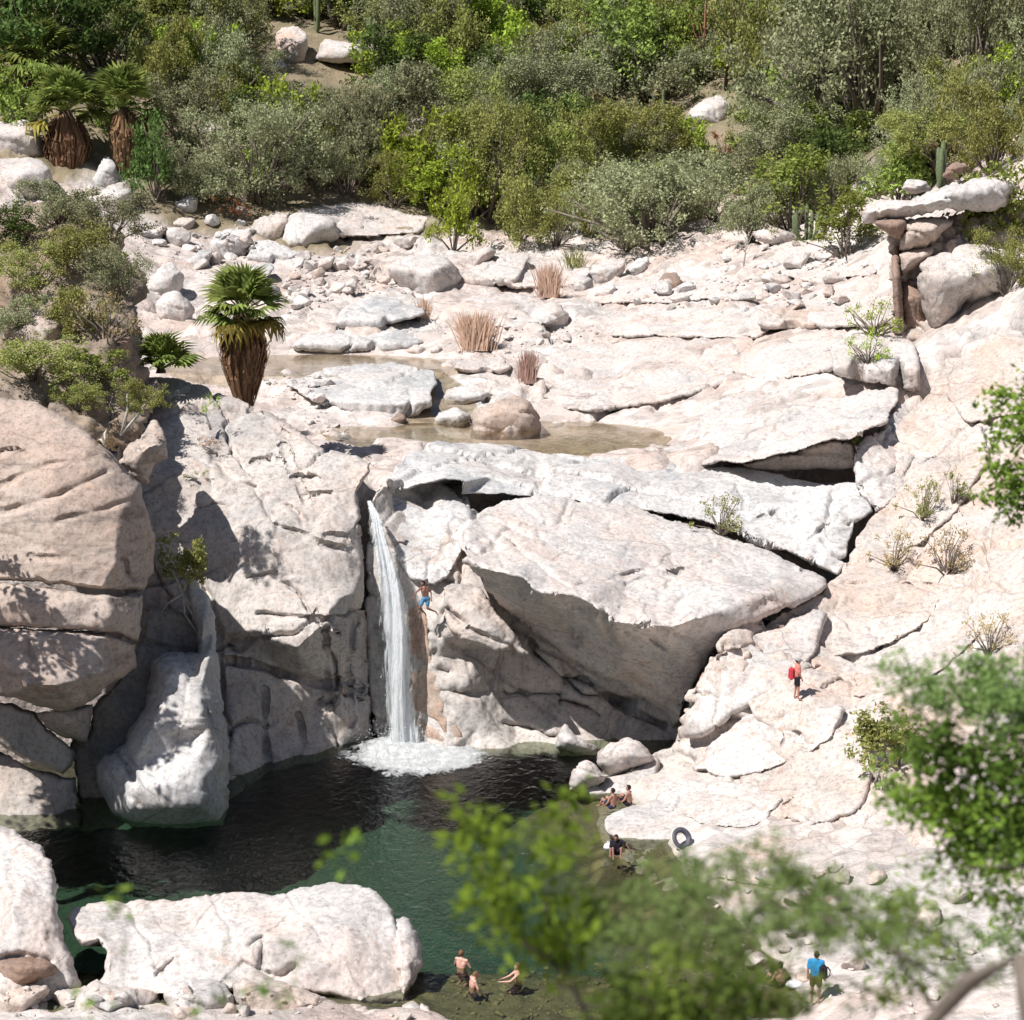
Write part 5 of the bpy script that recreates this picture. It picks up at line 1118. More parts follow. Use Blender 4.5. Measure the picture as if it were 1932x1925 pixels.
# left bank
BL = [(205, 470, 160, 120, 'grey', 'grey-green shrub on top of the left bank'), (130, 540, 190, 120, 'olive', 'olive shrub in the middle of the left bank'), (45, 560, 140, 110, 'olive', 'olive shrub at the left edge of the bank'),
      (215, 570, 130, 110, 'grey', 'grey shrub leaning over the riverbed from the left bank'), (195, 655, 140, 130, 'dry', 'dry brown brush on the left bank'), (60, 735, 210, 100, 'olive', 'yellowish olive shrub on the ledge above the left cliff'),
      (175, 740, 130, 95, 'green', 'green shrub on the ledge, left of the white-stemmed fig'), (30, 640, 130, 80, 'grey', 'grey scrub above the dark boulder on the left bank'), (110, 430, 130, 90, 'grey', 'grey scrub along the crest of the left bank'), (20, 470, 120, 100, 'dark', 'dark bush at the left edge on the bank crest'),
      (120, 640, 150, 100, 'olive', 'olive scrub in the hollow of the left bank'), (215, 850, 80, 70, 'straw', 'straw-coloured tuft on the lip of the left cliff'), (140, 780, 110, 60, 'olive', 'low scrub spilling over the top of the left cliff')]
for q in BL: bush(*q, group='shrubs on the left bank', bvh=ALL_BVH, tall=.9)
Bd('P', [(0, 610), (60, 580), (118, 600), (125, 660), (40, 700), (0, 690)], M_TAN, 'tan boulder half hidden in the left bank brush', Yc=95.5, seed=201)
Bd('P', [(160, 640), (215, 605), (248, 640), (245, 715), (200, 712), (165, 690)], M_BROWN, 'dark brown rock face below the dry brush on the left bank', Yc=94.5, seed=202)
Bd('P', [(0, 400), (50, 410), (85, 450), (30, 470), (0, 470)], M_BROWN, 'dark rock on the crest of the left bank', Yc=112, seed=203)
Bd('B1', [(620, 700), (690, 590), (760, 560), (830, 470), (890, 560), (905, 690), (820, 700), (800, 820), (740, 810)], M_TAN, 'jagged grey-brown rock at the top of the gully', Yc=86.5, seed=204, block=1.1)

# ------------------------------------------------------------------ palms
def frond_mesh(seed, mat, n=15, droop=.22):
    rng = np.random.RandomState(seed); V, Fq = [], []
    pv, pf = tube([(0, 0, 0), (.25, 0, .05), (.5, 0, .04)], [.022, .016, .012], 4)
    V += [tuple(v) for v in pv]; Fq += list(pf)
    for k in range(n):
        a = (k / (n - 1) - .5) * 2.9
        L = .55 * (1 - .22 * abs(a / 1.45)) * rng.uniform(.9, 1.05); c, s = math.cos(a), math.sin(a)
        b0 = np.array([.48, 0, .04]); m = b0 + np.array([c * L * .6, s * L * .6, .02 + .05 * math.cos(a * 3)]); e = b0 + np.array([c * L, s * L, -droop * L * rng.uniform(.6, 1.2)])
        pr = np.array([-s, c, 0]) * .042
        o = len(V); V += [tuple(b0 - pr * .3), tuple(b0 + pr * .3), tuple(m + pr), tuple(m - pr), tuple(e)]
        Fq += [(o, o + 1, o + 2, o + 3), (o + 3, o + 2, o + 4)]
    return poly_mesh('frond', np.array(V), Fq, mat, False)
FROND = [frond_mesh(k, LM['frond']) for k in range(3)]; FRONDY = [frond_mesh(8, leaf_mat('leaf_palm_yellow', (.30, .24, .06)), 12, .6)]
def palm(x, yb, yc, wskirt, flen, label, Y=None, bvh=None, nf=38, skirt=True, seed=0, sk_top=0, taper=.55):
    p = P(x, yb, Y) if Y else hit(x, yb, bvh)
    s = p.y / F; H = (yb - yc) * s; rng = np.random.RandomState(seed + 5)
    o = empty('fan_palm', (p.x, p.y, p.z - .1)); tag(o, label, 'palm', 'fan palms')
    rt = wskirt * s * .16
    V, Fq = tube([(0, 0, 0), (.02 * H, 0, H * .5), (0, 0, H)], [rt * 1.1, rt, rt * .8], 8)
    if not skirt: V = V * np.array([1, 1, .15])
    link('trunk', poly_mesh('trunk', V, Fq, M_BARKD), o)
    if skirt:       # hanging dead fronds
        n = 700; R0 = wskirt * s * .5; V, Fq = [], []
        for i in range(n):
            ang = rng.rand() * 6.283; c, q = math.cos(ang), math.sin(ang); zt = H * rng.uniform(.42, .97); L = H * rng.uniform(.3, .75); z1 = max(rng.uniform(.0, .10) * H, zt - L)
            prof = lambda z: R0 * (min(1.0, .40 + .62 * z / (.62 * H)) if z < .66 * H else max(.5, 1 - 1.3 * (z / H - .66)))
            ro, rm, re = prof(zt) * rng.uniform(.5, .9), prof((zt + z1) / 2) * rng.uniform(.75, 1.05), prof(z1) * rng.uniform(.55, 1.0); wd = R0 * rng.uniform(.02, .06)
            tw = rng.uniform(-.2, .2); c2, q2 = math.cos(ang + tw), math.sin(ang + tw)
            a = np.array([c * ro, q * ro, zt]); b = np.array([c * rm, q * rm, (zt + z1) / 2]); e = np.array([c2 * re, q2 * re, z1]); pr = np.array([-q, c, 0]) * wd; k = len(V)
            V += [a - pr * .6, a + pr * .6, b + pr, b - pr, e + pr * .2, e - pr * .2]; Fq += [(k, k + 1, k + 2, k + 3), (k + 3, k + 2, k + 4, k + 5)]
        link('dead_frond_skirt', poly_mesh('dead_frond_skirt', np.array(V), Fq, LM['dead'], False), o)
    L = flen * s
    for k in range(nf):
        el = R(-32 + 118 * rng.rand() ** .8) if skirt else R(rng.uniform(10, 85)); az = k * 2.399 + rng.uniform(-.3, .3)
        fm = FRONDY[0] if (skirt and el < R(-12) and rng.rand() < .7) else FROND[rng.randint(3)]
        f = link('frond', fm, o, (0, 0, H * (.98 if skirt else .12))); f.rotation_euler = Euler((rng.uniform(-.4, .4), -el, az), 'XYZ'); q = L * rng.uniform(.85, 1.1); f.scale = (q, q, q)
    return o
palm(462, 762, 585, 100, 100, 'young fan palm with a brown skirt beside the upper pool', Y=103, seed=1, nf=44)
palm(82, 235, 112, 74, 84, 'tallest fan palm near the left edge, farthest of the three', Y=200, seed=2)
palm(130, 368, 212, 96, 92, 'stout fan palm with a broad reddish brown skirt, leftmost of the front pair', Y=188, seed=3)
palm(238, 335, 205, 66, 88, 'slender fan palm, right one of the front pair', Y=188, seed=4)
palm(303, 700, 650, 60, 84, 'stemless young palm with dense blue-green fans on the left bank edge', Y=98.5, seed=5, skirt=False, nf=34)

# ------------------------------------------------------------------ cacti, reeds, dead trees
def cactus(x, yb, hpx, n, label, Y=None, spread=.5, lean=0, seed=0, col=None):
    p = P(x, yb, Y) if Y else hit(x, yb); s = p.y / F; H = hpx * s; rng = np.random.RandomState(seed + 31)
    o = empty('organ_pipe_cactus', (p.x, p.y - .3, p.z - .1)); tag(o, label, 'cactus', 'columnar cacti on the hillside')
    for k in range(n):
        a = rng.rand() * 6.28; d = H * spread * rng.uniform(.25, .6) * (k > 0); h = H * (1 if k == 0 else rng.uniform(.55, .95)); r = max(.16, H * .035)
        lx = lean * h
        pts = [(0, 0, 0), (d * math.cos(a) * .7, d * math.sin(a) * .7, h * .12), (d * math.cos(a) + lx * .4, d * math.sin(a), h * .4), (d * math.cos(a) * 1.1 + lx, d * math.sin(a) * 1.1, h * .95), (d * math.cos(a) * 1.1 + lx * 1.05, d * math.sin(a) * 1.1, h)]
        V, Fq = tube(pts, [r * .8, r, r * 1.05, r * .9, r * .35], 9)
        link('stem_column', poly_mesh('stem_column', V, Fq, M_CACT), o)
    return o
cactus(700, 128, 92, 7, 'many-armed dark cactus right of the tall hillside boulder', seed=1, spread=.7)
cactus(1440, 238, 110, 9, 'big clump of grey columnar cactus right of the white triangular boulder', seed=2, spread=.9)
cactus(1490, 205, 90, 6, 'columnar cactus clump above the big grey one', seed=3, spread=.8)
cactus(1415, 328, 80, 2, 'leaning dark cactus stem on the orange slope', seed=4, lean=-.5, spread=.4)
cactus(1690, 318, 85, 5, 'columnar cactus in the scrub above the caprock tip', seed=5)
cactus(1775, 355, 90, 4, 'columnar cactus standing on the caprock slab', Y=127, seed=6, spread=.4)
cactus(1928, 205, 85, 3, 'columnar cactus cut by the right edge', seed=7, spread=.3)
cactus(1520, 455, 70, 6, 'low dark cactus clump at the riverbed edge left of the shoulder', seed=8, spread=.8)
cactus(600, 60, 80, 4, 'columnar cactus beside the dark tree at the top', seed=9, spread=.5)
def reeds(x, yb, wpx, hpx, n, mk, label, bvh=None, Y=None, seed=0, group='dry reed clumps', cat='reed clump', name='reed_clump'):
    p = P(x, yb, Y) if Y else hit(x, yb, bvh or ALL_BVH); s = p.y / F; rng = np.random.RandomState(seed + 71); V, Fq = [], []
    W, H = wpx * s * .5, hpx * s
    for k in range(n):
        bx, by = rng.randn() * .34 * W, rng.uniform(-.4, .4) * W; h = H * rng.uniform(.35, 1.05); tx = bx * 1.5 + rng.randn() * .4 * W; ty = by + rng.uniform(-.3, .3) * W; wd = H * rng.uniform(.008, .016)
        i = len(V); V += [(bx - wd, by, 0), (bx + wd, by, 0), ((bx + tx) / 2 + wd * 1.3, (by + ty) / 2, h * .6), ((bx + tx) / 2 - wd * 1.3, (by + ty) / 2, h * .6), (tx, ty, h)]
        Fq += [(i, i + 1, i + 2, i + 3), (i + 3, i + 2, i + 4)]
    o = link(name, poly_mesh(name, np.array(V), Fq, LM[mk], False), None, (p.x, p.y, p.z - .05)); tag(o, label, cat, group); return o
reeds(898, 660, 62, 78, 420, 'reed', 'largest pink-brown reed clump right of the blue-grey slab', seed=1)
reeds(1035, 560, 44, 66, 300, 'reed', 'pink-brown reed clump near the rounded tan boulder', seed=2)
reeds(996, 722, 34, 64, 240, 'reed', 'pink-brown reed clump above the lip pool', seed=3)
reeds(800, 600, 26, 44, 150, 'reed', 'small reddish reed tuft below the largest riverbed boulder', seed=4)
reeds(1085, 505, 60, 45, 60, 'olive', 'green-tipped reed tuft behind the tan boulder cluster', seed=5)
def dead_tree(x, yb, hpx, label, mat, Y=None, seed=0, n=12, wk=.35, bvh=None, thick=.022, name='dead_tree'):
    p = P(x, yb, Y) if Y else hit(x, yb, bvh); s = p.y / F; H = hpx * s; rng = np.random.RandomState(seed + 91)
    o = empty(name, (p.x, p.y - .4, p.z - .1)); tag(o, label, 'tree', 'bare trees and branches')
    top = np.array([rng.uniform(-.1, .1) * H, 0, H]); m1 = np.array([rng.uniform(-.06, .06) * H, 0, H * .5])
    V, Fq = tube([(0, 0, 0), m1, top], [H * thick, H * thick * .7, H * thick * .2], 6); link('trunk', poly_mesh('trunk', V, Fq, mat), o)
    for k in range(n):
        t = rng.uniform(.2, .8); b0 = m1 * (t / .5) if t < .5 else m1 + (top - m1) * ((t - .5) / .5)
        a = rng.rand() * 6.28; L = H * rng.uniform(.2, .5); e = b0 + np.array([math.cos(a) * L * wk * 1.6, math.sin(a) * L * wk, L * .8]); q = b0 + (e - b0) * .5 + np.array([math.cos(a), 0, -.3]) * L * .08
        V, Fq = tube([b0, q, e], [H * thick * .45, H * thick * .3, H * thick * .08], 4); link('branch', poly_mesh('branch', V, Fq, mat), o)
    return o
dead_tree(1368, 168, 175, 'dark forked dead tree on the upper hillside', M_BARKD, seed=1, n=14)
dead_tree(1815, 205, 110, 'pale bare branches in the shade of the upper right trees', M_BARKW, seed=2, wk=.9)
dead_tree(780, 330, 90, 'pale bare stems beside the upright pink rock', M_BARKW, seed=3)
dead_tree(712, 320, 70, 'leaning dark dead trunk left of the upright pink rock', M_BARKD, seed=4, wk=.8)
dead_tree(1402, 500, 75, 'thin leafless sapling on the riverbed by the brown stone', M_BARKW, seed=5, bvh=ALL_BVH)
dead_tree(1318, 150, 150, 'slim reddish bare tree left of the dark forked one', plain_mat('bark_red', (.26, .12, .07)), seed=6, n=16)
dead_tree(1452, 150, 120, 'slim bare trunk in front of the tall olive tree', M_BARK, seed=7, n=10)
dead_tree(1105, 165, 110, 'bare dark trunk below the olive tree at the top', M_BARKD, seed=8, n=10)
dead_tree(845, 95, 100, 'leaning bare trunk left of the brightest tree', M_BARKD, seed=9, n=8, wk=.7)
cactus(1560, 330, 100, 5, 'columnar cactus below the largest tree', seed=11, spread=.5)
cactus(985, 255, 80, 4, 'columnar cactus in the middle of the thicket', seed=12, spread=.4)
cactus(1250, 250, 80, 4, 'columnar cactus left of the white triangular boulder', seed=13, spread=.4)
cactus(770, 215, 80, 3, 'columnar cactus above the upright pink rock', seed=14, spread=.4)
bush(1372, 60, 90, 80, 'rust', 'rusty orange dry twigs around the dead tree', group='rusty dry brush')
bush(655, 235, 60, 40, 'rust', 'red flowering sprig in the grey shrub', group='rusty dry brush')
bush(1365, 310, 80, 60, 'rust', 'orange dry bush on the bare slope', group='rusty dry brush')
bush(430, 415, 90, 45, 'rust', 'rusty dry undergrowth below the dome shrub', group='rusty dry brush')
# white-stemmed fig on the cliff lip, rock figs, ledge plants
def fig(x, yb, xt, yt, wpx, hpx, mk, label, Y, bvh=None, kind='leafy', v=0, mat=M_BARKW, name='rock_fig', seed=0, ns=3, roots=0):
    p = P(x, yb, Y); s = Y / F; c = P(xt, yt, Y + .2) - p; rng = np.random.RandomState(seed + 17)
    o = empty(name, p); tag(o, label, 'tree' if wpx > 90 else 'shrub', 'plants clinging to the rocks')
    for k in range(ns):
        e = np.array(c) + np.array([rng.uniform(-.4, .4) * wpx * s, rng.uniform(-.1, .2), rng.uniform(-.2, .35) * hpx * s]); m = e * .5 + np.array([rng.uniform(-.1, .1), 0, .1]) * wpx * s
        V, Fq = tube([(0, 0, 0), m, e], [.07, .05, .02], 5); link('stem', poly_mesh('stem', V, Fq, mat), o)
    for k in range(roots):
        e = np.array([rng.uniform(-.55, .55) * wpx * s, rng.uniform(-.5, -.1), -rng.uniform(.3, 1.15) * hpx * s]); m = e * .5 + np.array([rng.uniform(-.3, .3), -.1, .1])
        V, Fq = tube([(0, 0, 0), m, e], [.08, .05, .03], 5); link('root', poly_mesh('root', V, Fq, mat), o)
    cm, tm = crown(kind, v, mk)
    f = link('crown', cm, o, (c.x, c.y, c.z - hpx * s * .5)); r = wpx * s * .5; f.scale = (r, r, hpx * s / PK[kind][v]['h']); f.rotation_euler = (0, 0, seed * 1.7)
    return o
fig(228, 822, 262, 752, 110, 62, 'olive', 'white-stemmed fig leaning over the top of the gully', 85.5, kind='fine', v=1, seed=1)
fig(398, 812, 398, 762, 44, 50, 'bright', 'small pale sapling on the sloping cliff top', 94.6, kind='sparse', v=0, seed=2, ns=1)
fig(345, 1120, 352, 1068, 110, 92, 'olive', 'leafy bush hanging in the gully above the pillar', 84.2, kind='leafy', v=1, seed=3, roots=4, name='hanging_bush')
fig(372, 905, 368, 905, 60, 50, 'olive', 'little shrub rooted in the cliff right of the gully top', 91.3, kind='sparse', v=1, seed=4, ns=2)
fig(395, 840, 392, 838, 70, 36, 'rust', 'rusty brown tuft in the crevice of the sloping cliff', 93.6, kind='sparse', v=0, seed=5, ns=1)
fig(200, 842, 200, 825, 76, 66, 'straw', 'yellowish grass tuft at the upper right corner of the left cliff', 80.2, kind='sparse', v=1, seed=6, ns=2)
BK = [(1362, 1012, 110, 75, 'olive', 'twiggy yellowish bush in the joint above the overhanging boulder', 93.2), (1745, 985, 90, 80, 'olive', 'twiggy bush on the right bank beside the dark hollow', 94), (1800, 955, 60, 70, 'green', 'upright green plant on the right bank', 94.5),
      (1640, 690, 90, 60, 'bright', 'thin bright twigs at the foot of the shoulder', 108), (1610, 845, 44, 30, 'bright', 'small green tuft under the tip of the tilted slab', 100), (1690, 1080, 90, 80, 'straw', 'dry straw-coloured weeds on the right bank, left of the big pair', 89.5),
      (1790, 1090, 120, 90, 'straw', 'wide dry straw-coloured weed patch on the right bank', 87), (1650, 640, 110, 70, 'bright', 'sparse green twigs under the big shoulder boulder', 112), (1465, 1160, 60, 30, 'straw', 'dry tuft under the right end of the overhanging boulder', 85.5), (1870, 1240, 110, 80, 'straw', 'dry weeds at the right edge above the dark green branch', 79)]
for k, (x, yb, w_, h_, mk, lab, Yq) in enumerate(BK):
    h = hit(x, yb, ALL_BVH); bush(x, yb, w_, h_, mk, lab, group='weeds and twigs on the right bank', Y=h.y if h else Yq, kind='sparse')
h = hit(1668, 1450, ALL_BVH)
fig(1690, 1470, 1672, 1395, 170, 110, 'olive', 'small-leaved rock fig with white roots gripping the right bank', h.y if h else 75, kind='leafy', v=1, seed=8, ns=5, roots=16)
# ------------------------------------------------------------------ waterfall
def fall_material():
    b = NB('falling_water')
    p = b.pos((5.0, 5.0, .35)); n = b.noise(p, 1.6, 5, .65, .4)
    p2 = b.pos((14, 14, 1.6)); n2 = b.noise(p2, 1.2, 3, .6)
    a = b.math('ADD', b.math('MULTIPLY', n, .7), b.math('MULTIPLY', n2, .3))
    uv = b.node('ShaderNodeUVMap'); sp = b.node('ShaderNodeSeparateXYZ', i_Vector=uv.outputs[0])
    edge = b.math('MULTIPLY', b.math('MULTIPLY', sp.outputs[0], b.math('SUBTRACT', 1.0, sp.outputs[0])), 4.0)
    side = b.math('MULTIPLY', b.math('SUBTRACT', sp.outputs[0], .5), .30)
    al = b.ramp(b.math('ADD', b.math('ADD', a, b.math('MULTIPLY', b.math('SUBTRACT', edge, .7), .35)), side), [(.40, .0), (.52, .55), (.66, .97)])
    d = b.node('ShaderNodeBsdfDiffuse', i_Color=(.86, .88, .90, 1)); t = b.node('ShaderNodeBsdfTranslucent', i_Color=(.86, .88, .90, 1))
    m = b.node('ShaderNodeMixShader', i_0=.45, i_1=d.outputs[0], i_2=t.outputs[0])
    tr = b.node('ShaderNodeBsdfTransparent', i_Color=(.93, .95, .95, 1))
    mx = b.node('ShaderNodeMixShader', i_0=al, i_1=tr.outputs[0], i_2=m.outputs[0])
    b.surf(mx.outputs[0]); return b.m
M_FALL = fall_material()
def foam_material():
    b = NB('white_foam'); p = b.pos((1, .6, 1)); n = b.noise(p, 2.6, 6, .82, .8)
    bp = b.node('ShaderNodeBump', i_Height=n, i_Strength=1.0, i_Distance=.35)
    d = b.node('ShaderNodeBsdfDiffuse', i_Color=(.80, .82, .82, 1), i_Normal=bp.outputs[0]); tr = b.node('ShaderNodeBsdfTransparent')
    uv = b.node('ShaderNodeUVMap'); sp = b.node('ShaderNodeSeparateXYZ', i_Vector=uv.outputs[0])
    al = b.ramp(b.math('SUBTRACT', b.math('ADD', n, .70), sp.outputs[0]), [(.16, 0), (.28, .7), (.46, 1)])
    mx = b.node('ShaderNodeMixShader', i_0=al, i_1=tr.outputs[0], i_2=d.outputs[0])
    b.surf(mx.outputs[0]); return b.m
M_FOAM = foam_material()
def waterfall():
    root = empty('waterfall', P(755, 1395, 88.0)); tag(root, 'white waterfall dropping through the cleft into the green pool', 'waterfall')
    rows = [(945, 690, 700, 91.2), (958, 691, 708, 90.8), (975, 692, 719, 90.4), (1010, 697, 726, 89.9), (1060, 698, 744, 89.4), (1120, 701, 764, 88.9), (1200, 705, 775, 88.5), (1290, 713, 778, 88.2), (1360, 716, 784, 88.1), (1402, 712, 795, 88.0)]
    ys = np.linspace(945, 1402, 130); xl = np.interp(ys, [r[0] for r in rows], [r[1] for r in rows]); xr = np.interp(ys, [r[0] for r in rows], [r[2] for r in rows]); Yd = np.interp(ys, [r[0] for r in rows], [r[3] for r in rows])
    base = np.array(root.location)
    for k, (dx0, dx1, dd, bul) in enumerate([(0, 0, 0, .5), (.12, -.05, .28, .4), (.35, .0, -.22, .35)]):
        nc = 22; V = []; U = []
        for i, y in enumerate(ys):
            for j in range(nc):
                t = j / (nc - 1); x = xl[i] + (xr[i] - xl[i]) * (dx0 + (1 + dx1 - dx0) * t)
                wv = .12 * math.sin(t * 9 + i * .05 + k) + .06 * math.sin(t * 23 + i * .11)
                q = P(x + (.8 * math.sin(i * .35 + j + k) + 2.2 * math.sin(i * .13 + k * 2.1) * (t - .5) + 1.6 * math.sin(i * .71 + k) * (t - .5)) * min(1, i / 25), y, Yd[i] + dd - bul * (1 - (2 * t - 1) ** 2) * min(1, i / 40) + wv * min(1, i / 30)); V.append(np.array(q) - base); U.append((t, i / 130))
        idx = lambda i, j: i * nc + j
        Fq = [(idx(i, j), idx(i, j + 1), idx(i + 1, j + 1), idx(i + 1, j)) for i in range(len(ys) - 1) for j in range(nc - 1)]
        me = poly_mesh('water_sheet', V, Fq, M_FALL); uvl = me.uv_layers.new()
        for l in me.loops: uvl.data[l.index].uv = U[l.vertex_index]
        link('water_sheet', me, root)
    # spray thrown up round the foot and along the edges of the fall
    rng = np.random.RandomState(4); n = 900; th = rng.rand(n)
    yy = np.where(rng.rand(n) < .85, 1402 - np.abs(rng.randn(n)) * 26, 1000 + rng.rand(n) * 400); xx = np.interp(yy, ys, (xl + xr) / 2) + rng.randn(n) * np.interp(yy, [1000, 1340, 1400], [10, 18, 48]); Ys_ = np.interp(yy, ys, Yd) - np.abs(rng.randn(n)) * .5
    C = np.array([np.array(P(a, b_, c_)) - base for a, b_, c_ in zip(xx, yy, Ys_)]); C = C[C[:, 2] + base[2] > .02]
    V, Fq = leaves(C, 1, 0.0, .032, rng, 1.2, .5); link('spray', new_mesh('spray', V, Fq, False, plain_mat('spray_white', (.8, .82, .83), .3)), root)
    # foam on the pool round the foot
    c = P(790, 1428, Yz(790, 1428, 0.0)); n = 90; V, U = [], []
    g = np.linspace(-1.25, 1.25, n)
    GX, GY = np.meshgrid(g, g); gx, gy = GX.ravel(), GY.ravel()
    r = np.hypot(gx, gy) * (1 + .22 * fbm(np.stack([gx * 1.5, gy * 1.5, 0 * gx], 1), 3, 4))
    near = np.hypot(gx + .35, gy - .55)
    z = .03 + .42 * np.exp(-(near / .45) ** 2) * (.5 + .8 * np.abs(fbm(np.stack([gx * 7, gy * 7, 0 * gx], 1), 3, 8))) + .10 * np.maximum(0, 1 - r) * (1 + fbm(np.stack([gx * 9, gy * 9, 0 * gx], 1), 3, 9))
    V = np.stack([c.x + gx * 3.1 - base[0], c.y + gy * 2.6 - base[1], z - base[2]], 1)
    ok = r < 1.15
    Fq = [(i * n + j, i * n + j + 1, (i + 1) * n + j + 1, (i + 1) * n + j) for i in range(n - 1) for j in range(n - 1) if ok[i * n + j] and ok[i * n + j + 1] and ok[(i + 1) * n + j + 1] and ok[(i + 1) * n + j]]
    me = poly_mesh('foam', V, Fq, M_FOAM); uvl = me.uv_layers.new()
    for l in me.loops: uvl.data[l.index].uv = (float(r[l.vertex_index]), 0)
    link('foam', me, root)
waterfall()

# ------------------------------------------------------------------ people
def cloth(name, c): return plain_mat(name, c, .9, 12, .12)
def skin_mat(name, c):
    b = NB(name); s = b.node('ShaderNodeBsdfPrincipled', i_Base_Color=b.mix(1, c, b.ramp(b.noise(b.pos(obj=True), 9, 3), [(.3, .88), (.7, 1.1)]), 'MULTIPLY'), i_Roughness=.5)
    b.surf(s.outputs[0]); return b.m
SK1 = skin_mat('skin_tan', (.40, .20, .145)); SK2 = skin_mat('skin_pale', (.58, .33, .26)); SK3 = skin_mat('skin_brown', (.26, .125, .09))
HAIR_D = plain_mat('hair_dark', (.02, .015, .012)); HAIR_B = plain_mat('hair_brown', (.16, .09, .05))
def capsule(a, b, ra, rb, seg=10):
    a, b = np.array(a, float), np.array(b, float); d = b - a; L = np.linalg.norm(d); d = d / (L + 1e-9)
    u = np.cross(d, [.3, .9, .2]); u /= np.linalg.norm(u); w_ = np.cross(d, u); V = []; Fq = []; prof = []
    for t in np.linspace(-math.pi / 2, 0, 4): prof.append((a + d * ra * math.sin(t), max(1e-4, ra * math.cos(t))))
    prof.append((a + d * L * .5, (ra + rb) / 2))
    for t in np.linspace(0, math.pi / 2, 4): prof.append((b + d * rb * math.sin(t), max(1e-4, rb * math.cos(t))))
    for c, r in prof:
        for j in range(seg): q = 2 * math.pi * j / seg; V.append(c + (u * math.cos(q) + w_ * math.sin(q)) * r)
    n = len(prof)
    for i in range(n - 1):
        for j in range(seg): Fq.append((i * seg + j, i * seg + (j + 1) % seg, (i + 1) * seg + (j + 1) % seg, (i + 1) * seg + j))
    Fq.append(tuple(range(seg))[::-1]); Fq.append(tuple((n - 1) * seg + j for j in range(seg)))
    return np.array(V), Fq
def ellipsoid(c, r, seg=12, R_=None):
    V, Fq = capsule((0, 0, -.001), (0, 0, .001), 1, 1, seg); V = V * np.array(r)
    if R_ is not None: V = V @ np.array(R_.to_matrix()).T
    return V + np.array(c), Fq
def fuse(name, parts, mat, voxel=.018):
    V, Fq = join(parts); me = poly_mesh(name + '_raw', V, Fq, None); o = bpy.data.objects.new(name + '_raw', me); COL.objects.link(o)
    m = o.modifiers.new('r', 'REMESH'); m.mode = 'VOXEL'; m.voxel_size = voxel; m.use_smooth_shade = True
    s = o.modifiers.new('s', 'SMOOTH'); s.iterations = 4; s.factor = .5
    dg = bpy.context.evaluated_depsgraph_get(); out = bpy.data.meshes.new_from_object(o.evaluated_get(dg)); out.name = name; out.materials.clear(); out.materials.append(mat)
    out.polygons.foreach_set('use_smooth', np.ones(len(out.polygons), bool))
    bpy.data.objects.remove(o); bpy.data.meshes.remove(me); return out
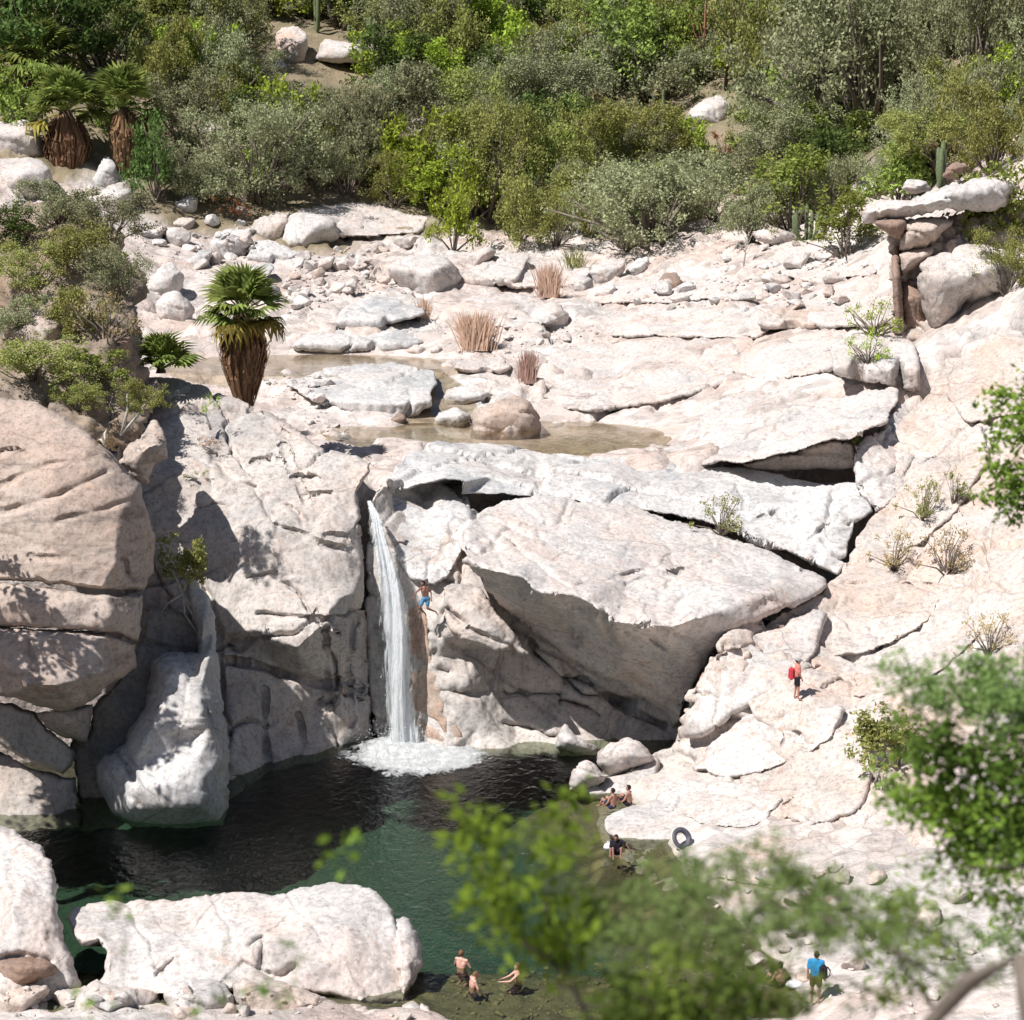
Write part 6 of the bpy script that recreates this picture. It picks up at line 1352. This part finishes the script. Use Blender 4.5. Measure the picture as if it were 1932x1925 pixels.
def person(label, loc, J, skin, hair, clothes, face=(0, -1, 0), long_hair=False, cap=None, group='people by the pool'):
    """J: joints in metres, x to the right of the photo, y away from the viewer, z up, relative to loc"""
    j = {k: np.array(v, float) for k, v in J.items()}
    root = empty('person', loc); tag(root, label, 'person', group)
    f = np.array(face, float); f /= np.linalg.norm(f)
    B = []
    hd = j['head']; nk = j['neck']; ch = j['chest']; pv = j['pelvis']
    side = np.cross(f, [0, 0, 1]); side /= np.linalg.norm(side)
    for r in (ellipsoid(hd, (.078, .095, .115), 14, Vector(-f).to_track_quat('Y', 'Z')), capsule(nk - (nk - ch) * .1, hd - (hd - nk) * .35, .058, .05), ellipsoid(hd + f * .095 + np.array([0, 0, -.015]), (.017, .024, .024)),
              ellipsoid(hd + side * .08, (.014, .02, .03)), ellipsoid(hd - side * .08, (.014, .02, .03)), capsule(hd + f * .055 - np.array([0, 0, .07]), hd + f * .07 - np.array([0, 0, .075]), .04, .03)): B.append(r)
    sh = (j['shl'] + j['shr']) / 2
    B += [capsule(j['shl'], j['shr'], .062, .062), capsule(ch + (j['shl'] - sh) * .45, pv + (j['hpl'] - (j['hpl'] + j['hpr']) / 2) * .4, .11, .10), capsule(ch + (j['shr'] - sh) * .45, pv + (j['hpr'] - (j['hpl'] + j['hpr']) / 2) * .4, .11, .10), capsule(sh, pv, .10, .11), capsule(j['hpl'], j['hpr'], .105, .105), capsule(sh, nk, .07, .055)]
    for s in 'lr':
        B += [capsule(j['sh' + s], j['el' + s], .052, .040), capsule(j['el' + s], j['wr' + s], .040, .027), capsule(j['hp' + s], j['kn' + s], .088, .055), capsule(j['kn' + s], j['an' + s], .056, .036), capsule(j['an' + s], j['to' + s], .038, .028)]
        d = j['wr' + s] - j['el' + s]; d /= np.linalg.norm(d); u = np.cross(d, [0, .3, 1.]); u /= np.linalg.norm(u)
        palm_c = j['wr' + s] + d * .05; B.append(capsule(j['wr' + s], palm_c + d * .02, .03, .034))
    body = fuse('body', B, skin)
    # fingers, joined to the same body mesh
    bm = bmesh.new(); bm.from_mesh(body)
    for s in 'lr':
        d = j['wr' + s] - j['el' + s]; d /= np.linalg.norm(d); u = np.cross(d, [0, .3, 1.]); u /= np.linalg.norm(u); n = np.cross(u, d)
        for k, (o_, L) in enumerate([(-.03, .065), (-.01, .078), (.01, .074), (.03, .058), (.045, .05)]):
            a = j['wr' + s] + d * (.075 if k < 4 else .035) + u * o_; e = a + (d if k < 4 else d * .6 + u * .8) * L * .55; e2 = e + (d * .8 + n * .5) * L * .45
            for p_, q_, r0, r1 in ((a, e, .010, .009), (e, e2, .009, .008)):
                V, Fq = capsule(p_, q_, r0, r1, 6); vs = [bm.verts.new(v) for v in V]
                for q in Fq:
                    try: bm.faces.new([vs[i] for i in q]).smooth = True
                    except ValueError: pass
    bm.to_mesh(body); bm.free()
    link('body', body, root)
    # hair or cap
    hp = [ellipsoid(hd + np.array([0, 0, .022]) - f * .018, (.088, .104, .112), 14, Vector(-f).to_track_quat('Y', 'Z'))]
    if long_hair: hp.append(capsule(hd - f * .06, hd - f * .085 - np.array([0, 0, .22]), .07, .05))
    hm = poly_mesh('hair', *join(hp), hair)
    bm = bmesh.new(); bm.from_mesh(hm)
    bmesh.ops.delete(bm, geom=[v for v in bm.verts if (np.array(v.co) - hd) @ f > .035 and v.co.z < hd[2] + .045], context='VERTS'); bm.to_mesh(hm); bm.free()
    link('hair', hm, root)
    if cap is not None:
        V, Fq = join([ellipsoid(hd + np.array([0, 0, .05]), (.1, .115, .085), 14, Vector(-f).to_track_quat('Y', 'Z')), capsule(hd + f * .08 + np.array([0, 0, .05]), hd + f * .16 + np.array([0, 0, .045]), .05, .03)])
        link('cap', poly_mesh('cap', V, Fq, cap), root)
    hips = (j['hpl'] + j['hpr']) / 2
    for nm, mat in clothes:
        if nm in ('shorts', 'trousers'):
            t = .62 if nm == 'shorts' else .95
            pr = [capsule(j['hpl'], j['hpr'], .122, .122), capsule(pv, hips, .122, .12)]
            for s in 'lr': pr.append(capsule(j['hp' + s], j['hp' + s] + (j['kn' + s] - j['hp' + s]) * t, .108, .092))
        else:
            pr = [capsule(j['shl'], j['shr'], .078, .078), capsule(ch + (j['shl'] - sh) * .45, pv + (j['hpl'] - hips) * .4, .127, .124), capsule(ch + (j['shr'] - sh) * .45, pv + (j['hpr'] - hips) * .4, .127, .124), capsule(sh, pv, .118, .128)]
            for s in 'lr': pr.append(capsule(j['sh' + s], j['sh' + s] + (j['el' + s] - j['sh' + s]) * .75, .07, .062))
        link(nm, fuse(nm, pr, mat, .022), root)
    return root
def std(**kw):
    J = dict(head=(0, 0, 1.63), neck=(0, 0, 1.47), chest=(0, 0, 1.30), pelvis=(0, 0, 1.0), shl=(-.19, 0, 1.42), shr=(.19, 0, 1.42), ell=(-.25, .02, 1.14), elr=(.25, .02, 1.14), wrl=(-.26, -.05, .90), wrr=(.26, -.05, .90), hpl=(-.1, 0, .93), hpr=(.1, 0, .93), knl=(-.11, -.02, .5), knr=(.11, -.02, .5), anl=(-.11, .02, .09), anr=(.11, .02, .09), tol=(-.13, -.13, .04), tor=(.13, -.13, .04))
    J.update(kw); return J
BLUE = cloth('cloth_blue', (.10, .25, .42)); NAVY = cloth('cloth_navy', (.03, .035, .07)); BLACK = cloth('cloth_black', (.02, .018, .025)); RED = cloth('cloth_red', (.50, .05, .07)); OLIVE = cloth('cloth_olive', (.10, .09, .04)); WHITE = cloth('cloth_white', (.75, .75, .78)); CYAN = cloth('cloth_bright_blue', (.03, .26, .52)); GREYC = cloth('cloth_grey', (.30, .30, .30)); SALMON = cloth('cloth_salmon', (.55, .20, .16))
# swimmer in mid air, jumping from the wall
person('bare-chested jumper in blue shorts in mid-air beside the waterfall', P(803, 1129.5, 88.3),
       dict(head=(-.12, .0, .68), neck=(-.08, 0, .53), chest=(-.03, 0, .36), pelvis=(.0, 0, .06), shl=(-.21, -.08, .47), shr=(.10, .08, .47), ell=(-.40, -.1, .32), elr=(.24, .1, .24), wrl=(-.52, -.16, .10), wrr=(.25, .0, .0), hpl=(-.09, -.03, -.01), hpr=(.09, .03, -.01), knl=(-.26, -.14, -.38), knr=(.08, -.06, -.43), anl=(-.02, .05, -.70), anr=(.44, .1, -.62), tol=(.02, .0, -.82), tor=(.53, .08, -.76)), SK3, HAIR_D, [('shorts', BLUE)], face=(-.8, -.5, -.1))
h = hit(1503, 1321, ALL_BVH) or P(1503, 1321, 81)
person('hiker in salmon top, dark shorts and cap walking up the pale slope', h, std(head=(.03, 0, 1.64), neck=(.02, 0, 1.48), chest=(.01, 0, 1.3), shl=(.04, -.18, 1.42), shr=(.0, .18, 1.42), ell=(.08, -.22, 1.15), elr=(.06, .22, 1.15), wrl=(.16, -.2, .95), wrr=(.14, .2, .95), hpl=(0, -.09, .93), hpr=(0, .09, .93), knl=(.05, -.1, .5), knr=(-.03, .1, .5), anl=(.05, -.1, .09), anr=(-.08, .1, .1), tol=(.19, -.1, .03), tor=(.05, .1, .04)), SK1, HAIR_D, [('shirt', SALMON), ('shorts', BLACK)], face=(1, -.1, -.1), cap=GREYC)
def backpack(loc, label, mat, sx=.2, sy=.3, sz=.42, rz=0):
    bm = bmesh.new(); bmesh.ops.create_cube(bm, size=1); bmesh.ops.scale(bm, vec=(sx, sy, sz), verts=bm.verts); bmesh.ops.bevel(bm, geom=bm.edges[:], offset=.06, segments=3, affect='EDGES')
    for v in bm.verts: v.co.x *= 1 + .35 * (.5 - v.co.z / sz) * .6
    me = bpy.data.meshes.new('pack_body'); bm.to_mesh(me); bm.free(); me.materials.append(mat)
    o = empty('backpack', loc, rz); tag(o, label, 'backpack', 'bags'); link('pack_body', me, o)
    for s in (-1, 1):
        V, Fq = tube([(sx * .45, s * sy * .3, sz * .42), (sx * .95, s * sy * .32, sz * .25), (sx * .9, s * sy * .34, -sz * .1), (sx * .4, s * sy * .32, -sz * .4)], [.022] * 4, 5); link('strap', poly_mesh('strap', V, Fq, mat), o)
    return o
backpack((h.x - .24, h.y, h.z + 1.12), 'red backpack worn by the hiker on the pale slope', RED, .2, .32, .5)
sit = lambda m=1, **kw: std(**{**dict(head=(.0, 0, .72), neck=(0, 0, .56), chest=(0, .02, .38), pelvis=(0, .05, .1), shl=(-.18, .02, .50), shr=(.18, .02, .50), ell=(-.24, -.08, .26), elr=(.24, -.08, .26), wrl=(-.2, -.25, .12), wrr=(.2, -.25, .12), hpl=(-.1, 0, .09), hpr=(.1, 0, .09), knl=(-.16, -.36, .36), knr=(.16, -.36, .36), anl=(-.14, -.52, .05), anr=(.14, -.52, .05), tol=(-.15, -.66, .02), tor=(.15, -.66, .02)), **kw})
def turn(J, a):
    c, s = math.cos(a), math.sin(a); return {k: (v[0] * c - v[1] * s, v[0] * s + v[1] * c, v[2]) for k, v in J.items()}
p = P(1155.4, 1525, Yz(1155.4, 1525, .15)); person('bare-backed bather with dark hair sitting at the pool edge, left of the pair', p, turn(sit(), -2.2), SK1, HAIR_D, [('shorts', NAVY)], face=(-.8, .5, 0))
p = P(1185, 1519, Yz(1185, 1519, .2)); person('bare-backed bather with dark hair sitting at the pool edge, right of the pair', p, turn(sit(), -2.0), SK1, HAIR_D, [('shorts', BLACK)], face=(-.9, .3, 0))
p = P(1163, 1612, Yz(1163, 1612, .1)); person('dark-clothed person crouching at the shallow edge, one arm stretched out', p, sit(head=(-.02, -.05, .66), neck=(-.0, 0, .52), elr=(.36, -.05, .42), wrr=(.5, -.1, .2), wrl=(-.25, -.3, .1)), SK3, HAIR_D, [('shirt', BLACK), ('shorts', BLACK)], face=(-.3, -1, -.1), long_hair=True)
def sack(loc, label, mat, name='bag', r=(.2, .16, .16)):
    V, Fq = ellipsoid((0, 0, r[2] * .8), r, 18); V = V * (1 + .12 * fbm(V * 6, 2, 5))[:, None]; V[:, 2] = np.maximum(V[:, 2], 0)
    o = empty(name, loc); tag(o, label, 'bag', 'bags'); link('bag_body', poly_mesh('bag_body', V, Fq, mat), o)
    V, Fq = tube([(-.08, 0, r[2] * 1.5), (-.04, 0, r[2] * 2.1), (.04, 0, r[2] * 2.1), (.08, 0, r[2] * 1.5)], [.014] * 4, 5); link('handle', poly_mesh('handle', V, Fq, mat), o)
p = P(1148, 1604, Yz(1148, 1604, .12)); sack(p, 'white bag beside the crouching dark-clothed person', WHITE)
kneel = lambda **kw: std(**{**dict(head=(.02, -.02, .66), neck=(0, 0, .52), chest=(0, 0, .34), pelvis=(0, .03, .02), shl=(-.19, 0, .46), shr=(.19, 0, .46), ell=(-.3, -.08, .2), elr=(.3, -.08, .2), wrl=(-.28, -.25, .02), wrr=(.28, -.25, .02), hpl=(-.1, 0, -.02), hpr=(.1, 0, -.02), knl=(-.14, -.25, -.34), knr=(.14, -.25, -.34), anl=(-.12, .1, -.42), anr=(.12, .1, -.42), tol=(-.12, .2, -.42), tor=(.12, .2, -.42)), **kw})
p = P(871, 1836, Yz(871, 1836, -.22)); person('pale-backed bather in the shallows, farthest of the three', p, turn(kneel(), 2.6), SK2, HAIR_B, [('shorts', BLACK)], face=(.4, .9, 0))
p = P(893, 1874, Yz(893, 1874, -.25)); person('bather with long brown hair bending in the shallows, middle of the three', p, turn(kneel(head=(.05, -.12, .58), neck=(.02, -.06, .48)), 1.9), SK2, HAIR_B, [('shorts', NAVY)], face=(.8, .3, -.2), long_hair=True)
p = P(977, 1860, Yz(977, 1860, -.22)); person('bather in the shallows reaching to the left, rightmost of the three', p, turn(kneel(wrl=(-.1, -.5, .2), wrr=(.18, -.52, .22), ell=(-.2, -.26, .25), elr=(.24, -.26, .25)), -1.5), SK2, HAIR_B, [('shorts', BLACK)], face=(-1, -.1, -.1), long_hair=True)
h2 = hit(1538, 1896, ALL_BVH) or P(1538, 1896, 60); person('person in a blue shirt and olive shorts standing on the beach rubble', h2, turn(std(), 2.8), SK1, HAIR_D, [('shirt', CYAN), ('shorts', OLIVE)], face=(-.3, .9, 0))
backpack((h2.x + .2, h2.y - .16, h2.z + 1.15), 'dark backpack worn by the person in the blue shirt', BLACK, .26, .2, .44, R(-60))
h3 = hit(1471, 1862, ALL_BVH) or P(1471, 1862, 62); person('bare-chested person sitting on the beach beside a white bundle', h3, turn(sit(), -2.6), SK2, HAIR_D, [('shorts', NAVY)], face=(-.3, .9, 0))
h4 = hit(1499, 1864, ALL_BVH) or P(1499, 1864, 62); sack(h4, 'white bundle on the beach between the two people', WHITE, 'bundle', (.3, .2, .13))
# inflated ring lying against the white rock
def swim_ring():
    h = hit(1285, 1596, ALL_BVH); o = empty('inner_tube', (h.x, h.y - .1, h.z + .32)); o.rotation_euler = (R(58), R(12), R(25)); tag(o, 'dark grey inner tube leaning on the rocks at the pool edge', 'inner tube')
    for nm, R0, r0, mat in (('tube_body', .34, .11, plain_mat('rubber_grey', (.09, .09, .11), .5)), ('pale_rim', .43, .035, cloth('rubber_pale', (.62, .60, .50)))):
        V, Fq = [], []
        for i in range(28):
            a = 2 * math.pi * i / 28
            for k in range(10):
                b = 2 * math.pi * k / 10; V.append(((R0 + r0 * math.cos(b)) * math.cos(a), (R0 + r0 * math.cos(b)) * math.sin(a), r0 * math.sin(b)))
                Fq.append((i * 10 + k, ((i + 1) % 28) * 10 + k, ((i + 1) % 28) * 10 + (k + 1) % 10, i * 10 + (k + 1) % 10))
        link(nm, poly_mesh(nm, np.array(V), Fq, mat), o)
swim_ring()
# ------------------------------------------------------------------ plants near the viewer (out of focus)
LM['fg_bright'] = leaf_mat('near_leaf_bright', (.22, .34, .045), .3, .5); LM['fg_feather'] = leaf_mat('near_leaf_feather', (.22, .30, .10), .3, .45); LM['fg_dark'] = leaf_mat('near_leaf_dark', (.12, .19, .04), .35, .45); LM['fg_mid'] = leaf_mat('near_leaf_mid', (.22, .31, .055), .3, .5)
def near_plant(name, label, root, twigs, seed, cat='branch', group='plants near the viewer', bark=M_BARK):
    """root: list of (x, y, Y, radius) ; twigs: (polyline [(x, y)], Y, leaf key, leaf size m, clumps, per clump, spread px)"""
    rng = np.random.RandomState(seed + 300)
    r0 = P(*root[0][:3]); o = empty(name, r0); tag(o, label, cat, group); base = np.array(r0)
    V, Fq = tube([np.array(P(*q[:3])) - base for q in root], [q[3] for q in root], 8); link('stem', poly_mesh('stem', V, Fq, bark), o)
    LV = {}
    for pl, Yq, mk, sz, nc, per, spr in twigs:
        pts = wiggle(pl, 30, 4, seed + len(pl))
        tv = [np.array(P(q[0], q[1], Yq + .25 * math.sin(k * 1.3))) - base for k, q in enumerate(pts)]
        r = np.linspace(min(.012, root[-1][3]), .001, len(tv)); V, Fq = tube(tv, r, 5); link('twig', poly_mesh('twig', V, Fq, bark), o)
        s = Yq / F; tv = np.array(tv)
        i = rng.rand(nc) ** .8 * (len(tv) - 1); a = np.floor(i).astype(int); a = np.minimum(a, len(tv) - 2); C = tv[a] + (tv[a + 1] - tv[a]) * (i - a)[:, None]
        C = C + rng.randn(nc, 3) * spr * s * np.array([1, 1.0, .8])
        LV.setdefault(mk, []).append(leaves(C, per, sz * 1.5, sz, rng, 1.9, .2))
    for mk, ps in LV.items():
        V = np.concatenate([v for v, f in ps]); link('foliage', new_mesh('foliage', V, np.arange(len(V)).reshape(-1, 4), False, LM[mk]), o)
    return o
near_plant('near_sapling', 'blurred bright green leafy sapling in front of the pool', [(1230, 2350, 9.5, .03), (1170, 2050, 9.3, .022), (1080, 1860, 9.2, .012)],
  [([(1060, 1830), (950, 1750), (905, 1640), (882, 1520)], 9.2, 'fg_bright', .036, 70, 5, 24), ([(1070, 1830), (1030, 1720), (1050, 1620), (1068, 1520)], 9.3, 'fg_bright', .036, 75, 5, 26), ([(930, 1760), (955, 1640), (945, 1560)], 9.1, 'fg_bright', .034, 40, 5, 22),
   ([(1070, 1840), (1070, 1760), (1110, 1700)], 9.3, 'fg_bright', .034, 45, 5, 26), ([(1040, 1800), (960, 1740), (900, 1700)], 9.2, 'fg_bright', .034, 24, 5, 20)], 1, 'sapling')
near_plant('near_acacia', 'blurred feathery grey-green bough stretching across the lower right', [(1990, 2250, 8.2, .07), (1930, 1800, 8.4, .048), (1830, 1850, 8.6, .042), (1755, 1930, 8.9, .035), (1700, 2100, 9, .03)],
  [([(1800, 1870), (1640, 1760), (1480, 1710), (1330, 1690), (1150, 1690)], 9.4, 'fg_feather', .016, 200, 22, 34), ([(1640, 1760), (1560, 1680), (1400, 1640), (1260, 1640)], 9.8, 'fg_feather', .016, 120, 20, 32), ([(1600, 1760), (1420, 1760), (1240, 1760), (1100, 1740)], 9.2, 'fg_feather', .017, 150, 22, 32),
   ([(1550, 1740), (1480, 1640), (1430, 1590)], 9.8, 'fg_feather', .015, 60, 20, 26), ([(1700, 1900), (1600, 1850), (1500, 1840), (1420, 1820)], 9.4, 'fg_mid', .026, 30, 6, 30), ([(1760, 1900), (1690, 1800), (1700, 1700)], 9.6, 'fg_mid', .026, 35, 6, 28), ([(1850, 1850), (1760, 1760), (1650, 1690)], 10, 'fg_feather', .017, 90, 20, 30)], 2, 'bough')
near_plant('near_bush', 'blurred dark green bush along the bottom edge', [(1300, 2300, 8.5, .04), (1300, 2080, 8.6, .03), (1290, 1960, 8.7, .02)],
  [([(1290, 1960), (1230, 1900), (1180, 1850)], 8.8, 'fg_dark', .032, 60, 7, 32), ([(1290, 1960), (1340, 1880), (1400, 1840)], 8.8, 'fg_dark', .032, 75, 7, 34), ([(1290, 1960), (1280, 1860), (1250, 1800)], 8.7, 'fg_mid', .03, 45, 6, 30), ([(1240, 1960), (1200, 1940), (1160, 1900)], 8.7, 'fg_dark', .03, 40, 6, 26), ([(1330, 1950), (1430, 1920), (1480, 1900)], 8.8, 'fg_dark', .03, 45, 6, 26)], 3, 'bush')
near_plant('near_tree', 'blurred dark green tree with mixed foliage along the right edge', [(2120, 2300, 13.6, .1), (2040, 1800, 13.8, .07), (1985, 1500, 14, .05), (1960, 1350, 14, .035)],
  [([(1985, 1420), (1880, 1340), (1780, 1310), (1690, 1290)], 14.2, 'fg_feather', .022, 190, 24, 30), ([(1980, 1380), (1900, 1290), (1830, 1260)], 14.4, 'fg_feather', .022, 160, 22, 30), ([(1990, 1500), (1900, 1450), (1800, 1430), (1720, 1400)], 14, 'fg_dark', .042, 170, 9, 32),
   ([(1990, 1550), (1900, 1530), (1800, 1520), (1700, 1500)], 14, 'fg_mid', .042, 170, 9, 32), ([(1995, 1600), (1900, 1590), (1820, 1600)], 13.9, 'fg_dark', .042, 140, 8, 32), ([(2010, 1700), (1930, 1700), (1850, 1690)], 13.8, 'fg_mid', .03, 80, 7, 32), ([(2020, 1780), (1940, 1770), (1870, 1790)], 13.8, 'fg_feather', .018, 100, 20, 30), ([(1990, 1640), (1800, 1640), (1690, 1700), (1680, 1850)], 13.6, 'fg_mid', .03, 80, 6, 30)], 4, 'tree')
near_plant('near_shrub', 'soft green shrub hanging into view at the right edge, mid height', [(2100, 1300, 24, .09), (2030, 1050, 24.5, .06), (1985, 900, 25, .04)],
  [([(1985, 900), (1930, 840), (1890, 770)], 25, 'fg_mid', .055, 70, 9, 26), ([(1985, 900), (1910, 900), (1870, 930)], 25, 'fg_mid', .055, 55, 9, 24), ([(1985, 880), (1950, 780), (1930, 720)], 25, 'fg_mid', .055, 60, 9, 26), ([(1985, 900), (1930, 930), (1900, 960)], 25, 'fg_dark', .055, 40, 9, 22)], 5, 'shrub')
def sprig(x, y, Y, n, mk, label, seed, sz=.04, spr=14):
    g = P(x + 20, 2300, Y - .6)
    near_plant('leaf_sprig', label, [(x + 14, 2350, Y - .3, .004), (x + 10, 2050, Y - .1, .0016), (x + 4, y + 40, Y, .001)], [([(x + 4, y + 40), (x, y), (x + 6, y - 18)], Y, mk, sz, n, 2, spr)], seed, 'sprig', 'leaf sprigs near the viewer')
sprig(655, 1608, 8.0, 8, 'fg_bright', 'pair of blurred yellow-green leaves over the dark pool', 21, .032, 10)
sprig(225, 1690, 8.0, 6, 'fg_mid', 'faint blurred leaves above the left end of the flat-topped boulder', 22, .03, 12)
sprig(207, 1750, 8.5, 4, 'fg_dark', 'small dark blurred leaf on the flat-topped boulder', 23, .026, 6)
sprig(400, 1868, 8.5, 9, 'fg_dark', 'blurred green leaves at the bottom edge below the crack', 24, .03, 14)
sprig(500, 1895, 8.3, 16, 'fg_dark', 'wider blurred leaf clump at the bottom edge', 25, .034, 24)
sprig(165, 1900, 8.5, 5, 'fg_bright', 'blurred bright leaf in the bottom left rubble', 26, .03, 10)
sprig(555, 1790, 9.0, 4, 'fg_dark', 'blurred brown-green leaf over the middle of the flat-topped boulder', 27, .026, 8)
sprig(420, 1772, 9.0, 3, 'fg_dark', 'tiny dark blurred leaf left of the rock fissure', 28, .022, 5)
